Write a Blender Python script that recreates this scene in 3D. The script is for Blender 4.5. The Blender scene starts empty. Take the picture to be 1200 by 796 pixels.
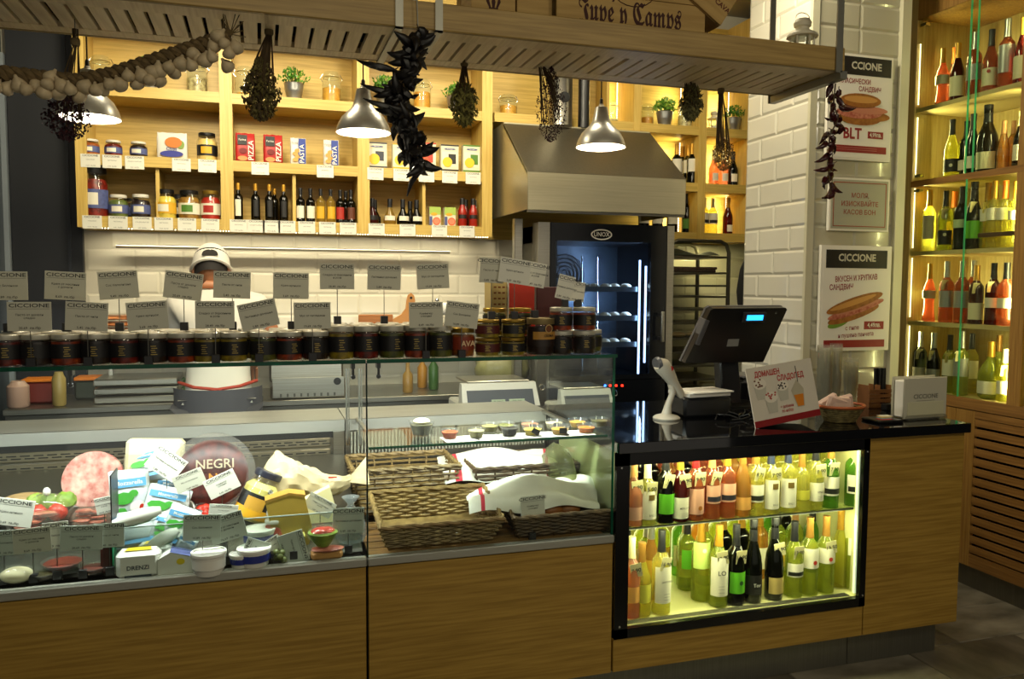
import bpy, math, random
from mathutils import Vector, Matrix, Euler
R = random.Random(11)
D = bpy.data
sc = bpy.context.scene
COL = sc.collection
PI = math.pi

# ---------------------------------------------------------------- camera
EYE = Vector((0, 0, 1.55))
FPX = 947.0
YAW, PITCH, ROLL = (math.radians(a) for a in (17.2547, 3.8897, -0.3433))
FW = Vector((math.sin(YAW) * math.cos(PITCH), math.cos(YAW) * math.cos(PITCH), -math.sin(PITCH)))
_rt = Vector((math.cos(YAW), -math.sin(YAW), 0)); _dn = FW.cross(_rt)
RT = _rt * math.cos(ROLL) + _dn * math.sin(ROLL)
DN = _dn * math.cos(ROLL) - _rt * math.sin(ROLL)
cd = D.cameras.new('camera'); cam = D.objects.new('camera', cd); COL.objects.link(cam)
cd.sensor_width = 36; cd.lens = 36 * FPX / 1200; cd.clip_start = 0.05
mw = Matrix((RT, -DN, -FW)).transposed().to_4x4(); mw.translation = EYE
cam.matrix_world = mw
sc.camera = cam

# ---------------------------------------------------------------- world, exposure, lights
sc.view_settings.view_transform = 'Standard'; sc.view_settings.look = 'None'
sc.view_settings.gamma = 1; sc.view_settings.exposure = 0.0
try: sc.view_settings.use_curve_mapping = False
except Exception: pass
w = D.worlds.new('world'); sc.world = w; w.use_nodes = True
w.node_tree.nodes['Background'].inputs[0].default_value = (1.0, 0.91, 0.74, 1)
w.node_tree.nodes['Background'].inputs[1].default_value = 0.36
cy = sc.cycles
cy.max_bounces = 10; cy.diffuse_bounces = 3; cy.glossy_bounces = 4; cy.transmission_bounces = 8
cy.transparent_max_bounces = 48; cy.sample_clamp_indirect = 3; cy.caustics_reflective = False; cy.caustics_refractive = False
cy.use_denoising = True

def area(name, loc, size, power, color, aim=(0, 0, -1), sy=None, spread=PI):
    l = D.lights.new(name, 'AREA'); l.energy = power; l.color = color; l.size = size; l.spread = spread
    if sy: l.shape = 'RECTANGLE'; l.size_y = sy
    o = D.objects.new(name, l); COL.objects.link(o); o.location = loc
    o.rotation_euler = Vector(aim).to_track_quat('-Z', 'Y').to_euler() if abs(Vector(aim).normalized().z) < .999 else Euler((0, 0, 0) if aim[2] < 0 else (PI, 0, 0))
    return o
WARM = (1.0, 0.78, 0.45); NEUT = (1.0, 0.89, 0.63); LEDY = (1.0, 0.90, 0.40); COOL = (0.95, 1.0, 0.95)
# unseen ceiling lamps; the shelf pair is added to brighten the shelves
area('ceiling_light_front', (0.1, -0.7, 3.3), 0.6, 30, NEUT, (0.1, 1, -1))
area('ceiling_light_front', (2.2, -0.5, 3.3), 0.6, 22, NEUT, (0.05, 1, -1))
area('ceiling_light_kitchen', (-0.2, 3.5, 3.3), 0.5, 20, NEUT, (0, .5, -1))
area('ceiling_light_kitchen', (1.2, 3.5, 3.3), 0.4, 18, NEUT, (0, .5, -1))
area('ceiling_light_kitchen', (2.1, 3.3, 3.3), 0.3, 16, NEUT, (0.5, .3, -1))
area('shelf_fill_light', (-0.2, 3.15, 2.95), 0.3, 13, NEUT, (0, 1, -.45), spread=2.2)  # added fill behind the rack, evens out the light on the shelves
area('shelf_fill_light', (1.0, 3.15, 2.95), 0.3, 11, NEUT, (0, 1, -.45), spread=2.2)
# light strips under the shelves, in the cases and the fridge
area('shelf_strip_light', (0.2, 4.86, 1.83), 2.1, 6, NEUT, (0, 0, -1), .02)
area('shelf_strip_light', (2.75, 4.8, 1.83), .6, 3, LEDY, (0, 0, -1), .02)
area('case_strip_light', (-0.5, 2.67, 1.285), 1.55, 17, COOL, (0, .45, -1), .03)
area('case_strip_light', (0.75, 2.67, 1.285), .8, 11, COOL, (0, .45, -1), .03)
area('fridge_strip_light', (1.76, 2.62, .925), .95, 7.5, (1, .97, .50), (0, .4, -1), .02)
area('fridge_strip_light', (1.76, 2.62, .640), .95, 5, (1, .97, .50), (0, .5, -.8), .02)
area('fridge_back_light', (1.76, 3.13, .62), .95, 9, (1, .95, .42), (0, -1, 0), .55)

# ---------------------------------------------------------------- pixel to point on a plane (1200 x 796 frame)
def at(px, py, X=None, Y=None, Z=None):
    d = RT * (px - 600) / FPX + DN * (py - 398) / FPX + FW
    t = Y / d.y if Y is not None else X / d.x if X is not None else (Z - EYE.z) / d.z
    return d * t + EYE
def mpp(P):                       # metres per pixel at a point
    return (Vector(P) - EYE).dot(FW) / FPX

# ---------------------------------------------------------------- materials
def lin(c):
    if isinstance(c, str):
        c = tuple(int(c[i:i + 2], 16) / 255 for i in (0, 2, 4))
        c = tuple(x / 12.92 if x <= .04045 else ((x + .055) / 1.055) ** 2.4 for x in c)
    return (c[0], c[1], c[2], 1)
MATS = {}
def mat(name, c, rough=.5, metal=0, noise=0, nscale=20, stretch=(1, 1, 1), c2=None, bump=0, emit=0, coat=0, alpha=None, sss=0):
    if name in MATS: return MATS[name]
    m = D.materials.new(name); m.use_nodes = True; MATS[name] = m
    nt = m.node_tree; b = nt.nodes['Principled BSDF']
    b.inputs['Base Color'].default_value = lin(c); b.inputs['Roughness'].default_value = rough; b.inputs['Metallic'].default_value = metal
    if coat: b.inputs['Coat Weight'].default_value = coat
    if emit:
        b.inputs['Emission Color'].default_value = lin(c); b.inputs['Emission Strength'].default_value = emit
    if noise or c2 or bump:
        tc = nt.nodes.new('ShaderNodeTexCoord'); mp = nt.nodes.new('ShaderNodeMapping'); mp.inputs['Scale'].default_value = stretch
        nz = nt.nodes.new('ShaderNodeTexNoise'); nz.inputs['Scale'].default_value = nscale; nz.inputs['Detail'].default_value = 4
        nt.links.new(tc.outputs['Object'], mp.inputs[0]); nt.links.new(mp.outputs[0], nz.inputs['Vector'])
        cr = nt.nodes.new('ShaderNodeValToRGB'); a = lin(c); z = lin(c2) if c2 else tuple(x * (1 - noise) for x in a[:3]) + (1,)
        cr.color_ramp.elements[0].position = .35; cr.color_ramp.elements[1].position = .68
        cr.color_ramp.elements[0].color = z; cr.color_ramp.elements[1].color = a
        nt.links.new(nz.outputs['Fac'], cr.inputs[0]); nt.links.new(cr.outputs[0], b.inputs['Base Color'])
        if bump:
            bp = nt.nodes.new('ShaderNodeBump'); bp.inputs['Strength'].default_value = bump; bp.inputs['Distance'].default_value = .004
            nt.links.new(nz.outputs['Fac'], bp.inputs['Height']); nt.links.new(bp.outputs[0], b.inputs['Normal'])
    return m
def wood(name, c, c2, axis='x', rough=.45):
    s = {'x': (1.2, 28, 28), 'y': (28, 1.2, 28), 'z': (28, 28, 1.2)}[axis]
    return mat(name, c, rough, nscale=3.5, stretch=s, c2=c2, bump=.12)
def glassy(name, tint, body=.25, gloss=.9, ior=1.45, rough=0.02, glow=None, transl=.5):
    """see-through glass: clear tinted part, a share of coloured body (diffuse and translucent), mirror by Fresnel"""
    if name in MATS: return MATS[name]
    m = D.materials.new(name); m.use_nodes = True; MATS[name] = m
    nt = m.node_tree; nt.nodes.clear(); N = nt.nodes.new; L = nt.links.new
    out = N('ShaderNodeOutputMaterial'); tr = N('ShaderNodeBsdfTransparent'); tr.inputs[0].default_value = lin(tint)
    last = tr.outputs[0]
    if body:
        df = N('ShaderNodeBsdfDiffuse'); tl = N('ShaderNodeBsdfTranslucent'); mx = N('ShaderNodeMixShader'); mb = N('ShaderNodeMixShader')
        df.inputs[0].default_value = lin(glow or tint); tl.inputs[0].default_value = lin(glow or tint); mx.inputs[0].default_value = transl
        L(df.outputs[0], mx.inputs[1]); L(tl.outputs[0], mx.inputs[2]); mb.inputs[0].default_value = body
        L(last, mb.inputs[1]); L(mx.outputs[0], mb.inputs[2]); last = mb.outputs[0]
    gl = N('ShaderNodeBsdfGlossy'); gl.inputs['Roughness'].default_value = rough; gl.inputs[0].default_value = (gloss, gloss, gloss, 1)
    lw = N('ShaderNodeLayerWeight'); lw.inputs[0].default_value = .5; pw_ = N('ShaderNodeMath'); pw_.operation = 'POWER'; pw_.inputs[1].default_value = 4.5
    ml = N('ShaderNodeMath'); ml.operation = 'MULTIPLY_ADD'; ml.inputs[1].default_value = .75; ml.inputs[2].default_value = ((ior - 1) / (ior + 1)) ** 2; mg = N('ShaderNodeMixShader')
    L(lw.outputs['Facing'], pw_.inputs[0]); L(pw_.outputs[0], ml.inputs[0]); L(ml.outputs[0], mg.inputs[0]); L(last, mg.inputs[1]); L(gl.outputs[0], mg.inputs[2]); L(mg.outputs[0], out.inputs[0])
    return m
OAKX = wood('oak_grain_x', 'CEAE5C', 'B69848', 'x'); OAKZ = wood('oak_grain_z', 'D2B462', 'BC9A48', 'z')
OAKY = wood('oak_grain_y', 'C4A062', 'A8844A', 'y')
COAK = wood('counter_oak', 'AE8A3A', '927028', 'x', .5); DOAK = wood('louvre_oak', '9A7038', '7E5828', 'y', .5); DOAKZ = wood('cabinet_oak', 'A8803E', '8A642C', 'z', .5)
RAILS = mat('rail_steel', 'B4B2A4', .4, .55, noise=.1, nscale=4, stretch=(1, 60, 60)); LEDGE = mat('ledge_steel', 'C4C2B8', .35, .6, noise=.12, nscale=2, stretch=(1, 8, 8))
STEEL = mat('brushed_steel', 'B4B0A4', .32, 1, noise=.18, nscale=4, stretch=(1, 60, 60)); STEELD = mat('dark_steel', '6E6C64', .4, 1)
KICK = mat('brushed_kick_steel', '8A887C', .45, .9, noise=.15, nscale=5, stretch=(40, 40, 1))
CHROME = mat('chrome', 'D8D8D4', .12, 1)
ALU = mat('spun_aluminium', 'CCCAC2', .34, .75, noise=.1, nscale=6, stretch=(1, 1, 30))
BLACK = mat('black_plastic', '101012', .35); BLACKG = mat('black_gloss_stone', '08080A', .06, coat=.5, noise=.3, nscale=60)
FRAMEB = mat('black_frame', '0A0A0A', .25)
WHITE = mat('white_plastic', 'E6E2D6', .4); PAPER = mat('white_paper', 'E8E4D8', .7); CARD = mat('grey_card', 'C2C0AE', .38); CARDW = mat('white_card', 'DCDACC', .45)
INK = mat('ink', '1C1C1C', .7); INKG = mat('grey_ink', '55534C', .7); RED = mat('red_ink', 'B01818', .6)
GLASS = glassy('clear_glass', 'FAFEFC', 0, .9, 1.42); GEDGE = glassy('green_glass_edge', '2E8C70', .55, .8, glow='1F7A5C')
GEDGEL = glassy('pale_green_glass_edge', '8CF0C0', .6, .8, glow='70E0A8')
TILE = mat('glazed_tile', 'DAD6C6', .12, noise=.04, nscale=3, coat=.15); GROUT = mat('grout', 'B0AC9C', .8)
LEDM = mat('led_strip', (1, .88, .55), emit=6); LEDB = mat('cold_led_glow', (.55, .75, 1), emit=9); BULB = mat('lamp_bulb', (1, .95, .82), emit=22)

# ---------------------------------------------------------------- mesh builder
class M:
    def __init__(s): s.v = []; s.f = []; s.m = []; s.mats = []
    def add(s, V, F, mt, T=None):
        if mt not in s.mats: s.mats.append(mt)
        k = s.mats.index(mt); n = len(s.v)
        s.v += [tuple(T @ Vector(p)) if T else tuple(p) for p in V]
        s.f += [tuple(i + n for i in f) for f in F]; s.m += [k] * len(F); return s
    def box(s, x0, x1, y0, y1, z0, z1, mt, T=None):
        V = [(x, y, z) for z in (z0, z1) for y in (y0, y1) for x in (x0, x1)]
        return s.add(V, [(0, 2, 3, 1), (4, 5, 7, 6), (0, 1, 5, 4), (2, 6, 7, 3), (0, 4, 6, 2), (1, 3, 7, 5)], mt, T)
    def cbox(s, x0, x1, y0, y1, z0, z1, mt, b=.004, T=None):      # box with chamfered edges
        V = []; 
        for sx in (0, 1):
            for sy in (0, 1):
                for sz in (0, 1):
                    X, Y, Z = (x0, x1)[sx], (y0, y1)[sy], (z0, z1)[sz]; dx, dy, dz = b * (1 - 2 * sx), b * (1 - 2 * sy), b * (1 - 2 * sz)
                    V += [(X, Y + dy, Z + dz), (X + dx, Y, Z + dz), (X + dx, Y + dy, Z)]
        g = lambda a, b_, c, k: (a * 4 + b_ * 2 + c) * 3 + k
        F = []
        for a in (0, 1):
            q = [g(a, 0, 0, 0), g(a, 0, 1, 0), g(a, 1, 1, 0), g(a, 1, 0, 0)]; F.append(q if not a else q[::-1])
            q = [g(0, a, 0, 1), g(1, a, 0, 1), g(1, a, 1, 1), g(0, a, 1, 1)]; F.append(q if not a else q[::-1])
            q = [g(0, 0, a, 2), g(0, 1, a, 2), g(1, 1, a, 2), g(1, 0, a, 2)]; F.append(q if not a else q[::-1])
        for a in (0, 1):
            for c in (0, 1):
                F.append((g(a, c, 0, 0), g(a, c, 1, 0), g(a, c, 1, 1), g(a, c, 0, 1)))
                F.append((g(a, 0, c, 0), g(a, 1, c, 0), g(a, 1, c, 2), g(a, 0, c, 2)))
                F.append((g(0, a, c, 1), g(1, a, c, 1), g(1, a, c, 2), g(0, a, c, 2)))
                for e in (0, 1): F.append((g(a, c, e, 0), g(a, c, e, 1), g(a, c, e, 2)))
        return s.add(V, F, mt, T)
    def lathe(s, pr, mt, n=16, T=None, cap=True):                 # profile of (radius, height), bottom to top
        V = []; F = []
        for r, z in pr: V += [(r * math.cos(2 * PI * i / n), r * math.sin(2 * PI * i / n), z) for i in range(n)]
        for j in range(len(pr) - 1):
            for i in range(n): F.append((j * n + i, j * n + (i + 1) % n, (j + 1) * n + (i + 1) % n, (j + 1) * n + i))
        if cap and pr[0][0] > 1e-5: F.append(tuple(range(n - 1, -1, -1)))
        if cap and pr[-1][0] > 1e-5: F.append(tuple((len(pr) - 1) * n + i for i in range(n)))
        return s.add(V, F, mt, T)
    def tube(s, P, r, mt, n=6, T=None):
        P = [Vector(p) for p in P]; rr = r if isinstance(r, (list, tuple)) else [r] * len(P); V = []; F = []
        for i, p in enumerate(P):
            d = (P[min(i + 1, len(P) - 1)] - P[max(i - 1, 0)]).normalized()
            a = d.cross(Vector((0, 0, 1)) if abs(d.z) < .9 else Vector((1, 0, 0))).normalized(); b = d.cross(a)
            V += [p + (a * math.cos(2 * PI * k / n) + b * math.sin(2 * PI * k / n)) * rr[i] for k in range(n)]
        for j in range(len(P) - 1):
            for i in range(n): F.append((j * n + i, j * n + (i + 1) % n, (j + 1) * n + (i + 1) % n, (j + 1) * n + i))
        F += [tuple(range(n - 1, -1, -1)), tuple((len(P) - 1) * n + i for i in range(n))]
        return s.add(V, F, mt, T)
    def ball(s, c, r, mt, nu=12, nv=8, T=None, wob=0):
        r = r if isinstance(r, (list, tuple)) else (r, r, r); V = []; F = []
        for j in range(nv + 1):
            t = PI * j / nv
            for i in range(nu):
                a = 2 * PI * i / nu; k = 1 + (R.uniform(-wob, wob) if 0 < j < nv else 0)
                V.append((c[0] + r[0] * k * math.sin(t) * math.cos(a), c[1] + r[1] * k * math.sin(t) * math.sin(a), c[2] - r[2] * k * math.cos(t)))
        for j in range(nv):
            for i in range(nu): F.append((j * nu + i, j * nu + (i + 1) % nu, (j + 1) * nu + (i + 1) % nu, (j + 1) * nu + i))
        return s.add(V, F, mt, T)
    def prism(s, P, y0, y1, mt, T=None):                          # outline in x,z extruded along y
        n = len(P); V = [(x, y0, z) for x, z in P] + [(x, y1, z) for x, z in P]
        F = [tuple(range(n)), tuple(range(2 * n - 1, n - 1, -1))] + [(i, i + n, (i + 1) % n + n, (i + 1) % n) for i in range(n)]
        return s.add(V, F, mt, T)
    def grid(s, fn, nu, nv, mt, T=None):                          # fn(u, v) -> point, u and v in 0..1
        V = [fn(i / nu, j / nv) for j in range(nv + 1) for i in range(nu + 1)]
        F = [(j * (nu + 1) + i, j * (nu + 1) + i + 1, (j + 1) * (nu + 1) + i + 1, (j + 1) * (nu + 1) + i) for j in range(nv) for i in range(nu)]
        return s.add(V, F, mt, T)
    def flat(s, P, mt, T=None): return s.add(P, [tuple(range(len(P)))], mt, T)
    def disc(s, c, rx, rz, y, mt, n=20, T=None, a0=0, a1=2 * PI):     # flat ellipse facing -y
        return s.flat([(c[0] + rx * math.cos(a0 + (a1 - a0) * i / n), y, c[1] + rz * math.sin(a0 + (a1 - a0) * i / n)) for i in range(n)], mt, T)
    def mesh(s, name, smooth=40):
        me = D.meshes.new(name); me.from_pydata(s.v, [], s.f); me.polygons.foreach_set('material_index', s.m)
        for x in s.mats: me.materials.append(x)
        if smooth:
            me.polygons.foreach_set('use_smooth', [True] * len(s.f)); me.set_sharp_from_angle(angle=math.radians(smooth))
        me.update(); return me
def TR(x=0, y=0, z=0, rx=0, ry=0, rz=0, s=1):
    return Matrix.LocRotScale(Vector((x, y, z)), Euler((rx, ry, rz)), Vector((s, s, s)) if not isinstance(s, tuple) else Vector(s))
TXT = {}
def text(m, s_, size, mt, x=0, z=0, y=0, bold=.0, T=None, align='CENTER', ry=0, sx=1):
    """lettering standing in the x-z plane and facing -y, added to builder m"""
    k = (s_, bold, align)
    if k not in TXT:
        cu = D.curves.new('t', 'FONT'); cu.body = s_; cu.size = 1; cu.align_x = align; cu.align_y = 'CENTER'; cu.offset = bold; cu.resolution_u = 2
        o = D.objects.new('t', cu); me = D.meshes.new_from_object(o)
        TXT[k] = ([v.co.copy() for v in me.vertices], [tuple(p.vertices) for p in me.polygons])
        D.objects.remove(o); D.meshes.remove(me); D.curves.remove(cu)
    V, F = TXT[k]; c_, s2 = math.cos(ry), math.sin(ry); P = []
    for v in V:
        a, b = v.x * size * sx, v.y * size; P.append((x + a * c_ - b * s2, y, z + a * s2 + b * c_))
    return m.add(P, F, mt, T)

# ---------------------------------------------------------------- objects
def tag(o, label=None, cat=None, group=None, kind=None):
    if label: o['label'] = label
    if cat: o['category'] = cat
    if group: o['group'] = group
    if kind: o['kind'] = kind
    return o
def thing(name, label, cat, loc=(0, 0, 0), rz=0, group=None, rot=None, s=1):
    o = D.objects.new(name, None); COL.objects.link(o); o.location = loc; o.rotation_euler = rot or (0, 0, rz); o.scale = (s, s, s)
    o.empty_display_size = .05
    return tag(o, label, cat, group)
def obj(name, m, parent=None, world=False, loc=None, rot=None, kind=None, label=None, smooth=40):
    me = m if isinstance(m, bpy.types.Mesh) else m.mesh(name, smooth)
    o = D.objects.new(name, me); COL.objects.link(o)
    if parent:
        o.parent = parent
        if world: o.location = -(parent.location if parent.parent is None else parent.location + parent.parent.location)
    if loc: o.location = loc
    if rot: o.rotation_euler = rot
    if kind: o['kind'] = kind
    if label: o['label'] = label
    return o
def one(name, m, label, cat, loc=(0, 0, 0), rz=0, group=None, rot=None, smooth=40):
    o = obj(name, m, smooth=smooth); o.location = loc; o.rotation_euler = rot or (0, 0, rz); return tag(o, label, cat, group)
def copy_tree(o, parent=None):
    c = o.copy(); COL.objects.link(c)
    if parent: c.parent = parent
    for ch in list(o.children): copy_tree(ch, c)
    return c
ORD = ['first', 'second', 'third', 'fourth', 'fifth', 'sixth', 'seventh', 'eighth', 'ninth', 'tenth', 'eleventh', 'twelfth', 'thirteenth', 'fourteenth', 'fifteenth', 'sixteenth', 'seventeenth', 'eighteenth', 'nineteenth', 'twentieth']
def nth(i, n=None):
    if n and n > 6 and i >= n / 2:
        k = n - 1 - i
        return 'rightmost' if k == 0 else ORD[k] + ' from the right'
    return 'leftmost' if i == 0 else ORD[i] + ' from the left'

# ================================================================ THE ROOM
def structure(name, m, parent=None, **k): 
    o = obj(name, m, parent, **k)
    if not parent: o['kind'] = 'structure'
    return o
WOFF = mat('painted_wall', 'B8B4A4', .8, noise=.08, nscale=3); DARKP = mat('dark_blue_panel', '12151C', .5, noise=.2, nscale=4)
GREYB = mat('blue_grey_panel', '343C44', .35, noise=.15, nscale=2); CEIL = mat('ceiling_paint', '9A968A', .9)
STONE = mat('floor_stone', '9E9684', .5, nscale=3.2, stretch=(1, 2.2, 1), c2='5E584A', bump=.1)
floor = structure('floor', M().box(-2.2, 4.2, -1, 5.1, -.05, -.008, mat('floor_grout', '3A362E', .9)))
TS = [M().cbox(-.298, .298, -.148, .148, -.02, 0, STONE, .003).mesh('stone_tile'), M().cbox(-.298, .298, -.148, .148, -.02, 0, mat('floor_stone_dark', '7A7262', .5, nscale=4, stretch=(2, 1, 1), c2='544E42', bump=.1), .003).mesh('stone_tile')]
for j in range(7):
    for i in range(6): obj('stone_tile', TS[(i * 3 + j) % 2], floor, loc=(1.1 + .6 * i + (.3 if j % 2 else 0), 1.95 + .3 * j, -.002 * R.random()))
structure('ceiling', M().box(-2.2, 4.2, -1, 5.1, 3.4, 3.45, CEIL))
wb = structure('wall_back', M().box(-1.3, 4.0, 5.0, 5.08, 0, 3.4, mat('wall_grout', 'BEB8A6', .8)))
structure('wall_left', M().box(-1.38, -1.3, -1, 5.08, 0, 3.4, GREYB))
structure('trim_1', M().box(-1.3, -1.275, 4.93, 5.0, 0, 2.75, mat('pale_trim', '7C848A', .4)))
structure('door_1', M().box(-1.27, -.93, 4.955, 5.0, 0, 3.4, DARKP).box(-1.0, -.985, 4.945, 4.955, 0, 3.4, mat('door_seam', '1E222A', .4)))
structure('wall_right', M().box(3.92, 4.0, -1, 5.08, 0, 3.4, GREYB))
def tile_mesh(L, H, mt, name='wall_tile', pr=.005):       # bevelled metro tile, centre at origin, facing -y
    g = .0012; b = .012; a, h = L / 2 - g, H / 2 - g
    V = [(-a, 0, -h), (a, 0, -h), (a, 0, h), (-a, 0, h), (-a + b, -pr, -h + b), (a - b, -pr, -h + b), (a - b, -pr, h - b), (-a + b, -pr, h - b)]
    return M().add(V, [(4, 5, 6, 7), (0, 1, 5, 4), (1, 2, 6, 5), (2, 3, 7, 6), (3, 0, 4, 7)], mt).mesh(name, 0)
WT = tile_mesh(.25, .1245, mat('white_wall_tile', 'D2CCB8', .22, noise=.05, nscale=3), pr=.0028); WTH = tile_mesh(.125, .1245, TILE)
for r in range(8):
    z = .925 + .1245 * r
    for i in range(10): obj('wall_tile', WT, wb, loc=(-.8 + .25 * i + (.125 if r % 2 else 0), 5.0, z))
    for i in range(3): obj('wall_tile', WT, wb, loc=(2.55 + .25 * i + (.125 if r % 2 else 0), 5.0, z))
# the tiled pillar at the end of the counter
PX0, PX1, PY0, PY1 = 2.652, 3.222, 3.5, 4.055
CREAM = mat('cream_trim', 'C6C2A8', .35); TILEF = mat('shaded_glazed_tile', 'B4B09A', .15, coat=.3)  # front tiles: same glaze with the shade of that face put into its colour
pil = structure('pillar', M().box(PX0, PX1, PY0, PY1, 0, 3.4, GROUT))
obj('corner_trim', M().box(PX0 - .012, PX0 + .028, PY0 - .012, PY0 + .008, .99, 3.4, CREAM), pil)
obj('corner_trim', M().box(PX1 - .05, PX1 + .004, PY0 - .03, PY0 + .01, .2, 3.4, CREAM), pil)
TL = .275; WP = tile_mesh(TL, .1245, TILE); WPH = tile_mesh(TL / 2, .1245, TILE); WF = tile_mesh(.25, .1245, TILEF)
for r in range(19):
    z = 1.0525 + .1245 * r
    xs = [(WP, .14), (WP, .415)] if r % 2 else [(WPH, .07), (WP, .277), (WPH, .485)]
    for me, d in xs: obj('wall_tile', me, pil, loc=(PX0, PY0 + d, z), rot=(0, 0, -PI / 2))
    for d in ((.155, .405) if r % 2 else (.03 + .125, .03 + .375)): obj('wall_tile', WF, pil, loc=(PX0 + d, PY0, z))

def leds(a, b, n):
    a, b = Vector(a), Vector(b); m = M(); q = .0022
    for i in range(n): c = a.lerp(b, (i + .5) / n); m.box(c.x - q, c.x + q, c.y - q, c.y + q, c.z - q * 1.2, c.z + q * 1.2, LEDM)
    return m
# ================================================================ WOOD SHELVES ON THE BACK WALL
ZB = (1.895, 2.215, 2.575)                                 # tops of the three shelf boards
def xa(px, y=4.7, py=180): return at(px, py, Y=y).x
SU = thing('wall_shelf_unit', 'long oak wall shelf unit above the work counter, holding jars, packets and oils', 'shelf', (0, 4.7, 1.835))
lx = [xa(88), xa(101), xa(258), xa(273), xa(419), xa(433), xa(565), xa(577)]
obj('back_panel', M().box(lx[0], lx[7], 4.975, 4.995, 1.835, 3.3, OAKX), SU, True)
obj('side_panel', M().box(lx[0], lx[1], 4.7, 4.975, 1.835, 3.3, OAKZ), SU, True)
obj('side_panel', M().box(lx[6], lx[7], 4.7, 4.975, 1.835, 3.3, OAKZ), SU, True)
for k in (2, 4): obj('divider', M().box(lx[k], lx[k + 1], 4.702, 4.974, 1.837, 3.3, OAKZ), SU, True)
for z in ZB + (2.94,):
    for a, b in ((1, 2), (3, 4), (5, 6)): obj('shelf_board', M().box(lx[a], lx[b], 4.705, 4.974, z - .056, z, OAKX), SU, True)
for px in (184, 345, 498):
    x = xa(px, py=220); obj('small_divider', M().box(x - .009, x + .009, 4.73, 4.974, ZB[0], ZB[1] - .056, OAKZ), SU, True)
obj('light_strip', leds((lx[0] + .08, 4.705, 1.832), (lx[7] - .02, 4.705, 1.832), 150), SU, True, kind='stuff')
WU = thing('wine_shelf_unit', 'oak shelf unit beside the extractor hood, with lit compartments of wine', 'shelf', (2.3, 4.7, 1.835))
rx = [1.345, xa(743, py=130), xa(752, py=130), xa(820, py=130), xa(829, py=130), xa(876, py=200)]
obj('back_panel', M().box(1.345, rx[5], 4.975, 4.995, 1.835, 3.3, OAKX), WU, True)
obj('divider', M().box(rx[1], rx[2], 4.702, 4.974, 2.52, 3.3, OAKZ), WU, True)
obj('divider', M().box(xa(720, py=130) - .01, xa(720, py=130) + .01, 4.8, 4.974, 2.575, 3.3, OAKZ), WU, True)
obj('divider', M().box(rx[3], rx[4], 4.702, 4.974, 1.837, 3.3, OAKZ), WU, True)
obj('side_panel', M().box(rx[5], rx[5] + .05, 4.702, 4.974, 1.837, 3.3, OAKZ), WU, True)
obj('shelf_board', M().box(1.345, rx[3], 4.705, 4.974, 2.52, 2.575, OAKX), WU, True)
for z in ZB[:2]: obj('shelf_board', M().box(2.335, rx[3], 4.705, 4.974, z - .056, z, OAKX), WU, True)
for z in ZB: obj('shelf_board', M().box(rx[4], rx[5], 4.705, 4.974, z - .056, z, OAKX), WU, True)
for x, z0 in ((rx[3] - .012, 2.22), (rx[3] - .012, 2.58), (rx[3] - .012, 1.9), (rx[1] - .012, 2.58), (rx[5] - .012, 2.22), (rx[5] - .012, 1.9), (rx[5] - .012, 2.58)):
    obj('light_strip', leds((x, 4.93, z0), (x, 4.93, z0 + .29), 24), WU, True, kind='stuff')
    area('shelf_led', (x - .03, 4.86, z0 + .14), .02, 1.5, LEDY, (-.8, .5, 0), .26)

# ================================================================ HOOD, DUCT, OVEN, TROLLEY
HS = mat('hood_steel', 'BEB69A', .34, .8, noise=.12, nscale=3, stretch=(1, 40, 40)); HD = mat('hood_steel_shaded', '8A8474', .36, .9, noise=.1, nscale=3, stretch=(40, 1, 40))  # slope steel darker than the band, its shade put into the colour
hood = thing('extractor_hood', 'large stainless steel extractor hood with sloped front above the oven', 'hood', (1.85, 4.4, 1.95))
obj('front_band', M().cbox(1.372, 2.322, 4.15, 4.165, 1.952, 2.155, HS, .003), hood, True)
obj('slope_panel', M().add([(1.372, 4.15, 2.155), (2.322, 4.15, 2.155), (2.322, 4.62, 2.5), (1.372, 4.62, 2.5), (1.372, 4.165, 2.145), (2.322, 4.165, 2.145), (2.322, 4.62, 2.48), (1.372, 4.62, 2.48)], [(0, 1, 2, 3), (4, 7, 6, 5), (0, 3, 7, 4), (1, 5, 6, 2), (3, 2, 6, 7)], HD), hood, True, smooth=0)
for x, n, y2 in ((1.372, 'side_panel', 4.97), (2.31, 'side_panel', 4.695)):
    V = [(x, 4.16, 1.955), (x, 4.16, 2.15), (x, 4.62, 2.495), (x, y2, 2.495), (x, y2, 1.955)]
    obj(n, M().add(V + [(a + .012, b, c) for a, b, c in V], [(0, 1, 2, 3, 4), (9, 8, 7, 6, 5)] + [(i, i + 5, (i + 1) % 5 + 5, (i + 1) % 5) for i in range(5)], HS), hood, True, smooth=0)
obj('top_panel', M().box(1.375, 2.32, 4.61, 4.695, 2.485, 2.5, HS), hood, True)
obj('dark_underside', M().box(1.39, 2.30, 4.17, 4.69, 1.99, 2.01, mat('recess_dark_metal', '141210', .6)), hood, True)  # dark recess under the hood, put into the near-black colour of this sheet
obj('rim', M().box(1.375, 2.318, 4.155, 4.175, 1.94, 1.952, STEELD), hood, True)
duct = thing('exhaust_duct', 'round galvanised exhaust duct rising from the hood', 'pipe', (1.735, 4.63, 2.5))
obj('pipe', M().lathe([(.07, 0), (.07, .28), (.074, .285), (.074, .3), (.07, .305), (.07, .9)], STEEL, 24), duct)
obj('round_opening', M().disc((0, .16), .032, .032, -.0715, FRAMEB), duct); obj('bracket', M().box(-.01, .01, -.078, -.07, .02, .05, STEELD), duct)
one('black_pipe', M().lathe([(.035, 0), (.035, .9)], BLACK, 16), 'narrow black pipe standing beside the galvanised duct', 'pipe', (1.885, 4.63, 2.5))

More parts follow.
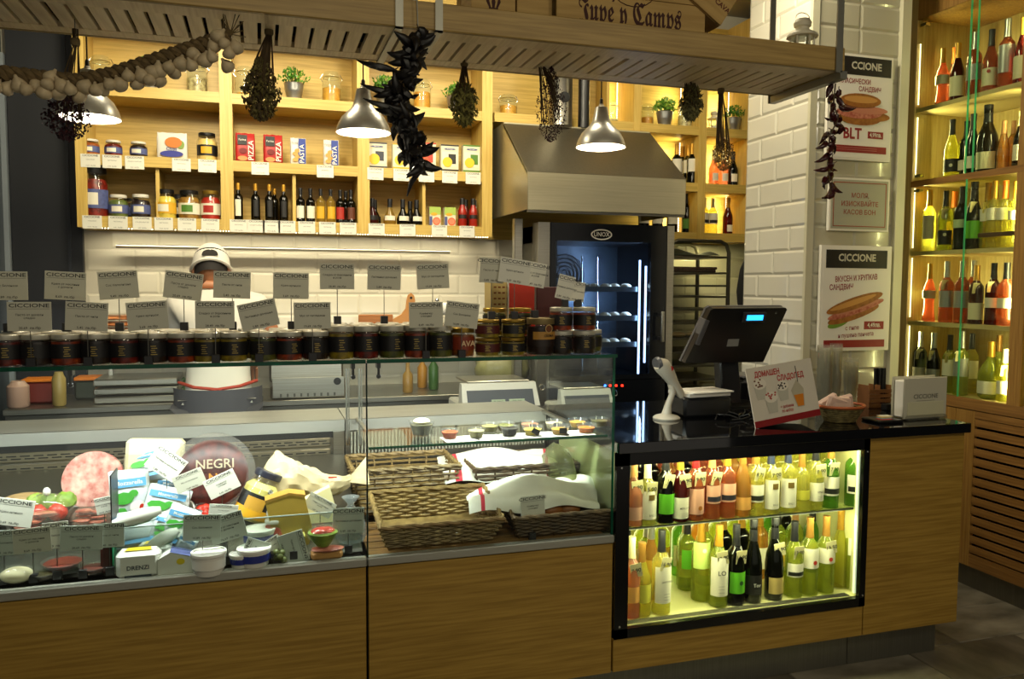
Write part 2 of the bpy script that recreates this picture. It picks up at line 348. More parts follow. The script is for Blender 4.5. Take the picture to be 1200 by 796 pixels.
ov = thing('bakery_oven', 'tall black convection oven with lit glass door and steel sides', 'oven', (1.9, 4.6, 0))
OX0, OX1 = 1.56, 2.315
obj('housing', M().box(OX0, OX1, 4.92, 4.94, .2, 1.9, STEELD).box(OX0, OX0 + .05, 4.34, 4.92, 1.0, 1.9, STEELD).box(OX1 - .06, OX1, 4.34, 4.92, 1.0, 1.9, STEELD).box(OX0, OX1, 4.34, 4.92, 1.80, 1.9, BLACK).box(OX0, OX1, 4.34, 4.92, .2, 1.0, BLACK), ov, True)
wx0, wx1 = at(650, 350, Y=4.3).x, at(762, 350, Y=4.3).x; wz1, wz0 = at(700, 283, Y=4.3).z, at(700, 440, Y=4.3).z
DF = mat('oven_door_black', '0C0E12', .15)
obj('door', M().box(OX0, wx0, 4.3, 4.34, 1.0, 1.9, DF).box(wx1, OX1 - .03, 4.3, 4.34, 1.0, 1.9, DF).box(wx0, wx1, 4.3, 4.34, wz1, 1.9, DF).box(wx0, wx1, 4.3, 4.34, 1.0, wz0, DF), ov, True)
obj('door_glass', M().box(wx0, wx1, 4.302, 4.308, wz0, wz1, glassy('oven_glass', 'C8D0DA', 0, .8)), ov, True)
obj('control_panel', M().box(OX0, OX1, 4.3, 4.34, .25, .995, DF), ov, True)
obj('corner_post', M().box(OX0 - .075, OX0 - .005, 4.3, 4.4, .2, 1.9, STEEL), ov, True); obj('corner_post', M().box(OX1 - .025, OX1 + .02, 4.3, 4.4, .2, 1.9, STEEL), ov, True)
p = at(776, 383, Y=4.26); obj('handle', M().cbox(p.x - .016, p.x + .006, 4.235, 4.25, p.z - .09, p.z + .09, STEEL).box(p.x - .012, p.x + .002, 4.25, 4.3, p.z + .06, p.z + .08, BLACK).box(p.x - .012, p.x + .002, 4.25, 4.3, p.z - .08, p.z - .06, BLACK), ov, True)
p = at(705, 275, Y=4.298); mm = M().disc((p.x, p.z), .066, .031, 4.298, WHITE).disc((p.x, p.z), .058, .024, 4.297, DF); text(mm, 'UNOX', .036, WHITE, p.x, p.z, 4.296, .012, sx=.9); obj('logo_badge', mm, ov, True)
FANM = mat('fan_guard', '2A2E32', .5); p = at(661, 322, Y=4.9); mm = M()
for k in range(5): mm.tube([(p.x + (.03 + .025 * k) * math.cos(a * PI / 8), 4.88, p.z + (.03 + .025 * k) * math.sin(a * PI / 8)) for a in range(17)], .004, FANM, 4)
mm.disc((p.x, p.z), .13, .13, 4.9, mat('fan_plate', '50565C', .5, .6)); obj('fan', mm, ov, True)
LINER = mat('oven_liner', '4E565E', .35, .8); obj('liner', M().box(OX0 + .05, OX1 - .06, 4.91, 4.919, 1.0, 1.8, LINER).box(OX0 + .05, OX0 + .055, 4.345, 4.91, 1.0, 1.8, LINER).box(OX1 - .065, OX1 - .06, 4.345, 4.91, 1.0, 1.8, LINER), ov, True)
for px, y0, y1, t in ((750, 305, 440, .006), (757, 312, 425, .006)):  # second tube stands in for an LED strip's reflection in the door glass
    a, b = at(px, y0, Y=4.36), at(px, y1, Y=4.36); obj('tube_and_reflection', M().tube([(a.x, 4.36, a.z), (a.x, 4.36, b.z)], t, LEDB, 8), ov, True)
area('oven_light', (2.18, 4.40, 1.5), .02, 9, (.55, .75, 1), (-1, .35, 0), .5)
TRM = mat('tray_metal', 'A0A8AE', .3, .9); DOUGH = mat('pale_dough', 'D8CDB4', .7, noise=.15, nscale=30)
trays = []
for i, py in enumerate((340, 374, 405)):
    z = at(720, py, Y=4.38).z
    t = thing('oven_tray', 'steel tray of pale rolls in the lit oven, ' + ('top tray', 'middle tray', 'bottom tray')[i], 'tray', (1.9, 4.6, z), group='trays in the oven')
    obj('tray', M().box(-.26, .24, -.22, .24, -.006, 0, TRM).box(-.26, .24, -.222, -.215, -.01, .02, TRM), t)
    for k in range(7): obj('bread_roll', M().ball((-.2 + .066 * k, -.15 + .02 * (k % 2), .02), (.03, .05, .02), DOUGH, 10, 6), t)
for i, (px, py) in enumerate(((682, 370), (700, 380))):
    a = at(px, 300, Y=4.42); b = at(px, 440, Y=4.42)
    obj('rack_rail', M().tube([(a.x, 4.42, a.z), (b.x, 4.42, b.z)], .004, CHROME, 6), ov, True)
for i, (px, c) in enumerate(((674, 'F02010'), (678, '2060F0'), (691, '2060F0'), (709, '3070FF'), (715, 'F02010'), (722, 'F02010'), (729, 'F02010'))):
    p = at(px, 453 - (i > 2), Y=4.298); obj('indicator_light', M().cbox(p.x - .006, p.x + .006, 4.292, 4.3, p.z - .006, p.z + .006, mat('indicator_' + c, c, emit=7), .002), ov, True)
one('steel_column', M().cbox(1.395, 1.445, 4.45, 4.5, 0, 1.93, STEEL, .004), 'square steel post under the hood, at the oven\'s left side', 'post', (0, 0, 0))

tro = thing('bakery_trolley', 'tall steel tray trolley beside the oven, stacked with trays', 'trolley', (2.75, 4.7, 0))
ax0, ax1 = at(722, 300, Y=4.5).x + .36, at(854, 300, Y=4.5).x; zt = at(840, 283, Y=4.5).z; ax0 = 2.42
TROM = mat('trolley_steel', '6E6A5C', .35, .9)
for y in (4.5, 4.88):
    obj('frame_loop', M().tube([(ax0, y, .12), (ax0, y, zt - .05), (ax0 + .015, y, zt - .015), (ax0 + .05, y, zt), (ax1 - .06, y, zt), (ax1 - .02, y, zt - .02), (ax1, y, zt - .07), (ax1, y, .12)], .013, TROM, 8), tro, True)
for x in (ax0, ax1):
    for y in (4.5, 4.88): obj('caster', M().lathe([(.03, -.012), (.05, -.012), (.05, .012), (.03, .012)], BLACK, 12, TR(x, y, .052, PI / 2)), tro, True)
shz = []
for i, py in enumerate((300, 319, 334, 347, 362, 378, 396, 412, 428, 444, 460)):
    z = at(815, py, Y=4.5).z; shz.append(z); obj('tray_rail', M().box(ax0 + .01, ax1 - .01, 4.49, 4.9, z - .012, z, TROM), tro, True)
BREAD = mat('bread_crust', '8A5A28', .6, nscale=9, c2='6A3E18'); DCL = mat('dark_green_cloth', '1C2414', .9)
one('folded_cloth', M().grid(lambda u, v: (-.17 + .36 * u, -.05 + .28 * v, .005 + .045 * math.sin(PI * min(1, max(0, v))) * (.6 + .4 * math.sin(u * 7)) * (1 if 0 < u < 1 else .1)), 14, 8, DCL), 'dark green folded cloth lying on the top tray of the trolley', 'cloth', (2.6, 4.55, shz[0]))
one('bread_board_stack', M().cbox(-.18, .16, 0, .3, 0, .018, mat('dark_sacking', '3A2A1A', .9, noise=.4, nscale=60), .004).cbox(-.17, .17, 0, .3, .018, .034, mat('brown_sacking', '4E3826', .9, noise=.4, nscale=60), .004), 'flat brown dough cloths on the second trolley tray', 'cloth', (2.6, 4.53, shz[1]))
for k, (x, l) in enumerate(((2.52, .14), (2.66, .12))):
    one('flat_loaf', M().ball((0, 0, .016), (l / 2, .06, .016), mat('pale_loaf', 'B8A070', .7), 14, 6), ('pale flat loaf beside the oven edge', 'pale flat loaf near the middle')[k] + ' on a lower trolley tray', 'bread', (x, 4.6, shz[6]), group='loaves on the trolley')
p = at(880, 330, Y=4.14)
one('hanging_coat', M().ball((0, 0, 0), (.15, .08, .26), mat('black_cloth', '060606', .9), 18, 12, wob=.02).tube([(0, 0, .24), (.12, 0, .36)], .008, BLACK), 'big rounded black coat hanging behind the tiled pillar', 'coat', (p.x + .06, 4.135, p.z - .06))

# ================================================================ SERVING COUNTER
cn = thing('serving_counter', 'oak fronted serving counter with steel kick plates around the wine fridge', 'counter', (2.3, 3.0, 0))
obj('front_panel', M().cbox(2.291, 2.768, 2.6, 2.62, .15, .953, COAK, .0015), cn, True)
obj('front_panel', M().cbox(1.197, 2.287, 2.6, 2.62, .15, .272, COAK, .0015), cn, True)
obj('side_panel', M().cbox(2.745, 2.768, 2.622, 3.498, .15, .953, COAK, .0015), cn, True)
obj('kick_plate', M().box(1.19, 2.276, 2.67, 2.68, 0, .15, KICK), cn, True); obj('kick_plate', M().box(2.28, 2.73, 2.67, 2.68, 0, .15, KICK), cn, True)
obj('kick_plate', M().box(2.72, 2.73, 2.68, 3.49, 0, .15, KICK), cn, True)
obj('carcass', M().box(1.2, 2.74, 3.3, 3.48, .15, .953, BLACK).box(2.292, 2.744, 2.63, 3.3, .16, .95, BLACK), cn, True)
ct = thing('countertop', 'polished black stone countertop on the serving counter', 'countertop', (2.0, 3.05, .955))
obj('slab', M().cbox(1.197, 2.775, 2.575, 3.5, .955, .994, BLACKG, .002), ct, True)

def display_case(name, label, x0, x1, back):
    c = thing(name, label, 'display case', ((x0 + x1) / 2, 3.0, 0)); P = lambda n, m, **k: obj(n, m, c, True, **k)
    P('front_panel', M().cbox(x0 + .002, x1 - .002, 2.6, 2.62, .15, .628, COAK, .0015)); P('kick_plate', M().box(x0, x1, 2.67, 2.68, 0, .15, KICK))
    P('steel_rail', M().cbox(x0, x1, 2.59, 2.625, .632, .66, RAILS, .003))
    P('front_glass', M().box(x0 + .003, x1 - .003, 2.604, 2.61, .66, 1.296, GLASS))
    P('carcass', M().box(x0, x1, 2.64, 3.3, .2, .62, BLACK))
    P('rear_ledge', M().box(x0, x1, 3.3, 3.62, .985, 1.0, LEDGE).box(x0, x1, 3.296, 3.31, .955, 1.0, LEDGE))
    P('rear_panel', M().box(x0, x1, 3.31, 3.32, .6, .95, STEEL))
    P('under_ledge', M().box(x0, x1, 3.32, 3.62, .0, .98, STEELD))
    return c, P
DC, P = display_case('deli_display_case', 'long glass deli display case filled with cheese, ham and price cards', -1.75, .316, True)
P('glass_top', M().box(-1.75, .316, 2.594, 2.95, 1.297, 1.307, GLASS)); P('glass_edge', M().box(-1.75, .316, 2.588, 2.594, 1.296, 1.308, GEDGE))
P('price_rail_glass', M().box(-1.74, .31, 2.66, 2.664, .675, .80, glassy('rail_glass', 'E2E8E4', .06, .9))); P('glass_edge', M().box(-1.74, .31, 2.66, 2.664, .80, .803, mat('soft_glass_edge', 'A8B8B0', .3)))
slot = mat('vent_slot', '14120E', .8)
for r in range(6):
    z = .918 - .046 * r; P('vent_slat', M().cbox(-1.7, .26, 3.296, 3.31, z - .024, z + .012, mat('vent_steel', '9E947C', .38, .9, noise=.2, nscale=4, stretch=(1, 50, 50)), .003)); mm = M()
    for k in range(44):
        for q in (0, 1): mm.box(-1.68 + .044 * k + q * .015, -1.648 + .044 * k + q * .015, 3.2945, 3.297, z - .003 - q * .010, z + .001 - q * .010, slot)
    P('vent_slots', mm, kind='stuff')
P('vent_gap', M().box(-1.72, .27, 3.298, 3.312, .93, .955, slot))
P('end_post', M().box(.27, .31, 3.28, 3.3, .6, .955, STEEL))
for px in (406, 421):
    a = at(px, 432, Y=3.2); b = at(px, 522, Y=3.2)
    P('rear_door_frame', M().box(a.x - .005, a.x + .003, 3.195, 3.2, b.z, a.z, CHROME).box(a.x + .006, a.x + .010, 3.195, 3.2, b.z, a.z, CHROME))
def shz_(Y): return .665 + .32 * (Y - 2.66)              # the sloping deck inside the deli case
P('sloping_deck', M().add([(-1.74, 2.66, .662), (.31, 2.66, .662), (.31, 3.29, .662 + .32 * .63), (-1.74, 3.29, .662 + .32 * .63)], [(0, 1, 2, 3)], STEELD))
BC, P = display_case('bread_display_case', 'glass bread display case with wicker baskets and a small inner glass shelf', .320, 1.192, False)
P('glass_top', M().box(.320, 1.192, 2.594, 2.95, 1.297, 1.307, GLASS)); P('glass_edge', M().box(.320, 1.192, 2.588, 2.594, 1.296, 1.308, GEDGE))
P('side_glass', M().box(1.183, 1.189, 2.61, 3.3, .66, 1.296, GLASS)); P('glass_edge', M().box(1.182, 1.190, 2.600, 2.604, .66, 1.296, GEDGE)); P('glass_edge', M().box(.317, .322, 2.598, 2.604, .66, 1.296, mat('dark_green_edge', '10281E', .2)))
P('rear_edge', M().box(1.182, 1.189, 3.292, 3.3, .75, 1.0, FRAMEB))
P('inner_shelf', M().box(.33, 1.18, 2.64, 2.99, 1.008, 1.014, GLASS)); P('inner_shelf_edge', M().box(.33, 1.18, 2.635, 2.64, 1.007, 1.015, GEDGE))
for x in (.36, 1.16): P('shelf_peg', M().box(x, x + .015, 2.98, 3.295, .995, 1.007, STEEL))
BDW = mat('deck_wood', '9A7440', .6, nscale=5, stretch=(1, 12, 1), c2='74542C')
for k in range(9): P('deck_plank', M().cbox(.33, 1.17, 2.64 + .072 * k, 2.70 + .072 * k, .640, .655, BDW, .002))
gr = M()
for k in range(60): gr.box(.34 + .014 * k, .346 + .014 * k, 3.29, 3.297, .86, .95, mat('grille_grey', '9C9A88', .5))
P('rear_grille', gr, kind='stuff')
def clamp(px, py, who):
    p = at(px, py, Y=2.615); t = one('glass_clamp', M().box(-.006, .006, -.006, .03, -.01, .012, BLACK).tube([(0, 0, -.005), (0, 0, -.035)], .0045, BLACK, 6).ball((0, 0, -.037), .008, BLACK, 8, 6), who, 'clamp', (p.x, 2.622, 1.287), group='clamps under the glass top')
clamp(82, 440, 'small black clamp under the glass top, above the deli meats'); clamp(414, 432, 'small black clamp at the joint between the two cases, deli side'); clamp(444, 432, 'small black clamp at the joint between the two cases, bread side')

# ---------------------------------------------------------------- wine fridge in the counter
wf = thing('wine_fridge', 'black framed under-counter wine fridge lit yellow green inside', 'fridge', (1.74, 2.9, .275))
FX0, FX1, FZ0, FZ1 = 1.197, 2.289, .275, .953
P = lambda n, m, **k: obj(n, m, wf, True, **k)
P('door_frame', M().box(FX0, FX0 + .052, 2.592, 2.612, FZ0, FZ1, FRAMEB).box(FX1 - .028, FX1, 2.592, 2.612, FZ0, FZ1, FRAMEB).box(FX0, FX1, 2.592, 2.612, FZ1 - .045, FZ1, FRAMEB).box(FX0, FX1, 2.592, 2.612, FZ0, FZ0 + .035, FRAMEB))
P('door_glass', M().box(FX0 + .052, FX1 - .028, 2.6, 2.606, FZ0 + .035, FZ1 - .045, GLASS))
for x, z in ((FX0 + .02, .9), (FX0 + .02, .32), (FX1 - .012, .9), (FX1 - .012, .32)): P('screw', M().lathe([(.004, 0), (.004, .002), (.001, .003)], CHROME, 8, TR(x, 2.592, z, PI / 2)))
FIN = mat('fridge_liner', 'BEBA84', .4); P('liner', M().box(FX0 + .02, FX1 - .02, 3.2, 3.22, .3, .953, FIN).box(FX0 + .01, FX0 + .02, 2.615, 3.2, .3, .953, FIN).box(FX1 - .012, FX1 - .002, 2.615, 3.2, .3, .953, FIN).box(FX0 + .01, FX1 - .01, 2.615, 3.2, .29, .312, FIN))
P('glass_shelf', M().box(FX0 + .03, FX1 - .02, 2.655, 3.1, .654, .66, glassy('shelf_glass', 'DDE6C8', .05, .8))); P('shelf_edge', M().box(FX0 + .03, FX1 - .02, 2.650, 2.655, .653, .661, mat('dark_shelf_edge', '26281A', .3)))
P('edge_light', M().box(FX1 - .03, FX1 - .022, 2.618, 2.63, .32, .90, mat('pale_edge_light', 'DDE8C0', emit=.7))); mm = M()
for k in range(120): mm.box(FX0 + .06 + .0082 * k, FX0 + .064 + .0082 * k, 2.618, 2.65, .3125, .3145, slot)
P('vent_grille', mm, kind='stuff')

# ---------------------------------------------------------------- lit wine cabinet on the right wall
CX = 3.44; SZ = (.985, 1.362, 1.745, 2.13, 2.525, 3.0)
wc = thing('wine_cabinet', 'tall built-in oak wine cabinet with glass doors and lit shelves', 'cabinet', (3.66, 3.2, 0)); P = lambda n, m, **k: obj(n, m, wc, True, **k)
CABW = wood('cabinet_inner_oak', 'C0AC6E', 'A8925A', 'z'); P('back_panel', M().box(3.86, 3.88, 2.2, 3.74, .93, 3.35, CABW)); P('side_panel', M().box(CX, 3.86, 3.655, 3.74, .12, 3.35, CABW)); P('middle_post', M().box(CX, 3.86, 2.93, 3.0, .93, 3.35, DOAKZ)); P('side_panel', M().box(CX, 3.86, 2.2, 2.25, .12, 3.35, DOAKZ))
for z in SZ[:-1]:
    th = .05 if z == SZ[0] else .022; y = 3.655
    P('shelf_board', M().box(CX + .012, 3.86, 3.0, 3.655, z - th, z, mat('pale_shelf_oak', 'C8B47C', .4)), label=None); P('shelf_board', M().box(CX + .012, 3.86, 2.25, 2.93, z - th, z, mat('pale_shelf_oak', 'C8B47C', .4)))
P('top_panel', M().box(CX, 3.86, 2.25, 3.655, 3.0, 3.35, DOAKZ)); P('cross_rail', M().box(CX - .002, CX + .02, 2.25, 3.66, 2.098, 2.13, DOAK)); P('cross_rail', M().box(CX - .004, CX + .02, 2.25, 3.74, .93, .985, DOAK))
for y0, y1, z0, z1 in ((3.0, 3.655, 2.13, 3.0), (3.0, 3.655, .985, 2.1), (2.25, 2.93, .985, 3.0)): P('glass_door', M().box(CX + .002, CX + .007, y0 + .003, y1 - .003, z0, z1, glassy('door_glass', 'F2F6EC', 0, .7, 1.35)))
for py, ya in ((3.30, 0), (3.255, 1)): P('glass_edge', M().box(CX - .003, CX + .002, py - .004, py + .004, 2.13, 3.0, GEDGEL))
P('glass_edge', M().box(CX - .003, CX + .002, 3.282, 3.29, .985, 2.1, GEDGEL))
for z in SZ[:-1]:
    P('light_strip', leds((CX + .018, 3.648, z + .02), (CX + .018, 3.648, z + .35), 30), kind='stuff'); P('light_strip', leds((CX + .018, 3.008, z + .02), (CX + .018, 3.008, z + .35), 30), kind='stuff')
    area('cabinet_led', (CX + .06, 3.62, z + .18), .03, 2.3, LEDY, (.45, -.8, 0), .3); area('cabinet_led', (CX + .06, 3.03, z + .18), .03, 2.3, LEDY, (.45, .8, 0), .3)
    area('cabinet_led', (CX + .10, 2.88, z + .18), .03, 2, LEDY, (.5, -.8, 0), .3)
P('hinge', M().box(CX + .003, CX + .03, 3.6, 3.64, 2.15, 2.165, CHROME)); P('hinge', M().box(CX + .003, CX + .03, 3.6, 3.64, 2.07, 2.085, CHROME)); P('hinge', M().box(CX + .003, CX + .03, 3.6, 3.64, 2.96, 2.975, CHROME))
P('kick_plate', M().box(CX + .05, CX + .06, 2.2, 3.74, 0, .12, KICK)); P('carcass', M().box(CX + .06, 3.86, 2.25, 3.66, .12, .93, BLACK))
ld = obj('louvre_door', M().box(CX, CX + .02, 3.175, 3.29, .125, .925, DOAKZ).box(CX, CX + .02, 2.25, 3.175, .125, .19, DOAK).box(CX, CX + .02, 2.25, 3.175, .89, .925, DOAK).box(CX, CX + .02, 2.25, 2.42, .125, .925, DOAKZ), wc, True)
lm = M().cbox(0, .016, -.755 / 2, .755 / 2, -.0190, .0190, DOAK, .002).mesh('louvre_slat')
for k in range(14): o = obj('louvre_slat', lm, ld); o.location = (CX, 2.7975, .2165 + .05 * k)
P('side_door', M().box(CX, CX + .02, 3.293, 3.655, .125, .925, DOAKZ))

# ================================================================ HANGING RACK WITH CRATES AND LAMPS
RZ0, RZ1, RY0, RY1 = 2.345, 2.43, 2.55, 2.975
RW = wood('rack_oak', 'A88A4C', '8C7038', 'x', .5); RWY = wood('rack_oak_lit', 'F0DAAE', 'DCC292', 'y', .5)  # underside slats paler than the fascia: light from below put into the colour
rk = thing('hanging_rack', 'long slatted oak rack hung from the ceiling over the display cases', 'rack', (.4, 2.76, RZ0)); P = lambda n, m, **k: obj(n, m, rk, True, **k)
P('fascia', M().cbox(-1.5, 2.075, RY0, RY0 + .02, RZ0, RZ1, RW, .003)); P('rear_board', M().cbox(-1.5, 2.075, RY1 - .02, RY1, RZ0, RZ1, RW, .003)); P('end_board', M().box(2.055, 2.075, RY0 + .02, RY1 - .02, RZ0, RZ1, RW))
P('border_strip', M().box(-1.5, 2.055, RY0 + .02, RY0 + .105, RZ0 + .001, RZ0 + .02, RWY)); P('border_strip', M().box(-1.5, 2.055, RY1 - .085, RY1 - .02, RZ0 + .001, RZ0 + .02, RWY))
sl = M().box(-.021, .021, RY0 + .105 - 2.76, RY1 - .085 - 2.76, .002, .02, RWY).mesh('slat', 0); x = -1.47; k = 0
while x < 2.05:
    obj('slat', sl, rk, loc=(x - .4, 0, 0)); k += 1; x += .0535 + (.006 if k % 17 == 0 else 0)
SLATD = mat('slot_shade', '2A1A10', .9)
P('dark_void_sheet', M().box(-1.5, 2.055, RY0 + .02, RY1 - .02, RZ0 + .06, RZ0 + .066, SLATD))  # dark sheet above the slats, shade of the slots put into its colour
SS = mat('strap_steel', '8C8A80', .4, .85)
for x in (.42, .545):
    P('steel_strap', M().box(x - .012, x + .012, RY0 - .008, RY0 - .002, RZ0 - .008, 3.39, SS).box(x - .012, x + .012, RY0 - .008, RY1 + .008, RZ0 - .008, RZ0 - .002, SS).box(x - .012, x + .012, RY1 + .002, RY1 + .008, RZ0 - .008, 3.39, SS))
P('steel_strap', M().box(2.03, 2.058, RY0 - .008, RY0 - .002, RZ0 - .008, 3.39, SS).box(2.05, 2.08, RY0 - .008, RY1 + .008, RZ0 - .03, RZ0 - .002, SS).box(2.045, 2.07, RY1 + .002, RY1 + .008, RZ0 - .03, 3.39, SS))

CRW = mat('crate_wood', 'B8985C', .75, nscale=3, stretch=(1, 1, 14), c2='A08048'); BURN = mat('branded_ink', '3A1810', .8)
def crate(name, label, loc, w, h, d, ry=0, n=2):
    t = thing(name, label, 'crate', loc, rot=(0, ry, 0), group='wooden wine crates on the rack')
    for i in range(n): obj('front_board', M().cbox(-w / 2, w / 2, 0, .01, i * h / n + .001, (i + 1) * h / n - .001, CRW, .0015), t)
    for s in (-1, 1): obj('end_board', M().box(s * (w / 2 - .012) - .008 * (s > 0), s * (w / 2 - .012) + .008 * (s < 0), .01, d, 0, h, CRW), t)
    obj('back_board', M().box(-w / 2, w / 2, d, d + .01, 0, h, CRW), t); obj('bottom_board', M().box(-w / 2, w / 2, .01, d, 0, .01, CRW), t)
    return t
zr = RZ0 + .07
JYC = '\U0001D575\U0001D59A\U0001D59B\U0001D58A \U0001D59E \U0001D56E\U0001D586\U0001D592\U0001D595\U0001D598'
a, b = at(652, 40, Y=2.68), at(826, 40, Y=2.68); cwx = b.x - a.x
t = crate('wine_crate', 'big pale wooden wine crate standing upright, with large dark gothic lettering', ((a.x + b.x) / 2, 2.68, zr), cwx, .30, .2, n=2)
mm = M(); text(mm, JYC, .108, BURN, -.01, .088, -.0012, .008, sx=.62); mm.flat([(-.082, -.0014, .130), (-.076, -.0014, .128), (-.066, -.0014, .146), (-.073, -.0014, .148)], BURN); text(mm, 'SANT SADURNÍ', .017, BURN, -.005, .152, -.0012, .0)
mm.tube([(.085 * math.cos(PI + a_ * PI / 10) - .0, -.0012, .180 + .060 * math.sin(PI + a_ * PI / 10)) for a_ in range(11)], .0016, BURN, 4); obj('lettering', mm, t)
t = crate('wine_crate', 'wooden wine crate leaning askew at the rack end, same dark lettering running downhill', (1.47, 2.665, zr + .185), .36, .14, .2, ry=math.radians(34), n=1)
mm = M(); text(mm, JYC, .052, BURN, -.02, .065, -.0012, .006, sx=.7); text(mm, 'CAVA', .026, mat('brown_stamp', '5A2A18', .8), .145, .06, -.0012, .03); mm.tube([(.045 * math.cos(a_ * PI / 9) - .03, -.0012, .065 + .055 * math.sin(a_ * PI / 9)) for a_ in range(19)], .0012, BURN, 4); obj('lettering', mm, t)
a, b = at(552, 10, Y=2.7), at(604, 10, Y=2.7)
t = crate('wine_crate', 'small pale grey wooden crate stamped with a fleur-de-lis', ((a.x + b.x) / 2, 2.7, zr), b.x - a.x, .24, .2, n=1)
mm = M(); zc = .082; 
for s in (-1, 0, 1):
    mm.flat([(s * .012 + x * (1 if s == 0 else .8) + (s * .008 if z > 0 else 0), -.0012, zc + z) for x, z in ((0, .03), (-.007, .008), (-.004, -.012), (.004, -.012), (.007, .008))], BURN)
mm.box(-.016, .016, -.002, -.001, zc - .016, zc - .012, BURN); text(mm, 'VILLA DAVI', .018, BURN, 0, .050, -.0012, .01); obj('lettering', mm, t)
a, b = at(606, 10, Y=2.7), at(650, 10, Y=2.7)
t = crate('wine_crate', 'plain empty wooden crate between the fleur-de-lis crate and the lettered crate', ((a.x + b.x) / 2 + .002, 2.72, zr), b.x - a.x - .008, .24, .16, n=1)
# white lanterns
LWH = mat('lantern_white', 'D8D0B8', .5)
def lantern(label, loc, s=1):
    t = thing('candle_lantern', label, 'lantern', loc, s=s, group='small white lanterns')
    obj('base', M().lathe([(.045, 0), (.045, .008), (.04, .012)], LWH, 12), t); obj('glass_chimney', M().lathe([(.034, .012), (.034, .085)], GLASS, 12), t)
    for k in range(6): obj('post', M().box(-.003, .003, .036, .041, .01, .09, LWH, Matrix.Rotation(k * PI / 3, 4, 'Z')), t)
    obj('roof', M().lathe([(.052, .088), (.05, .096), (.022, .112), (.022, .12), (.028, .124), (.03, .135), (.022, .148), (.008, .152)], LWH, 16), t)
    obj('handle', M().tube([(.028 * math.cos(a * PI / 8), 0, .15 + .02 * math.sin(a * PI / 8)) for a in range(9)], .0015, LWH, 5), t); obj('candle', M().lathe([(.016, .014), (.016, .04)], PAPER, 10), t); return t
p = at(940, 50, Y=2.74); lantern('white metal lantern standing on the end of the hanging rack', (p.x, 2.74, zr), 1.15)

def pendant(px, py, label, Y=3.05, ztop=3.398):
    p = at(px, py, Y=Y); t = thing('pendant_lamp', label, 'lamp', (p.x, Y, p.z), group='pendant lamps over the counter'); r = .1
    obj('shade', M().lathe([(r, 0), (.098, .012), (.092, .03), (.078, .056), (.06, .074), (.045, .088), (.037, .103), (.031, .128), (.025, .158), (.012, .163), (.008, .172)], ALU, 32, cap=False).lathe([(.098, .001), (.09, .03), (.075, .055), (.055, .073), (.04, .088), (.03, .11), (.0, .115)], mat('shade_inside', 'F4F0E4', .6), 32, cap=False), t)
    obj('bulb', M().ball((0, 0, .06), (.032, .032, .035), BULB, 14, 10), t); obj('cord', M().tube([(0, 0, .17), (0, 0, ztop - p.z)], .0028, BLACK, 6), t); obj('cord_grip', M().lathe([(.007, .165), (.007, .19), (.003, .195)], BLACK, 8), t)
    obj('ceiling_cup', M().lathe([(.04, ztop - p.z - .03), (.045, ztop - p.z)], WHITE, 16), t)
    l = D.lights.new('lamp_light', 'POINT'); l.energy = 9; l.color = (1, .88, .66); l.shadow_soft_size = .02
    o = D.objects.new('lamp_light', l); COL.objects.link(o); o.location = (p.x, Y, p.z + .012); return t
pendant(426, 156, 'aluminium pendant lamp over the deli case, beside the big black chili string')
pendant(704, 173, 'aluminium pendant lamp hanging in front of the extractor hood')
pendant(104, 139, 'aluminium pendant lamp half hidden behind the garlic braid')

# ---------------------------------------------------------------- things hung from the rack
def pts(P, Y): return [at(x, y, Y=Y) for x, y in P]
TWINE = mat('dry_twine', '6A5A3A', .9); STEM = mat('dry_stem', '4A3A22', .9)
def bunch(label, top, pts_, Y, head, c, c2, n=140, leaf=.012, stems=14, droop=0, up=False, tip=1.0):
    """a bunch hung upside down: TOP pixel, stems running to the head ellipse (px centre, half sizes)"""
    p0 = at(top[0], top[1], Y=Y); k = mpp(p0); hc = at(head[0], head[1], Y=Y); rx_, rz_ = head[2] * k, head[3] * k
    t = thing('dried_bunch', label, 'dried herbs', p0, group='dried bunches hung from the rack')
    sm = M(); hm = M(); H = hc - p0; m1 = mat('bunch_' + c, c, .9); m2 = mat('bunch_' + c2, c2, .9)
    for i in range(stems):
        a = R.uniform(0, 2 * PI); r = math.sqrt(R.random()); e = H + Vector((rx_ * .7 * r * math.cos(a), rx_ * .6 * r * math.sin(a), rz_ * R.uniform(-.6, .4)))
        q = Vector((.008 * math.cos(a), .008 * math.sin(a), 0)); sm.tube([q + Vector((0, 0, .02)), q + Vector((0, 0, -.03)), e * .5 + q * .5, e], .0016, STEM, 4)
    for i in range(int(n * 2.6)):
        a = R.uniform(0, 2 * PI); z = R.uniform(-1, 1); rr = math.sqrt(max(0, 1 - z * z)) * R.uniform(.35, 1.05)
        w_ = 1 if not up else (1 - .55 * max(0, z))
        c_ = H + Vector((rx_ * rr * w_ * math.cos(a), rx_ * .7 * rr * w_ * math.sin(a), rz_ * z)); s_ = leaf * .55 * R.uniform(.5, 1.4)
        hm.add([(0, 0, s_ * tip), (s_ * .5, 0, 0), (-.25 * s_, .43 * s_, 0), (-.25 * s_, -.43 * s_, 0), (0, 0, -s_ * tip)], [(0, 1, 2), (0, 2, 3), (0, 3, 1), (4, 2, 1), (4, 3, 2), (4, 1, 3)], m1 if R.random() < .6 else m2, TR(*c_, R.uniform(-1, 1), R.uniform(-1, 1), R.uniform(0, 6)))
    obj('stems', sm, t); obj('dried_flowers', hm, t, kind='stuff'); obj('twine', M().lathe([(.012, -.03), (.014, -.025), (.014, -.012), (.012, -.008)], TWINE, 10), t)
    z = RZ0 - p0.z + .004; obj('hook', M().tube([(0, 0, -.01), (0, 0, max(z, .02))], .0014, STEELD, 5), t); return t
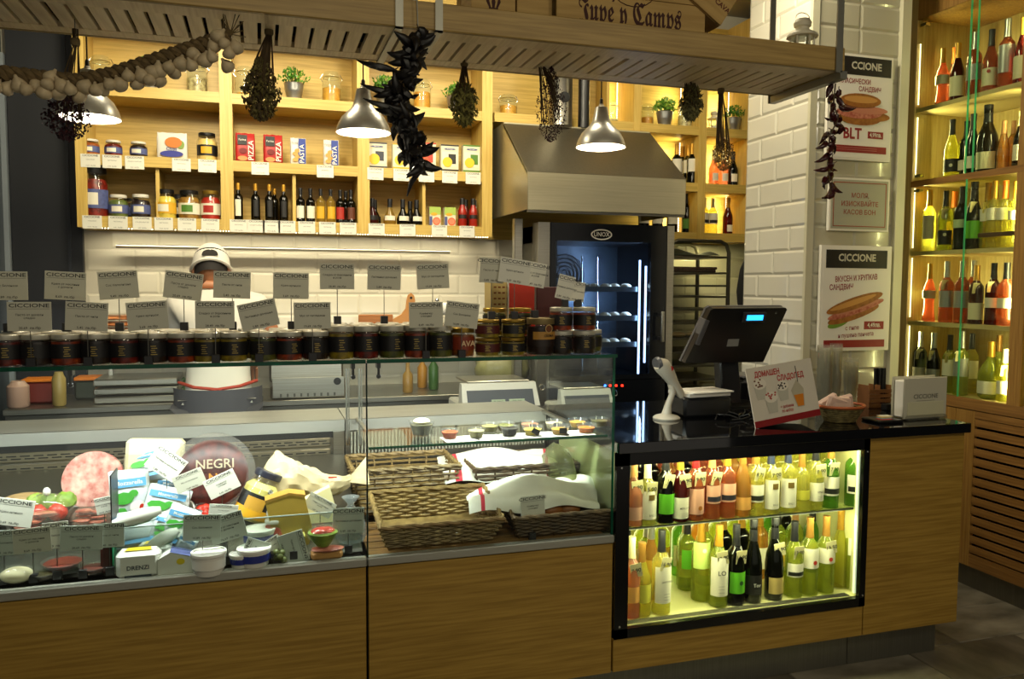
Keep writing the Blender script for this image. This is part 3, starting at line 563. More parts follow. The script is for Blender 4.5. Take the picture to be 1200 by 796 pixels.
bunch('dark purple dried flowers hung behind the garlic braid, over the first lamp', (88, 42), 0, 2.80, (78, 138, 26, 26), '3A1822', '241018', 240, .012, 18)
bunch('long brownish dried herb bunch between the first and second shelf bays', (315, 30), 0, 2.72, (306, 104, 22, 36), '6E6434', '4A3C24', 460, .015, 30, up=True)
bunch('short fan of green brown dried herbs over the cardboard boxes', (544, 68), 0, 2.9, (544, 122, 16, 24), '7A7438', '565028', 260, .015, 22, tip=1.8)
bunch('large dark purple bunch of small dried berries in front of the hood duct', (634, 66), 0, 2.86, (646, 122, 19, 44), '3E2028', '2A141A', 420, .008, 30, up=True)
bunch('fan of grey green dried herbs over the potted grass', (806, 76), 0, 2.9, (810, 120, 14, 20), '747042', '54502E', 260, .014, 22, tip=1.6)
bunch('dried bunch with long bare stems and a brown flower head, nearest the pillar', (845, 101), 0, 2.93, (848, 182, 14, 18), '846A34', '5E4826', 240, .010, 26)
# garlic braid
GAR = mat('garlic_skin', 'C8B490', .6, noise=.25, nscale=40); BRD = mat('dry_garlic_stalk', '6E5A38', .9, noise=.4, nscale=60)
path = [(-60, 86), (0, 86), (50, 92), (90, 96), (130, 88), (170, 75), (210, 62), (245, 50), (268, 42)]
PP = pts(path, 2.60); t = thing('garlic_braid', 'long braid of garlic bulbs swagged below the hanging rack', 'garlic', PP[0]); mm = M(); N = 90
def along(PP, u):
    u *= len(PP) - 1; i = min(int(u), len(PP) - 2); f = u - i; return PP[i].lerp(PP[i + 1], f)
for k in range(3):
    mm.tube([along(PP, u / N) + Vector((0, .014 * math.cos(u * .8 + k * 2.09), .014 * math.sin(u * .8 + k * 2.09))) - PP[0] for u in range(N + 1)], .012, BRD, 6)
obj('braided_stalks', mm, t)
def bulb_mesh(s): return M().lathe([(.004, .027), (.006, .020), (.014, .012), (.0215, .0), (.0225, -.008), (.017, -.018), (.006, -.022)][::-1], GAR, 12, TR(s=s)).mesh('garlic_bulb', 60)
BM = [bulb_mesh(s) for s in (.92, 1.0, .82)]
for i, (px, py) in enumerate([(-40, 100), (-22, 104), (-4, 101), (8, 103), (22, 99), (30, 104), (42, 100), (52, 107), (56, 98), (68, 108), (72, 100), (82, 104), (92, 112), (100, 101), (112, 105), (121, 104), (140, 98), (150, 88), (160, 97), (166, 88), (175, 93), (186, 94), (186, 82), (198, 78), (205, 84), (212, 74), (224, 76), (232, 68), (240, 70), (248, 66), (250, 54), (256, 42), (268, 62), (266, 77), (276, 55), (262, 50), (226, 62), (180, 84), (128, 98), (60, 90)]):
    p = at(px, py, Y=2.585 - .012 * (i % 3)); obj('garlic_bulb', BM[i % 3], t, loc=p - PP[0], rot=(R.uniform(-.6, .6), R.uniform(-.7, .7), 0))
mm = M(); e = at(270, 40, Y=2.6) - PP[0]
for k in range(12): mm.tube([e, e + Vector((R.uniform(-.06, .07), R.uniform(-.02, .02), R.uniform(-.01, .08)))], .0015, BRD, 4)
z = at(262, 38, Y=2.6); mm.tube([z - PP[0], Vector((z.x, 2.6, RZ0)) - PP[0]], .0015, TWINE, 4); obj('loose_stalks', mm, t)
# chili strings
def pepper(L_, r, mt, bend):
    P_ = [Vector((L_ * u * math.cos(bend * u), L_ * .1 * math.sin(u * 4), -L_ * u * math.sin(bend * u))) for u in (0, .15, .35, .6, .8, 1)]
    return M().tube(P_, [r * .45, r * .9, r, r * .8, r * .5, r * .1], mt, 7).tube([(0, 0, 0), (-.012, 0, .008)], .0018, STEM, 4).mesh('chili_pepper', 50)
CHB = mat('black_chili', '0A0606', .45); CHR = mat('dark_red_chili', '3A0C0C', .25, coat=.3)
def chili_string(label, P_, Y, mt, n, L_, r):
    PP = pts(P_, Y); t = thing('chili_string', label, 'chili string', PP[0], group='strings of dried chilies'); ms = [pepper(L_ * k, r, mt, b) for k, b in ((1, 1.1), (.8, 1.7), (1.1, -.5))]
    obj('string', M().tube([q - PP[0] for q in PP], .003, STEM, 5), t)
    for i in range(n):
        q = along(PP, (i + .3) / n) - PP[0]; a = R.choice((0, PI)) + R.uniform(-.9, .9)
        obj('chili_pepper', ms[i % 3], t, loc=q + Vector((R.uniform(-.018, .018), R.uniform(-.014, .014), 0)), rot=(R.uniform(-.9, .9), R.uniform(-.5, 1.2), a + R.uniform(-.7, .7)))
    return t, PP
t, PP = chili_string('large string of black dried chilies hanging by the steel straps', [(490, 34), (480, 60), (482, 80), (466, 105), (468, 130), (478, 150), (484, 175), (492, 192)], 2.53, CHB, 96, .062, .0165)
obj('chili_pepper', M().tube([Vector(q) - PP[0] for q in pts([(492, 190), (490, 202), (482, 214), (477, 230)], 2.53)], [.012, .011, .008, .002], CHB, 7), t)
for px, a in ((445, PI), (440, PI - .2), (448, PI + .1)):
    p = at(px + 22, 82 + (px - 440) * 6, Y=2.53); obj('chili_pepper', pepper(.12, .012, CHB, -.25), t, loc=p - PP[0], rot=(0, 0, a))
obj('hanging_wire', M().tube([(0, 0, 0), (-.005, .0, .12)], .002, STEELD, 5), t)
t, PP = chili_string('small string of dark red dried chilies beside the sandwich poster', [(979, 98), (977, 120), (982, 140), (972, 160), (972, 180), (971, 205), (974, 228)], 2.62, CHR, 26, .055, .0115)
obj('hanging_wire', M().tube([(0, 0, 0), (-.01, 0, RZ0 - PP[0].z - .02)], .0015, STEELD, 5), t)

# ================================================================ GOODS ON THE BACK WALL SHELVES
def cyl_label(m, r, z0, z1, mt, a0=-PI * .95, a1=-PI * .05, n=10, T=None):
    V = []; 
    for z in (z0, z1): V += [(r * math.cos(a0 + (a1 - a0) * i / n), r * math.sin(a0 + (a1 - a0) * i / n), z) for i in range(n + 1)]
    return m.add(V, [(i, i + 1, i + n + 2, i + n + 1) for i in range(n)], mt, T)
def goods(base, px, z, Y=4.77): 
    p = at(px, 220, Y=Y); s_ = 1
    d = RT * (px - 600) / FPX + DN * (0) + FW; x = d.x * (Y / d.y); return (x, Y, z)
JG = glassy('jar_glass', 'FCFCFA', .0, .8)
def jar(label, loc, h, r, food, lid, band, band2=None, group=None, name='food_jar', food_top=.86, neck=.8, cat='jar', ltext=None):
    t = thing(name, label, cat, loc, rz=R.uniform(-.15, .15), group=group); hl = h * .12; hb = h - hl
    obj('contents', M().lathe([(r * .93, .002), (r * .95, hb * .1), (r * .95, hb * food_top * .86), (r * neck * .93, hb * food_top)], food, 16), t)
    obj('glass_body', M().lathe([(r * .9, 0), (r, .006), (r, hb * .8), (r * neck, hb * .94), (r * neck, hb)], JG, 18), t)
    obj('lid', M().lathe([(r * neck * 1.04, hb - .002), (r * neck * 1.06, hb + .002), (r * neck * 1.06, h - .003), (r * neck * .98, h)], lid, 18), t)
    mm = M(); cyl_label(mm, r * 1.012, hb * .18, hb * .62, band)
    if band2: cyl_label(mm, r * 1.02, hb * .26, hb * .54, band2, -PI * .72, -PI * .38, 6)
    if ltext: text(mm, ltext, r * .42, INK, 0, hb * .45, -r * 1.03, .01)
    obj('paper_label', mm, t); return t
LIDW = mat('white_lid', 'D8D2C4', .3); LIDK = mat('black_lid', '141210', .3); LIDG = mat('gold_lid', 'A88838', .3, .8); LIDS = mat('silver_lid', 'A8A69C', .3, .9)
LB = mat('blue_label', '525C90', .6, noise=.3, nscale=60); LW = mat('cream_label', 'DCD6C2', .6); LR = mat('red_label', 'A02418', .6); LY = mat('yellow_label', 'D0A020', .6); LG = mat('green_label', '4C7A28', .6); LK = mat('black_label', '121010', .5)
F_ = lambda n, c, c2=None: mat('food_' + n, c, .4, nscale=45, c2=c2 or c)
PEACH = F_('apricot', 'B06020', '8A4414'); MAYO = F_('mayonnaise', 'E0C47C', 'D8B868'); PEPP = F_('peppers', '8C2010', '4A1208'); OLIV = F_('olives', '6E7A34', '4A5A24'); DJAM = F_('dark_jam', '24100C', '140808'); PICK = F_('pickles', 'A88030', '6E4A18'); TOMA = F_('tomato', 'B83018', '901C0C'); LEMM = F_('lemon_sauce', 'DCC850', 'C8B040')
gj = 'food jars on the oak wall shelves'
for px, fo, w_ in ((113, PEACH, 'apricot coloured jam'), (139, PEPP, 'reddish jam'), (168, DJAM, 'dark berry jam')):
    jar(f'small white lidded jar of {w_} with blue label, middle shelf', goods(0, px, ZB[1]), .082, .044, fo, LIDW, LB, LW, gj)
jar('yellow mayonnaise jar with black lid, middle shelf beside the snack bag', goods(0, 247, ZB[1]), .148, .053, MAYO, LIDK, LK, LY, gj, neck=.78)
jar('very large jar of dark red peppers, bottom shelf at the end', goods(0, 116, ZB[0]), .255, .066, PEPP, LIDK, LB, LW, gj, neck=.86)
jar('white lidded jar of green olives beside the very large pepper jar', goods(0, 143, ZB[0]), .118, .049, OLIV, LIDW, LB, LW, gj)
jar('white lidded jar of dark olives, last in the first bottom bay', goods(0, 169, ZB[0]), .124, .049, DJAM, LIDW, LB, LW, gj)
jar('dark lidded jar standing behind the two olive jars', goods(0, 158, ZB[0], 4.87), .11, .045, DJAM, LIDK, LB, None, gj)
jar('pale yellow mayonnaise jar on the bottom shelf', goods(0, 198, ZB[0]), .155, .054, LEMM, LIDK, LY, LW, gj, neck=.76)
jar('dark sauce jar standing behind the mayonnaise and pickle jars', goods(0, 213, ZB[0], 4.87), .14, .05, DJAM, LIDK, LK, LW, gj)
jar('jar of mixed orange pickles with black lid, bottom shelf', goods(0, 225, ZB[0]), .155, .056, PICK, LIDK, LW, LG, gj)
jar('jar of bright red tomato pickle with gold lid, bottom shelf', goods(0, 250, ZB[0]), .158, .052, TOMA, LIDG, LW, LR, gj)
BW_ = mat('bag_white', 'D8D4CC', .4); 
def bag(label, px, z, w, h, mt, extras, group, Y=4.8, d=.05, name='flour_bag', cat='package'):
    loc = goods(0, px, z, Y); t = thing(name, label, cat, loc, rz=R.uniform(-.08, .08), group=group)
    def fn(u, v):
        k = math.sin(PI * min(1, max(0, v * .85 + .12))) ** .4; a = 2 * PI * u
        return (w / 2 * (math.copysign(abs(math.cos(a)) ** .35, math.cos(a))) * (1 if v < .85 else .97), d / 2 * k * math.copysign(abs(math.sin(a)) ** .5, math.sin(a)) * (1 if v < .8 else (1 - v) * 5 + .04) , h * v + (.003 * math.sin(9 * u * 6.28) if v > .9 else 0))
    obj('bag', M().grid(fn, 24, 9, mt), t); mm = M(); extras(mm, w, h, -d / 2 - .0015); obj('print', mm, t); return t
def ex_snack(m, w, h, y):
    m.disc((.01, h * .62), w * .28, h * .2, y - .004, mat('print_orange', 'C07020', .5)).disc((-.0, h * .2), w * .38, h * .12, y - .003, mat('print_blue', '28308C', .5)).disc((w * .3, h * .55), w * .12, h * .16, y - .003, mat('print_green', '7A9440', .5))
    text(m, 'Chips', .024, LB, 0, h * .38, y - .004, .02)
bag('white snack bag with an orange and blue print, middle shelf', 207, ZB[1], .155, .145, BW_, ex_snack, 'bags on the middle shelf', name='snack_bag')
REDB = mat('red_bag', 'A81C18', .45); BLUB = mat('blue_print', '1C3890', .45)
def ex_pizza(m, w, h, y):
    m.box(-w * .40, w * .08, y - .003, y - .002, h * .60, h * .92, LK); text(m, 'Farina', .016, PAPER, -w * .16, h * .76, y - .004); text(m, 'PIZZA', .040, PAPER, w * .28, h * .42, y - .003, .01, ry=PI / 2); m.disc((-w * .15, h * .15), w * .25, h * .08, y - .003, mat('print_crust', 'D08850', .6)).disc((-w * .12, h * .4), w * .2, h * .09, y - .003, mat('print_sauce', '701010', .6))
for px, w_ in ((291, 'first red pizza flour bag, beside the shelf divider'), (323, 'second red pizza flour bag, beside the blue and white packets')): bag(w_, px, ZB[1], .105, .165, REDB, ex_pizza, 'bags on the middle shelf')
def ex_pasta(m, w, h, y):
    m.box(w * .0, w * .44, y - .003, y - .002, 0.01, h * .96, BLUB); text(m, 'PASTA', .036, PAPER, w * .22, h * .42, y - .0045, .01, ry=PI / 2); text(m, 'Farina', .014, INK, -w * .22, h * .8, y - .003)
    for q in range(4): m.disc((-w * .2 + .012 * (q % 2), h * (.2 + .11 * q)), w * .18, h * .07, y - .003, mat('print_pasta', 'C89A50', .6))
for px, w_ in ((352, 'first blue and white pasta flour packet, beside the red bags'), (390, 'second blue and white pasta flour packet, beside the lamp')): bag(w_, px, ZB[1], .088, .155, BW_, ex_pasta, 'bags on the middle shelf', name='pasta_packet')
def carton(label, px, z, w, h, d, c1, band, fruit, Y=4.75, rz=0, group='cartons on the wall shelves', big=True):
    t = thing('food_carton', label, 'box', goods(0, px, z, Y), rz=rz, group=group); obj('box', M().cbox(-w / 2, w / 2, 0, d, 0, h, c1, .0015), t); mm = M()
    if big:
        mm.box(-w * .42, w * .42, -.001, -.0005, h * .2, h * .74, LW).box(-w * .08, w * .34, -.0016, -.001, h * .3, h * .66, band).disc((-w * .14, h * .36), w * .27, w * .27, -.003, fruit).box(-w / 2, w / 2, -.0012, -.0005, 0, h * .1, band).box(-w / 2, w / 2, -.0012, -.0005, h * .95, h, band)
        mm.disc((0, h * .84), w * .32, h * .035, -.002, LB); text(mm, 'Montagna', .009, PAPER, 0, h * .84, -.003)
    else:
        mm.disc((w * .12, h * .25), w * .34, w * .34, -.002, fruit).disc((w * .12, h * .25), w * .27, w * .27, -.003, mat('print_pink', 'E88060', .6)).box(-w / 2, w / 2, -.0012, -.0005, h * .6, h, mat('print_lime', 'A0B850', .6)).disc((-w * .1, h * .62), w * .3, h * .08, -.002, LY)
        mm.box(-w / 2, -w * .25, -.0014, -.0005, 0, h * .5, LB)
    obj('print', mm, t); return t
FY = mat('print_lemon', 'DCB81C', .5); FO = mat('print_red_orange', 'D84A18', .5); LRD = mat('print_scarlet', 'C03018', .5); BX = mat('carton_cream', 'D8D0B4', .6)
carton('cream carton with dark band and yellow fruit, first in its bay', 443, ZB[1], .115, .15, .05, BX, mat('print_slate', '2A2E3C', .5), FY)
carton('cream carton half hidden behind the black chili string', 472, ZB[1], .11, .15, .05, BX, LY, FY)
carton('cream carton with scarlet band and orange fruit', 500, ZB[1], .115, .165, .05, BX, LRD, FO)
carton('cream carton with black band and yellow fruit', 527, ZB[1], .108, .160, .05, BX, LK, FY)
carton('cream carton with green band and yellow fruit, last in its bay', 552.5, ZB[1], .108, .165, .05, BX, LG, FY)
carton('small fruit tea carton beside the thin divider', 510, ZB[0], .068, .112, .045, BX, LG, FO, big=False)
carton('small fruit tea carton beside the two red sauce bottles', 527.5, ZB[0], .068, .112, .045, BX, LG, FO, big=False)

def bottle(label, loc, h, r, gm, cap, lab=None, z0=.15, z1=.5, kind='bordeaux', group=None, name='wine_bottle', capz=.74, extra=None, price=None, arc=.42, tagrot=0, cat='bottle', rz=None, lean=None):
    """proportions: h height, r radius; lab = label material, z0..z1 as shares of the height"""
    key = (kind, round(h, 3), round(r, 4), gm.name)
    if key not in BCACHE:
        pr = {'bordeaux': [(.85, 0), (1, .01), (1, .60), (.93, .65), (.55, .71), (.36, .755), (.34, .97), (.37, .975), (.37, 1)],
              'burgundy': [(.85, 0), (1, .01), (1, .47), (.9, .54), (.62, .64), (.40, .74), (.34, .82), (.34, .97), (.38, .975), (.38, 1)],
              'hock': [(.85, 0), (1, .01), (1, .42), (.85, .55), (.6, .68), (.38, .82), (.34, .97), (.37, 1)],
              'champagne': [(.88, 0), (1, .015), (1, .44), (.88, .55), (.6, .66), (.38, .76), (.34, .86), (.42, .88), (.40, 1)],
              'waist': [(.9, 0), (1, .02), (.78, .2), (.72, .34), (.95, .5), (.8, .6), (.42, .72), (.32, .8), (.32, 1)],
              'round': [(.7, 0), (.95, .05), (1, .25), (.97, .45), (.7, .58), (.35, .68), (.28, .78), (.28, 1)],
              'flask': [(.85, 0), (1, .05), (1, .22), (.8, .38), (.45, .54), (.36, .66), (.36, 1)],
              'square': [(.95, 0), (1, .01), (1, .62), (.8, .68), (.42, .73), (.38, 1)],
              'sauce': [(.9, 0), (1, .02), (1, .5), (.85, .62), (.6, .7), (.5, .8), (.5, 1)]}[kind]
        pr = [(a * r, b * h) for a, b in pr]; BCACHE[key] = (M().lathe(pr, gm, 16).mesh('glass_body', 50), pr)
    me, pr = BCACHE[key]
    t = thing(name, label, cat, loc, rz=R.uniform(-.2, .2) if rz is None else rz, group=group)
    if lean: t.rotation_euler = lean
    obj('glass_body', me, t); rn = pr[-1][0]
    def rad(z):
        for (ra, za), (rb, zb) in zip(pr, pr[1:]):
            if za <= z <= zb: return ra + (rb - ra) * (z - za) / max(1e-6, zb - za)
        return rn
    cz = capz * h; ck = ('cap', key, cap.name, capz)
    if ck not in BCACHE: BCACHE[ck] = M().lathe([(rad(cz) + .0012, cz), (rad((cz + h) / 2) + .0012, (cz + h) / 2), (rn + .0014, h - .004), (rn + .001, h + .001)], cap, 12).mesh('foil_cap', 50)
    obj('foil_cap', BCACHE[ck], t)
    if lab:
        lk = ('lab', key, lab.name, z0, z1, arc, extra)
        if lk not in BCACHE:
            mm = M(); cyl_label(mm, r * 1.015 + .0004, z0 * h, z1 * h, lab, -PI / 2 - PI * arc, -PI / 2 + PI * arc, 8)
            if extra: extra(mm, r * 1.03 + .0006, z0 * h, z1 * h)
            BCACHE[lk] = mm.mesh('paper_label', 50)
        obj('paper_label', BCACHE[lk], t)
    if price:
        pk = ('tag', price)
        if pk not in BCACHE:
            mm = M().box(-.022, .022, -.0006, .0006, -.054, 0, mat('kraft_tag', 'D2C896', .7)); text(mm, price, .022, INK, 0, -.028, -.0010, .02); mm.box(-.014, .014, -.0011, -.0006, -.040, -.039, INKG).tube([(0, 0, 0), (-.004, .004, .018)], .0006, PAPER, 4); BCACHE[pk] = mm.mesh('price_tag', 0)
        rz_ = t.rotation_euler.z; y = -rad(h * .66) - .006; o = obj('price_tag', BCACHE[pk], t, loc=(.012 * math.sin(tagrot), min(y, -r * .75), h * .70), rot=(.12, tagrot, -rz_ + .3 * math.sin(tagrot * 3)))
    return t
BCACHE = {}
def stripe(c): 
    mt = mat('stripe_' + c, c, .5)
    def f(m, r, a, b): cyl_label(m, r, a + (b - a) * .1, a + (b - a) * .38, mt, -PI * .85, -PI * .15, 6)
    return f
def square_print(c):
    mt = mat('square_' + c, c, .5)
    def f(m, r, a, b): cyl_label(m, r, a + (b - a) * .68, a + (b - a) * .88, mt, -PI * .62, -PI * .38, 3); text(m, 'BALI', .012, INKG, 0, a + (b - a) * .15, -r - .0006)
    return f
def words(s1, size=.013, c=INK, f_=.5, more=None):
    def f(m, r, a, b):
        text(m, s1, size, c, 0, a + (b - a) * f_, -r - .0006, .01)
        for q in range(3): m.box(-.012, .012, -r - .0008, -r - .0004, a + (b - a) * (.1 + .08 * q), a + (b - a) * (.1 + .08 * q) + .0008, INKG)
    return f
def blob(c, f_=.6):
    mt = mat('emblem_' + c, c, .5)
    def f(m, r, a, b): m.disc((0, a + (b - a) * f_), .009, .009, -r - .0008, mt, 10)
    return f
W1, W2, W3, BL1 = words('VINO', .012), words('LO', .026, f_=.6), words('Tor', .02, PAPER), blob('B03020', .3)
GDK = glassy('dark_bottle_glass', '1C1C0C', .5, .9, glow='0A0C06'); GGR = glassy('green_bottle_glass', 'D4D888', .3, .9, glow='BCC848'); GCL = glassy('white_wine_glass', 'E8E484', .3, .9, glow='DAD450')
GYE = glassy('pale_wine_glass', 'EEEAA0', .28, .9, glow='E0DA70'); GRO = glassy('rose_wine_glass', 'DCA080', .38, .9, glow='C07048'); GAM = glassy('amber_wine_glass', 'E8BC78', .35, .9, glow='D0A050'); GRD = glassy('red_bottle_glass', '6A1A14', .5, .9, glow='601814'); GRP = glassy('pink_wine_glass', 'F0B898', .35, .9, glow='E0A080'); GOIL = glassy('oil_glass', '1A1808', .6, .9, glow='14120A'); GVY = glassy('yellow_vinegar_glass', 'D8B850', .45, .9, glow='C8A848')
GGRN = glassy('bright_green_glass', 'A4CC7C', .3, .9, glow='6CA03C'); GAMD = glassy('brown_champagne_glass', '3A2A0C', .55, .9, glow='281C0A')
CB, CG, CT, CW, CR, CS = (mat('cap_black', '101014', .4), mat('cap_gold', 'C09030', .35, .6), mat('cap_tan', 'A87848', .4), mat('cap_cream', 'D8CC98', .4), mat('cap_red', '8C1418', .35), mat('cap_silver', 'A8A8A4', .3, .8))
CBR = mat('cap_bronze', '8C6428', .4, .4); CN = mat('cap_navy', '1C2238', .4); CO = mat('cap_orange', 'D87018', .4)
go = 'small bottles on the bottom wall shelf'
oil = [('dark square oil bottle with long pale label, beside the divider', 282, GOIL, LW), ('dark square oil bottle with narrow white side label', 302, GOIL, LK), ('tall dark oil bottle with grey label, in front of another', 318, GOIL, LK), ('dark oil bottle, last before the thin divider', 334.5, GOIL, LK)]
for l_, px, g_, lb in oil: bottle(l_, goods(0, px, ZB[0], 4.76), .205, .0245, g_, CG, lb, .12, .56, 'square', go, 'oil_bottle', .82, arc=.2)
bottle('dark oil bottle standing behind the third oil bottle', goods(0, 324, ZB[0], 4.83), .19, .024, GOIL, CG, None, kind='square', group=go, name='oil_bottle', capz=.82)
for l_, px, g_, lb, y in (('black vinegar bottle with cream label, beside the thin divider', 354, GOIL, LW, 4.76), ('black vinegar bottle with cream label, beside the yellow vinegar', 365.5, GOIL, LW, 4.76), ('yellow vinegar bottle beside the black ones', 377.5, GVY, LY, 4.76), ('yellow vinegar bottle beside the red labelled ones', 389, GVY, LY, 4.76),
    ('dark bottle with red label, beside the yellow vinegar', 400, GOIL, LR, 4.77), ('dark bottle with red brown label, middle of three', 406.5, GOIL, mat('rust_label', '8A3A18', .6), 4.82), ('dark bottle with brown label, last in its bay', 412.5, GOIL, mat('brown_label', '5A2A14', .6), 4.76)):
    bottle(l_, goods(0, px, ZB[0], y), .19, .0255, g_, CB, lb, .12, .48, 'bordeaux', go, 'vinegar_bottle', .8, arc=.3)
SIL = mat('grey_label', '8C8A84', .5)
for l_, px, g_, y, lb in (('dark bulb shaped sauce bottle, first in its bay', 437, GRD, 4.76, LK), ('dark bulb shaped sauce bottle standing behind the first', 440, GOIL, 4.84, LK), ('pale amber bulb shaped bottle with white oval label', 457.5, GVY, 4.76, LW), ('grey bulb shaped bottle beside the amber one', 472.5, GOIL, 4.76, LW), ('black capped bulb shaped bottle half hidden behind its neighbours', 481, GOIL, 4.85, LK), ('grey bulb shaped bottle beside the thin divider', 488.5, GOIL, 4.76, LW)):
    bottle(l_, goods(0, px, ZB[0], y), .148, .036, g_, CB, lb, .16, .34, 'flask', go, 'sauce_bottle', .68, arc=.3, cat='bottle')
for l_, px in (('red hot sauce bottle beside the tea cartons', 541.5), ('red hot sauce bottle at the very end of the shelf unit', 554)):
    bottle(l_, goods(0, px, ZB[0], 4.76), .168, .026, mat('red_sauce', '981C10', .3), CB, LK, .28, .42, 'sauce', go, 'sauce_bottle', .78, extra=None)
for px in (545.5, 558): bottle(('dark' if px < 550 else 'deep red') + ' sauce bottle behind the hot sauce bottles', goods(0, px, ZB[0], 4.84), .168, .025, mat('dark_red_sauce', '5A100C', .3), CB, None, kind='sauce', group=go, name='sauce_bottle', capz=.78)
# storage jars and plants on the top shelf
SJ = glassy('storage_glass', 'F8FCF8', .05, .9)
def storage_jar(label, loc, h, r, food, fill):
    t = thing('storage_jar', label, 'jar', loc, group='clip top storage jars'); b = h * .84
    obj('contents', M().lathe([(r * .92, .004), (r * .93, b * fill * .97), (r * .5, b * fill)], food, 14), t); obj('glass_body', M().lathe([(r * .92, 0), (r, .006), (r, b * .84), (r * .8, b * .95), (r * .82, b)], SJ, 18), t)
    obj('lid', M().lathe([(r * .86, b), (r * .86, b + .008), (r * .7, h - .004), (r * .3, h)], SJ, 16), t)
    obj('wire_clip', M().tube([(r * .9 * math.cos(a * PI / 10), r * .9 * math.sin(a * PI / 10), b - .006) for a in range(21)], .002, CHROME, 5).tube([(r * .9, 0, b - .03), (r * 1.15, 0, b - .01), (r * .9, 0, b + .015)], .002, CHROME, 5).tube([(-r * .9, 0, b - .03), (-r * 1.15, 0, b - .012), (-r * .9, 0, b + .015)], .002, CHROME, 5), t); return t
PAST = F_('pasta', 'D8A028', 'B88018'); BEAN = F_('beans', 'D8C890', '7C6838'); CORN = F_('corn', 'D89A18', 'C07C10')
for l_, px, f_, fl, h in (('clip top jar of yellow pasta behind the garlic braid', 127, PAST, .5, .175), ('clip top jar of layered pasta and beans', 237, BEAN, .62, .18), ('clip top jar partly behind the long herb bunch', 292, PAST, .2, .18), ('clip top jar of short pasta beside the big potted plant', 391, PAST, .6, .19), ('clip top jar of corn pasta beside the black chili string', 495, CORN, .7, .19)):
    storage_jar(l_, goods(0, px, ZB[2], 4.84), h, .054, f_, fl)
storage_jar('clip top jar of pasta above the hood, beside the duct', goods(0, 594, ZB[2], 4.84), .14, .055, PAST, .6)
storage_jar('clip top jar beside the lamp cord, above the hood', goods(0, 713, ZB[2], 4.86), .15, .045, BEAN, .3)
storage_jar('clip top jar of pasta left of the potted grass', goods(0, 754, ZB[2], 4.84), .15, .042, CORN, .5)
storage_jar('clip top jar of pale shells behind the herb fan', goods(0, 798, ZB[2], 4.84), .15, .05, BEAN, .75)
POTM = mat('zinc_pot', 'A8AAA8', .32, .85, noise=.15, nscale=8)
LEAFS = [mat('leaf_' + c, c, .5) for c in ('4C8020', '35641A', '6C9A28', '88A83C')]
def plant(label, loc, s=1, dark=False, grass=False):
    t = thing('potted_plant', label, 'plant', loc, s=s, rz=R.uniform(0, 3), group='small plants in zinc pots')
    obj('pot', M().lathe([(.042, 0), (.045, .03), (.0475, .033), (.048, .045), (.0505, .048), (.052, .062), (.058, .098), (.061, .1), (.058, .103), (.054, .1), (.05, .09)], POTM, 20), t); obj('soil', M().lathe([(.0, .085), (.052, .086)], mat('soil', '2A1C10', .9), 12), t); mm = M()
    for i in range(240):
        a = R.uniform(0, 2 * PI); e = R.uniform(.1, 1.45); r = R.uniform(.03, .085); c = Vector((r * math.cos(a) * math.cos(e) * 1.1, r * math.sin(a) * math.cos(e) * 1.1, .1 + r * math.sin(e) * 1.05)); l_ = .022 if not grass else .03
        mm.add([(0, 0, 0), (l_ * .28, 0, l_ * .4), (0, 0, l_), (-l_ * .28, 0, l_ * .4)], [(0, 1, 2, 3)], LEAFS[R.choice((0, 1, 1) if dark else (0, 2, 3, 2) if grass else (0, 0, 2, 1))], TR(*c, R.uniform(-.9, .9), R.uniform(-.9, .9), R.uniform(0, 6)))
    obj('foliage', mm, t, kind='stuff', smooth=0); return t
plant('green leafy plant in a zinc pot behind the garlic braid', goods(0, 184, ZB[2], 4.80), .95); plant('full green plant in a bright zinc pot, beside the long herb bunch', goods(0, 348, ZB[2], 4.80), .95)
plant('green plant in zinc pot hidden by the black chili string', goods(0, 452, ZB[2], 4.80), .95); plant('light green plant in zinc pot behind the short herb fan', goods(0, 533, ZB[2], 4.80), .9)
plant('bright grassy plant in zinc pot in the lit shelf bay', goods(0, 774, ZB[2], 4.80), .95, grass=True); plant('dark leafy plant in zinc pot between two white lanterns', goods(0, 853, ZB[2], 4.80), .9, True)
lantern('white lantern on the lit shelf, left of the dark plant', goods(0, 831, ZB[2], 4.8), .85); lantern('white lantern on the lit shelf, right of the dark plant', goods(0, 867, ZB[2], 4.83), .85)
# wine on the lit shelves by the hood
gw = 'wine on the lit shelves beside the hood'
for i, (px, y) in enumerate(((789, 4.82), (795, 4.9), (802, 4.84), (808, 4.78))): bottle('dark bottle with gold cap, ' + ('half behind the hood slope', 'in the rear between its neighbours', 'second from the compartment side', 'next to the compartment side')[i] + ', upper shelf', goods(0, px if i < 3 else 806.5, ZB[1], y), .262, .0335, GDK, CG, LW, .3, .62, 'bordeaux', gw)
for i, (px, g_) in enumerate(((832, GRP), (843, GRP), (854, GDK), (867, GDK))): bottle(('pale rose bottle beside the upright', 'pale rose bottle behind the dried bunch', 'dark bottle with round white label', 'dark bottle with round white label nearest the pillar')[i] + ', upper wine shelf', goods(0, px, ZB[1], 4.82), .235, .033, g_, CW if i != 2 else CB, LW, .14, .36, 'burgundy', gw, arc=.22)
for i, px in enumerate((811, 822, 832)): bottle(('clear', 'clear', 'clear')[i] + ' wine bottle with black banded label, ' + ('first', 'second', 'third')[i] + ' of three, lower lit shelf', goods(0, px, ZB[0], 4.82), .238, .031, GYE, CW, LW, .28, .58, 'bordeaux', gw, extra=stripe('14140E'), arc=.45)
bottle('green labelled dark bottle half behind the hood corner', goods(0, 801.5, ZB[0], 4.84), .27, .031, GDK, CB, LG, .12, .36, 'bordeaux', gw)
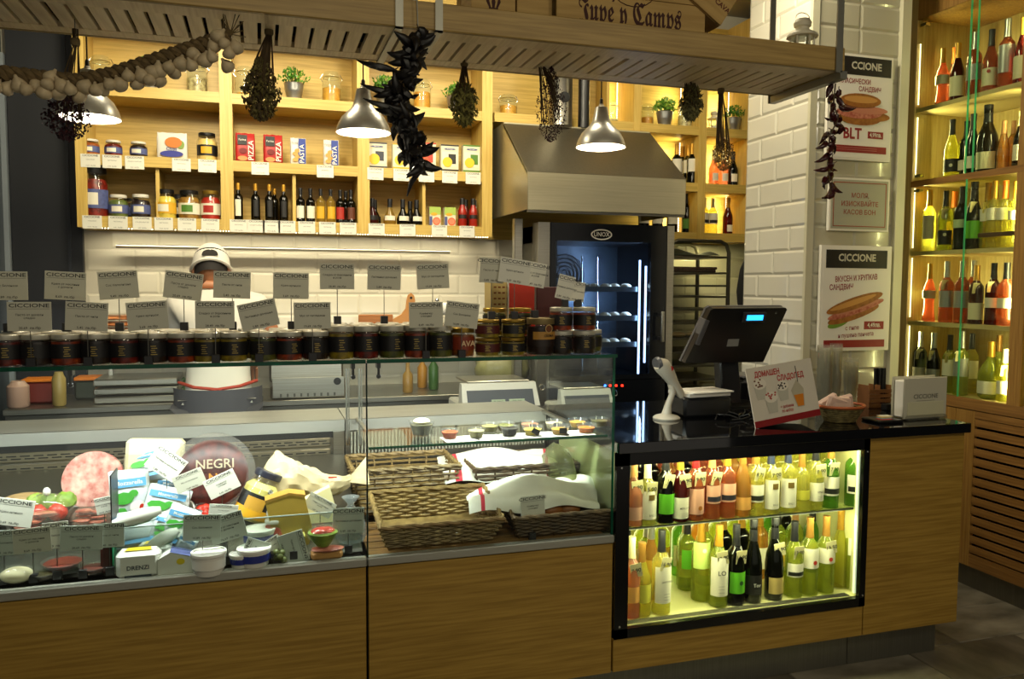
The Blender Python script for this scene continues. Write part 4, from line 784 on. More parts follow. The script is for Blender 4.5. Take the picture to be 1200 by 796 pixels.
for i, px in enumerate((849.5, 866)): bottle(('dark rose bottle on the lower lit shelf beside the upright', 'dark red bottle on the lower lit shelf nearest the pillar')[i], goods(0, px, ZB[0], 4.82), .245, .033, (GRD, GRD)[i], CG, LW, .08, .26, 'burgundy', gw, arc=.25)
for i, px in enumerate((752, 768, 785)): bottle('dark bottle with white label seen between hood and oven, ' + ('nearest the duct', 'middle one', 'nearest the shelf upright')[i], goods(0, px, ZB[0], 4.84), .27, .036, GDK, CB, LW, .22, .48, 'bordeaux', gw)
# shelf price tickets
def ticket_mesh(seed, w, h):
    r_ = random.Random(seed); mm = M().box(-w / 2, w / 2, -.001, 0, -h / 2, h / 2, CARDW); text(mm, 'CICCIONE', h * .20, INKG, 0, h * .38, -.0016, .02, sx=1.15)
    text(mm, r_.choice(('СЛАДКО КАЙСИЯ', 'ЛЮТЕНИЦА', 'ДОМАТИ', 'МАСЛИНИ', 'ПАСТА', 'ЗЕХТИН')), h * .11, INKG, 0, h * .08, -.0016, 0); text(mm, f'{r_.randint(2, 19)},{r_.randint(10, 99)}  лв./бр', h * .12, INKG, 0, -h * .36, -.0016, 0)
    return mm.mesh('price_ticket', 0)
TK = [ticket_mesh(i, .092, .068) for i in range(5)]
def tickets(xs, py, z, words_, row):
    n = len(xs)
    for i, px in enumerate(xs):
        x = goods(0, px, 0, 4.698)[0]; o = obj('shelf_ticket', TK[i % 5]); o.location = (x, 4.6985, z); o.rotation_euler = (0, R.uniform(-.02, .02), 0)
        tag(o, f'small white price ticket on the {row} shelf edge, {nth(i, n)} of that row', 'price ticket', 'price tickets on the shelf edges')
tickets((112, 137, 163, 217, 247, 308, 383, 441, 471, 500, 527, 554), 185, 2.178, '', 'middle')
tickets((112, 142, 170, 195, 222, 249, 282, 302, 320, 338, 361, 385, 409, 442, 478, 515, 547), 262, 1.862, '', 'bottom')

# ================================================================ WORK COUNTER, RAIL AND WORKER
one('utensil_rail', M().tube([(at(136, 290, Y=4.93).x, 4.93, 0), (at(527, 294, Y=4.93).x, 4.93, 0)], .011, STEEL, 10).tube([(-.42, 4.93, 0), (-.42, 4.99, 0)], .006, STEEL, 6).tube([(1.05, 4.93, 0), (1.05, 4.99, 0)], .006, STEEL, 6), 'long steel utensil rail on the white wall tiles', 'rail', (0, 0, at(330, 292, Y=4.93).z))
wk = thing('work_counter', 'steel topped work counter along the tiled back wall', 'counter', (.3, 4.7, 0)); P = lambda n, m, **k: obj(n, m, wk, True, **k)
P('worktop', M().cbox(-1.2, 1.38, 4.42, 4.985, .90, .93, STEEL, .003)); P('cabinet_body', M().box(-1.2, 1.36, 4.46, 4.985, .05, .90, STEELD))
SHW = mat('raised_shelf_steel', 'A09C90', .35, .9); P('raised_shelf', M().cbox(-.8, 1.36, 4.70, 4.985, 1.26, 1.28, SHW, .003))
for x in (-.78, .3, 1.33): P('shelf_post', M().box(x, x + .02, 4.72, 4.74, .93, 1.26, STEEL))
CUTB = mat('beech_board', 'A86A30', .5, nscale=4, stretch=(1, 1, 14), c2='8C5422')
p = at(445, 369, Y=4.86); bt = thing('cutting_board', 'wooden cutting board with a round handle, lying on its side against the tiles', 'cutting board', (p.x, 4.86, 1.281))
obj('board', M().cbox(-.125, .08, 0, .02, 0, .085, CUTB, .004), bt); p2 = .16
obj('handle', M().prism([(.07, 0), (.20, 0), (.215, .05), (.215, .17), (.208, .20), (.19, .215), (.17, .2), (.163, .17), (.158, .12), (.13, .085), (.07, .05)], .0, .018, mat('light_beech', 'B88044', .5)).disc((.19, .185), .008, .008, -.001, BLACK), bt)
COP = mat('copper', 'B06A38', .28, .9); 
for i in range(3): one('copper_tray', M().cbox(-.12, .12, -.1, .1, 0, .022, COP, .005), ('lowest', 'middle', 'topmost')[i] + ' copper coloured tray of the stack behind the price cards', 'tray', (at(138, 380, Y=4.84).x, 4.84, 1.281 + .034 * i), group='copper tray stack')
p = at(512, 380, Y=4.84); fa = thing('meat_grinder', 'white enamelled hand mill clamped on the rear shelf', 'grinder', (p.x, 4.84, 1.28)); EN = mat('white_enamel', 'E4E2DA', .2, coat=.3)
obj('body', M().lathe([(.03, 0), (.025, .05), (.035, .08), (.04, .1)], EN, 14), fa); obj('barrel', M().lathe([(.03, -.09), (.04, -.06), (.04, .06), (.03, .09)], EN, 14, TR(0, 0, .12, 0, PI / 2)), fa); obj('crank', M().tube([(.09, 0, .12), (.115, 0, .12), (.12, 0, .07), (.13, -.01, .06)], .008, CHROME, 8), fa); obj('knob', M().ball((0, 0, .17), .014, CHROME, 10, 8), fa); obj('funnel', M().lathe([(.012, .14), (.01, .17)], CHROME, 10), fa)
def simple(name, label, cat, px, py, Y, z, fn, rz=0, group=None):
    p = at(px, py, Y=Y); t = thing(name, label, cat, (p.x, Y, z), rz, group); fn(t); return t
def slicer(t):
    obj('housing', M().cbox(-.20, .20, 0, .3, 0, .07, STEEL, .01).cbox(-.20, .20, .18, .3, .07, .19, STEEL, .01), t); obj('front_plate', M().cbox(-.19, .19, -.006, 0, .005, .115, STEEL, .003), t); obj('knob', M().lathe([(.02, 0), (.02, .012)], BLACK, 14, TR(.15, -.004, .09, PI / 2)), t)
    for k in range(9): obj('foot_peg', M().box(-.15 + .035 * k, -.14 + .035 * k, -.012, -.006, .012, .03, STEELD), t)
simple('meat_slicer', 'stainless meat slicer seen through the deli case glass', 'slicer', 362, 470, 4.45, .932, slicer)
def trayst(t):
    for k in range(3): obj('tray', M().cbox(-.2, .2, 0, .3, .045 * k, .045 * k + .035, STEEL, .006), t); 
simple('steel_pan_stack', 'stack of three steel pans on the work counter, behind the ledge', 'pans', 160, 470, 4.5, .932, trayst)
def tub(t): obj('tub', M().cbox(-.07, .07, 0, .12, 0, .11, mat('red_stuff', '6A2018', .5), .01), t); obj('lid', M().cbox(-.075, .075, -.005, .125, .11, .125, mat('orange_lid', 'D87818', .4), .003), t)
simple('food_tub', 'dark red food tub with orange lid, seen through the deli glass', 'tub', 45, 470, 4.6, .932, tub)
def tub2(t): obj('tub', M().cbox(-.1, .1, 0, .12, 0, .1, mat('dark_green_crate', '1E2A1E', .5), .01), t); obj('lid', M().cbox(-.1, .1, -.005, .125, .1, .118, mat('orange_lid', 'D87818', .4), .003), t)
simple('food_tub', 'dark green food tub with orange lid beside the pan stack', 'tub', 112, 470, 4.7, .932, tub2)
for i, (px, py, c, r, h, nm) in enumerate(((22, 480, 'A88878', .05, .13, 'pinkish sausage tub'), (70, 480, '94804A', .032, .17, 'tall yellow bottle'), (190, 455, '3A5A34', .07, .09, 'dark green bowl'))):
    one('kitchen_container', M().lathe([(r * .85, 0), (r, .01), (r, h * .8), (r * .7, h * .92), (r * .6, h)], mat('container_' + c, c, .4), 16), nm + ' on the work counter seen through the deli glass', 'container', (at(px, py, Y=4.5).x, 4.5, .932 + (.125 if i == 2 else 0)) if i != 2 else (at(205, 455, Y=4.9).x, 4.9, .932))
def scale(t):
    W_ = mat('scale_white', 'C4C2BA', .35); obj('body', M().cbox(-.2, .2, 0, .3, 0, .07, W_, .01), t)
    obj('display_housing', M().add([(-.2, -.02, .02), (.2, -.02, .02), (.19, .05, .165), (-.19, .05, .165), (-.2, .09, .02), (.2, .09, .02), (.19, .09, .165), (-.19, .09, .165)], [(0, 1, 2, 3), (5, 4, 7, 6), (0, 3, 7, 4), (1, 5, 6, 2), (3, 2, 6, 7), (0, 4, 5, 1)], W_), t, smooth=0)
    T = TR(0, -.021, .02, -.45); mm = M().box(-.17, .17, -.001, .0, .025, .125, mat('display_grey', '4C5058', .25), T); mm.box(-.05, .02, -.002, -.001, .045, .075, mat('lcd', '9AA890', .3), T).box(.04, .12, -.002, -.001, .045, .075, mat('lcd', '9AA890', .3), T); text(mm, '0.000', .022, INK, -.015, .06, -.003, T=T); text(mm, '00.00', .022, INK, .08, .06, -.003, T=T); obj('display', mm, t)
    obj('weighing_plate', M().cbox(-.16, .16, .06, .3, .165, .175, STEEL, .003), t); obj('tare_ring', M().tube([(.215 + .014 * math.cos(a * PI / 6), .02, .14 + .014 * math.sin(a * PI / 6)) for a in range(13)], .003, CHROME, 5), t)
p = at(588, 495, Y=3.45); simple('shop_scale', 'pale grey shop scale seen through the bread case, on the narrow steel stand', 'scale', 588, 480, 3.76, .90, scale)
t = simple('shop_scale', 'darker shop scale beyond the end glass of the bread case', 'scale', 690, 480, 3.76, .87, scale); t.scale = (.72, .9, .9)
xa_ = at(588, 480, Y=3.76).x; one('scale_stand', M().cbox(xa_ - .24, xa_ + .235, 0, .34, 0, .90, STEELD, .004).cbox(xa_ + .236, t.location.x + .2, 0, .34, 0, .87, STEELD, .004), 'dark stepped steel stand carrying the two shop scales behind the bread case', 'stand', (0, 3.72, 0))
MX = mat('mixer_glass', '8C8670', .4); 
for i, (px, c, r, h, nm) in enumerate(((478, '8A6A30', .03, .17, 'amber bottle'), (508, '2A5018', .03, .22, 'green oil bottle'), (495, 'A07020', .03, .2, 'honey coloured bottle'))):
    one('kitchen_bottle', M().lathe([(r * .9, 0), (r, .01), (r, h * .6), (r * .4, h * .75), (r * .4, h)], mat('kbottle_' + c, c, .3), 14), nm + ' on the work counter seen through the bread case glass', 'bottle', (at(px, 480, Y=4.55 + .1 * i).x, 4.55 + .1 * i, .932), group='bottles on the work counter')
p = at(590, 440, Y=4.6); one('bread_bag', M().ball((0, 0, .12), (.17, .12, .12), mat('clear_bag', '8C8858', .35, noise=.35, nscale=14), 16, 10, wob=.06), 'large olive coloured plastic bag on the work counter behind the scale', 'bag', (p.x, 4.62, .932))

# ---------------------------------------------------------------- the worker, seen from behind, bending over the counter
SKIN = mat('skin', 'A8704C', .5); SHIRT = mat('white_shirt', 'D4D0C4', .8, noise=.06, nscale=8); TROU = mat('grey_trousers', '3A3A40', .8); APR = mat('apron_red', 'A03018', .7); HAIR = mat('dark_hair', '140E0A', .8)
pw = thing('person', 'person in white shirt and white cap, back turned, bending over the work counter', 'person', (-.2, 4.08, 0))
def skin_fig(name, J, E_, mt, parent, sub=2):
    me = D.meshes.new(name); me.from_pydata([j[:3] for j in J], E_, []); o = D.objects.new(name, me); COL.objects.link(o); o.parent = parent; me.materials.append(mt)
    me.skin_vertices.new() if hasattr(me.skin_vertices, 'new') and not me.skin_vertices else None
    md = o.modifiers.new('skin', 'SKIN'); md.use_smooth_shade = True
    if not me.skin_vertices:
        bm = bmesh.new(); bm.from_mesh(me); bm.verts.layers.skin.verify(); bm.to_mesh(me); bm.free()
    for i, j in enumerate(J):
        sv = me.skin_vertices[0].data[i]; sv.radius = (j[3], j[4] if len(j) > 4 else j[3]); sv.use_root = (i == 0)
    s_ = o.modifiers.new('sub', 'SUBSURF'); s_.levels = sub; s_.render_levels = sub; return o
import bmesh
bodyJ = [(0, 0, .98, .15, .12), (.0, .01, 1.12, .14, .11), (.0, .05, 1.28, .16, .115), (.0, .10, 1.42, .15, .10), (.0, .15, 1.50, .06, .06), (.0, .19, 1.55, .05, .05),
    (-.18, .12, 1.43, .065), (-.25, .16, 1.26, .045), (-.17, .34, 1.16, .036), (-.13, .40, 1.13, .03),
    (.18, .12, 1.43, .065), (.27, .14, 1.25, .045), (.20, .34, 1.17, .036), (.15, .40, 1.13, .03),
    (-.09, .0, .90, .09), (-.10, -.02, .50, .062), (-.10, 0, .09, .042), (-.10, .15, .035, .035), (.09, .0, .90, .09), (.10, -.02, .50, .062), (.10, 0, .09, .042), (.10, .15, .035, .035)]
bodyE = [(0, 1), (1, 2), (2, 3), (3, 4), (4, 5), (3, 6), (6, 7), (7, 8), (8, 9), (3, 10), (10, 11), (11, 12), (12, 13), (0, 14), (14, 15), (15, 16), (16, 17), (0, 18), (18, 19), (19, 20), (20, 21)]
skin_fig('body', bodyJ, bodyE, SKIN, pw)
g = lambda j, k=.014: tuple(j[:3]) + tuple(r + k for r in (j[3], j[4] if len(j) > 4 else j[3]))
sj = [bodyJ[i] for i in (1, 2, 3, 6, 10)] + [(-.23, .15, 1.31, .055), (.24, .135, 1.31, .055), (0, 0, 1.0, .155, .125), (0, .14, 1.485, .062, .06)]
skin_fig('shirt', [g(j, .016) for j in sj], [(0, 1), (1, 2), (2, 3), (2, 4), (3, 5), (4, 6), (0, 7), (2, 8)], SHIRT, pw)
tj = [bodyJ[i] for i in (0, 14, 15, 18, 19)] + [(-.10, 0, .11, .05), (.10, 0, .11, .05)]
skin_fig('trousers', [g(j, .016) for j in tj], [(0, 1), (1, 2), (0, 3), (3, 4), (2, 5), (4, 6)], TROU, pw)
for s in (-1, 1): obj('shoe', M().cbox(-.05, .05, -.06, .2, 0, .07, BLACK, .02), pw, loc=(.1 * s, 0, 0))
HC = Vector((-.035, .235, 1.62)); mm = M(); 
def headf(u, v):
    a = 2 * PI * u; t_ = PI * v; x = .078 * math.sin(t_) * math.cos(a); y = .098 * math.sin(t_) * math.sin(a); z = -.115 * math.cos(t_)
    if y > 0: y += .012 * math.exp(-((z + .01) / .02) ** 2) * math.exp(-(x / .014) ** 2) * 1.8; y -= .012 * math.exp(-((z - .018) / .014) ** 2) * math.exp(-((abs(x) - .032) / .016) ** 2)
    if z < 0: x *= 1 + z * 2.2; y *= 1 + z * .9
    return (x, y, z)
HT = TR(*HC, .0) @ Matrix.Rotation(-.55, 4, 'X'); mm.grid(headf, 32, 24, SKIN, HT)
for s in (-1, 1): mm.ball((s * .082, -.005, -.01), (.012, .022, .033), SKIN, 10, 8, HT); mm.ball((s * .03, .083, .018), (.012, .008, .008), PAPER, 8, 6, HT); mm.ball((s * .03, .09, .018), (.005, .004, .005), BLACK, 6, 5, HT)
mm.ball((0, .09, -.055), (.024, .008, .007), mat('lips', '8A4838', .5), 10, 6, HT); obj('head', mm, pw)

hm = M(); hm.grid(lambda u, v: (.084 * math.cos(PI + PI * u) * (1 - .1 * v), .104 * math.sin(PI + PI * u) - .0, .06 - .13 * v), 16, 6, HAIR, HT); obj('hair', hm, pw)
CAPM = mat('white_cap', 'DCD8CC', .8); cm = M(); cm.grid(lambda u, v: (.092 * math.sin(PI / 2 * v) * math.cos(2 * PI * u), .112 * math.sin(PI / 2 * v) * math.sin(2 * PI * u), -.012 + .146 * math.cos(PI / 2 * v) ** .8), 28, 10, CAPM, HT)
cm.tube([HT @ Vector((.093 * math.cos(a * PI / 12), .113 * math.sin(a * PI / 12), -.014)) for a in range(25)], .009, CAPM, 6); cm.grid(lambda u, v: ((.075 - .02 * v) * math.cos(PI * u), .1 + .0 * v + (.075 * v) * math.sin(PI * u), -.005 - .02 * v), 12, 4, CAPM, HT); obj('cap', cm, pw)
def capo(a): x = .038 * math.cos(a); z = .004 + .042 * max(0, math.sin(a)); return HT @ Vector((x, -.1145 + .55 * max(0, z - .03), z))
hm = M(); hm.flat([capo(a * PI / 10) for a in range(11)], HAIR); obj('cap_opening', hm, pw)
am = M(); am.grid(lambda u, v: ((.20) * math.cos(PI + PI * u) * 1.0, .185 * math.sin(PI + PI * u) * 1.0, 1.06 - .5 * v), 16, 6, mat('grey_apron', '46464C', .8)); obj('apron', am, pw)
am = M().tube([(-.175, 0, 1.08), (-.1, -.13, 1.07), (0, -.155, 1.06), (.1, -.13, 1.07), (.175, 0, 1.08)], .008, APR, 6).tube([(-.01, -.16, 1.06), (-.03, -.17, .95), (-.02, -.17, .82)], [.016, .014, .004], APR, 6).tube([(.01, -.16, 1.06), (.03, -.17, .96), (.04, -.17, .84)], [.014, .012, .004], APR, 6); obj('apron_strings', am, pw)
nm = M().tube([(-.035 - .055, .13, 1.50), (-.035, .095, 1.515), (-.035 + .055, .13, 1.50)], .006, APR, 6); obj('red_collar', nm, pw)
for s in (-1, 1):                                          # hands resting on the counter top
    h = obj('hand', M().ball((0, 0, 0), (.042, .05, .016), SKIN, 12, 8), pw, loc=(.14 * s, .44, 1.12), rot=(-.9, 0, 0)); fm = M()
    for k, l_ in enumerate((.062, .074, .078, .068)): x = -.03 + .02 * k; fm.tube([(x, .035, 0), (x, .035 + l_ * .5, -.006), (x, .035 + l_, -.03)], [.0095, .009, .007], SKIN, 8)
    fm.tube([(-.035 * s, -.01, 0), (-.058 * s, .02, -.008), (-.06 * s, .045, -.02)], [.012, .011, .008], SKIN, 8); obj('fingers', fm, h)

# ================================================================ JARS AND PRICE CARDS ON THE GLASS TOPS
GT = 1.307
JD = F_('dark_pesto', '2A1A0C', '120A06'); JO = F_('orange_sauce', '9A3A10', '5A1C08'); JY = F_('yellow_pesto', '9A8424', '6A5A14'); JR = F_('red_pesto', '7A1C0C', '3A0C06'); JGn = F_('green_pesto', '5A5A18', '343A0C')
LIDC = mat('worn_silver_lid', 'C8C4B4', .35, .5); GOLDT = mat('gold_print', 'A08A4A', .4, .6)
def sauce_jar(label, px, Y, h, r, food, z=GT, lid=LIDC, dark=LK, gold=True, group='sauce jars on the glass tops', x=None):
    x = at(px, 415, Y=Y).x if x is None else x
    key = ('sj', h, r, food.name, lid.name, dark.name, gold)
    if key not in BCACHE:
        hb = h * .84; mm = M(); cyl_label(mm, r * 1.015, hb * .28, hb * .82, dark, -PI, 0, 14)
        if gold:
            for q in range(5): mm.box(-.008 + .002 * (q % 2), .010 - .003 * (q % 3), -r * 1.05, -r * 1.04, hb * (.36 + .08 * q), hb * (.36 + .08 * q) + .0022, GOLDT)
        BCACHE[key] = (M().lathe([(r * .93, .003), (r * .95, .01), (r * .95, hb * .9)], food, 14).mesh('contents', 50), M().lathe([(r * .9, 0), (r, .007), (r, hb * .9), (r * .93, hb)], JG, 16).mesh('glass_body', 50),
            M().lathe([(r * .97, hb - .001), (r * .99, hb + .001), (r * .99, h - .002), (r * .94, h), (r * .9, h - .001)], lid, 16).mesh('lid', 40), mm.mesh('paper_label', 50))
    t = thing('sauce_jar', label, 'jar', (x, Y, z), rz=R.uniform(-.35, .35), group=group)
    for n, me in zip(('contents', 'glass_body', 'lid', 'paper_label'), BCACHE[key]): obj(n, me, t)
    return t
foods = [JR, JD, JO, JD, JR, JD, JO, JY, JY, JGn, JO, JD, JY, JR, JGn, JO, JGn]
fn_ = ['red', 'dark', 'orange', 'dark', 'red', 'dark', 'orange', 'olive yellow', 'yellow', 'green', 'orange', 'dark', 'yellow green', 'dark red', 'green', 'orange', 'green']
front = [8, 43, 78, 113, 146, 180, 213, 243, 274, 309, 339, 370, 400, 429, 459, 488, 516]
for i, px in enumerate(front):
    tall = px > 385
    sauce_jar(f'black labelled jar of {fn_[i]} sauce, {nth(i, 17)} in the front jar row', px, 2.645, .108 if tall else .092, .0415, foods[i])
for i in range(16):
    px = (front[i] + front[i + 1]) / 2 + 6; sauce_jar(f'black labelled jar in the middle jar row, {nth(i, 16)} there', px, 2.735, .108 if px > 385 else .092, .041, foods[(i * 5 + 2) % 17])
for i in range(15):
    px = front[i] + 12 + i * 1.0; sauce_jar(f'black labelled jar in the rearmost jar row, {nth(i, 15)} there', px, 2.828, .108 if px > 385 else .092, .041, foods[(i * 3 + 4) % 17])
AMB = F_('amber_honey', 'A05A10', '5A280A'); t = sauce_jar('amber honey jar with rounded label lettering, beside the gold lidded jars', 542, 2.65, .098, .040, AMB, lid=LIDG, dark=mat('amber_label', '7A2A10', .5), gold=False)
mm = M(); text(mm, 'AVA', .026, mat('pale_ink', 'D8B890', .6), 0, .045, -.0425, .02); obj('lettering', mm, t)
for i, (px, lb, nm) in enumerate(((571, mat('maroon_label', '4A1410', .5), 'maroon'), (601, LK, 'black'))):
    for q in (0, 1): sauce_jar(f'squat gold lidded jar with {nm} label, ' + ('lower' if q == 0 else 'upper') + ' of two stacked', px, 2.65, .062, .042, JY, z=GT + .0625 * q, lid=LIDG, dark=lb, gold=True)
t = sauce_jar('large dark brown jar with golden label and round emblem', 633, 2.66, .128, .050, F_('choco', '241008', '180A06'), dark=mat('dark_brown_label', '1C0E08', .5), lid=mat('tan_lid', '8C7A50', .4, .5), gold=False)
mm = M(); cyl_label(mm, .0515, .055, .082, mat('ochre_label', 'A87A30', .5), -PI * .85, -PI * .15, 10); mm.disc((0, .092), .015, .015, -.0525, mat('pale_disc', 'B89860', .5)).disc((0, .092), .012, .012, -.0528, mat('brown_disc', '6A3A18', .5)); text(mm, 'CREMA', .012, INK, 0, .068, -.0525, .01); obj('emblem_label', mm, t)
for px, q, nm in ((657, 0, 'lower jar of the stack beside the big brown jar'), (657, 1, 'upper jar of the stack beside the big brown jar'), (684, 0, 'lower of two at the very end of the glass'), (684, 1, 'upper of two at the very end of the glass')):
    sauce_jar('dark jar with silver lid, ' + nm, px, 2.66, .082, .0405, JO if q else JD, z=GT + .0825 * q)
for px, q in ((575, 0), (575, 1), (605, 0), (605, 1), (660, 0), (688, 0)): sauce_jar(f'jar standing in the second row behind the {"gold lidded" if px < 650 else "end"} stacks, ' + {575: 'maroon side', 605: 'black side', 660: 'brown jar side', 688: 'glass end side'}[px] + (' on top' if q else ' below'), px + 4, 2.75, .08, .041, JGn, z=GT + .0805 * q, lid=LIDG if px < 650 else LIDC)
# tall boxes behind the jars
PATB = mat('cream_box', 'D0B878', .6); a = at(575, 330, Y=2.9); c_ = thing('biscuit_box', 'cream box printed with rows of small red brown marks, behind the jars', 'box', (at(587, 400, Y=2.9).x, 2.9, GT), rz=.25)
obj('box', M().cbox(-.055, .055, -.02, .03, 0, .255, PATB, .002), c_); mm = M()
for r in range(11):
    for k in range(5): mm.box(-.044 + .0185 * k, -.033 + .0185 * k, -.0212, -.0202, .02 + .021 * r, .026 + .021 * r, mat('red_brown_mark', '8A4A20', .6))
obj('print', mm, c_)
one('gift_box', M().cbox(-.055, .055, -.02, .04, 0, .258, mat('bright_red_card', 'D03018', .5), .002).box(-.058, -.054, -.022, .04, 0, .26, PAPER), 'bright red card box standing behind the jars', 'box', (at(606, 400, Y=2.9).x + .01, 2.9, GT), rz=.1)
one('gift_box', M().cbox(-.05, .05, -.02, .04, 0, .235, mat('wine_red_card', '4A0E10', .5), .002), 'dark wine red box behind the bright red box', 'box', (at(622, 400, Y=2.93).x + .06, 2.905, GT), rz=-.1)

CTEXT = ['Сос Болонезе', 'Крем от маслини\nс домати', 'Сос Наполитана', 'Песто от домати\nсладко', 'Паста от чили', 'Крем артишок', 'Сладко от боровинки\nи рози', 'Лютеница домашна', 'Мус от патладжан', 'Конфитюр\nсмокиня']
def card_mesh(i, w, h, mt):
    k = ('card', i, w, h, mt.name)
    if k not in BCACHE:
        r_ = random.Random(i + 50); a = M().cbox(-w / 2, w / 2, -.0008, .0008, 0, h, mt, .0004).mesh('card', 0); mm = M(); text(mm, 'CICCIONE', h * .185, INK, 0, h * .87, -.0014, .012, sx=1.42)
        mm.box(-w * .46, w * .46, -.0012, -.0009, h * .755, h * .765, INKG); text(mm, CTEXT[i % 10], h * .105, INK, 0, h * .5, -.0014, .004); text(mm, f'{r_.randint(1, 29)},{r_.choice((49, 69, 89, 45))}  лв./бр', h * .12, INK, 0, h * .1, -.0014, .006)
        BCACHE[k] = (a, mm.mesh('lettering', 0))
    return BCACHE[k]
def price_card(i, label, px, py, tilt, Y, zbase, w=.112, h=.085, mt=CARD, group='price cards on pins', pin=True, lean=.0, rz=None):
    """px, py: centre of the card in the photograph; tilt: degrees anticlockwise as seen from the front"""
    c = at(px, py, Y=Y); t = thing('price_card', label, 'price card', (c.x, Y, zbase), group=group); ca, le = card_mesh(i, w, h, mt); T = -math.radians(tilt)
    o = obj('card', ca, t); off = Vector((0, 0, -h / 2)); off.rotate(Euler((lean, T, 0))); cz = c.z - zbase
    o.location = Vector((0, -.004, cz)) + off; o.rotation_euler = (lean, T, 0 if rz is None else rz); obj('lettering', le, o)
    if pin:
        obj('pin', M().tube([(0, 0, .012), (0, 0, max(.02, cz - h * .30))], .0014, STEELD, 5), t); obj('clip', M().cbox(-.012, .012, -.008, .008, 0, .026, mat('clip_black', '1E1E20', .4), .001), t)
    return t
up = [(8, 335, 0), (77, 335, -3), (139, 334, 4), (215, 335, -7), (272, 334, -2), (341, 335, -1), (395, 324, 0), (450, 325, -1), (507, 324, 3)]
for i, (px, py, tl) in enumerate(up):
    price_card(i, f'grey price card on a tall pin, {nth(i, 9)} of the upper card row', px, py, tl, 2.735, GT + (.109 if px > 385 else .093))
lo = [(35, 371, 0), (102, 371, -3), (173, 370, 4), (252, 369, 0), (303, 369, 12), (366, 370, 1), (499, 369, 1), (541, 369, -7)]
for i, (px, py, tl) in enumerate(lo): price_card(i + 3, f'grey price card on a short pin, {nth(i, 8)} of the lower card row', px, py, tl, 2.6, GT, h=.083)
price_card(4, 'pale price card leaning behind two others over the gold lidded jars', 576, 317, -3, 2.66, GT + .125, w=.085)
price_card(5, 'pale price card in the middle of three overlapping ones over the gold jars', 603, 318, -8, 2.65, GT + .125, w=.112, mt=CARDW)
price_card(6, 'pale price card over the big dark brown jar, third of the overlapping ones', 627, 322, -9, 2.67, GT + .128, w=.075, mt=CARDW)
price_card(7, 'cream price card in front of the oven glass, tilted', 662, 337, -13, 2.665, GT + .165, w=.062, h=.085, mt=CARDW)
price_card(8, 'small cream price card peeping out behind another before the oven glass', 677, 342, -6, 2.70, GT + .165, w=.05, h=.07, mt=CARDW)

# ================================================================ DELI CASE CONTENTS
def deck(px, py):                                         # ray meets the sloping deck
    d = RT * (px - 600) / FPX + DN * (py - 398) / FPX + FW; k = (.665 - .32 * 2.66 - EYE.z) / (d.z - .32 * d.y); p = d * k + EYE; p.z += .002; return p
def scl(p): return mpp(p)
CHY = mat('hard_cheese', 'C0A040', .5, noise=.08, nscale=20); CHR_ = mat('cheese_rind', 'A88030', .6); CHP = mat('pale_cheese', 'E0D8B0', .5, noise=.05, nscale=15); WRAP = glassy('cling_film', 'FAFAF6', .08, .9, glow='E8E6DA'); WPA = mat('white_wrap', 'DEDCD0', .45)
MORT = mat('mortadella', 'D8AC9C', .45, nscale=34, c2='A85C52'); HAM = mat('cured_ham', '8A3020', .45, nscale=28, c2='B87058'); MEAT = mat('dark_meat', '3A120A', .5, noise=.4, nscale=30); LETT = mat('lettuce', '90A83C', .5, nscale=20, c2='5E7C20'); TOM = mat('tomato_skin', 'B02814', .25)
def put(name, label, cat, px, py, fn, dy=0, rz=0, group='food in the deli case', rot=None, z=None, Y=None):
    p = deck(px, py) if Y is None else at(px, py, Y=Y)
    if z: p.z = z
    p.y += dy; t = thing(name, label, cat, p, rz, group, rot); fn(t, mpp(p)); return t
def fan(name, mts, pr): return lambda t, k: obj(name, M().lathe(pr, mts, 20), t)
# back row
put('cheese_block', 'large pale cheese block wrapped in white film, at the back of the case', 'cheese', 178, 588, lambda t, k: (obj('cheese', M().cbox(-.095, .095, 0, .08, 0, .215, CHP, .012), t), obj('wrapper', M().cbox(-.099, .05, -.003, .084, -.001, .17, WRAP, .012), t)), rot=(-.12, .06, 0))
def salami(t, k):
    T = TR(0, 0, .115, PI / 2 - .3); obj('tray', M().lathe([(.135, -.02), (.145, .0), (.14, .006), (.12, .004)], glassy('clear_tray', 'F8F6F2', .1, .9), 28, T), t)
    obj('salami', M().lathe([(.115, -.016), (.12, 0), (.10, .012), (.05, .018), (0, .02)], mat('dark_salami', '5A2018', .4, nscale=30, c2='2A0C0A'), 28, T), t); mm = M(); text(mm, 'NEGRI', .045, mat('faded_gold', 'A89A80', .5), 0, 0, -.0, .01, T=TR(.01, -.03, .155, -.3)); text(mm, 'NO', .04, mat('gold_letters', 'B07820', .5), 0, 0, 0, .02, T=TR(.02, -.045, .11, -.3)); obj('lettering', mm, t)
put('salami_tray', 'big oval clear tray of dark sliced salami standing upright, with pale lettering', 'meat tray', 250, 594, salami)
def mort(t, k):
    T = TR(0, 0, .10, PI / 2 - .25); obj('slice', M().lathe([(.098, -.012), (.1, -.006), (.1, .006), (.098, .012)], MORT, 32, T), t); obj('paper', M().add([(-.09, -.035, 0), (.10, -.035, 0), (.10, -.005, .13), (-.04, -.02, .055), (-.09, -.03, .02)], [(0, 1, 2, 3, 4)], mat('shiny_paper', 'D8D4CC', .25)), t)
put('mortadella', 'large round slice of speckled pink mortadella in white paper', 'meat', 104, 606, mort, dy=.1)
put('ciabatta', 'flat tan round loaf lying behind the price card', 'bread', 24, 607, lambda t, k: obj('loaf', M().ball((0, 0, .03), (.085, .05, .032), mat('tan_crust', 'A88A5C', .6, noise=.3, nscale=15), 18, 10), t), dy=.08)
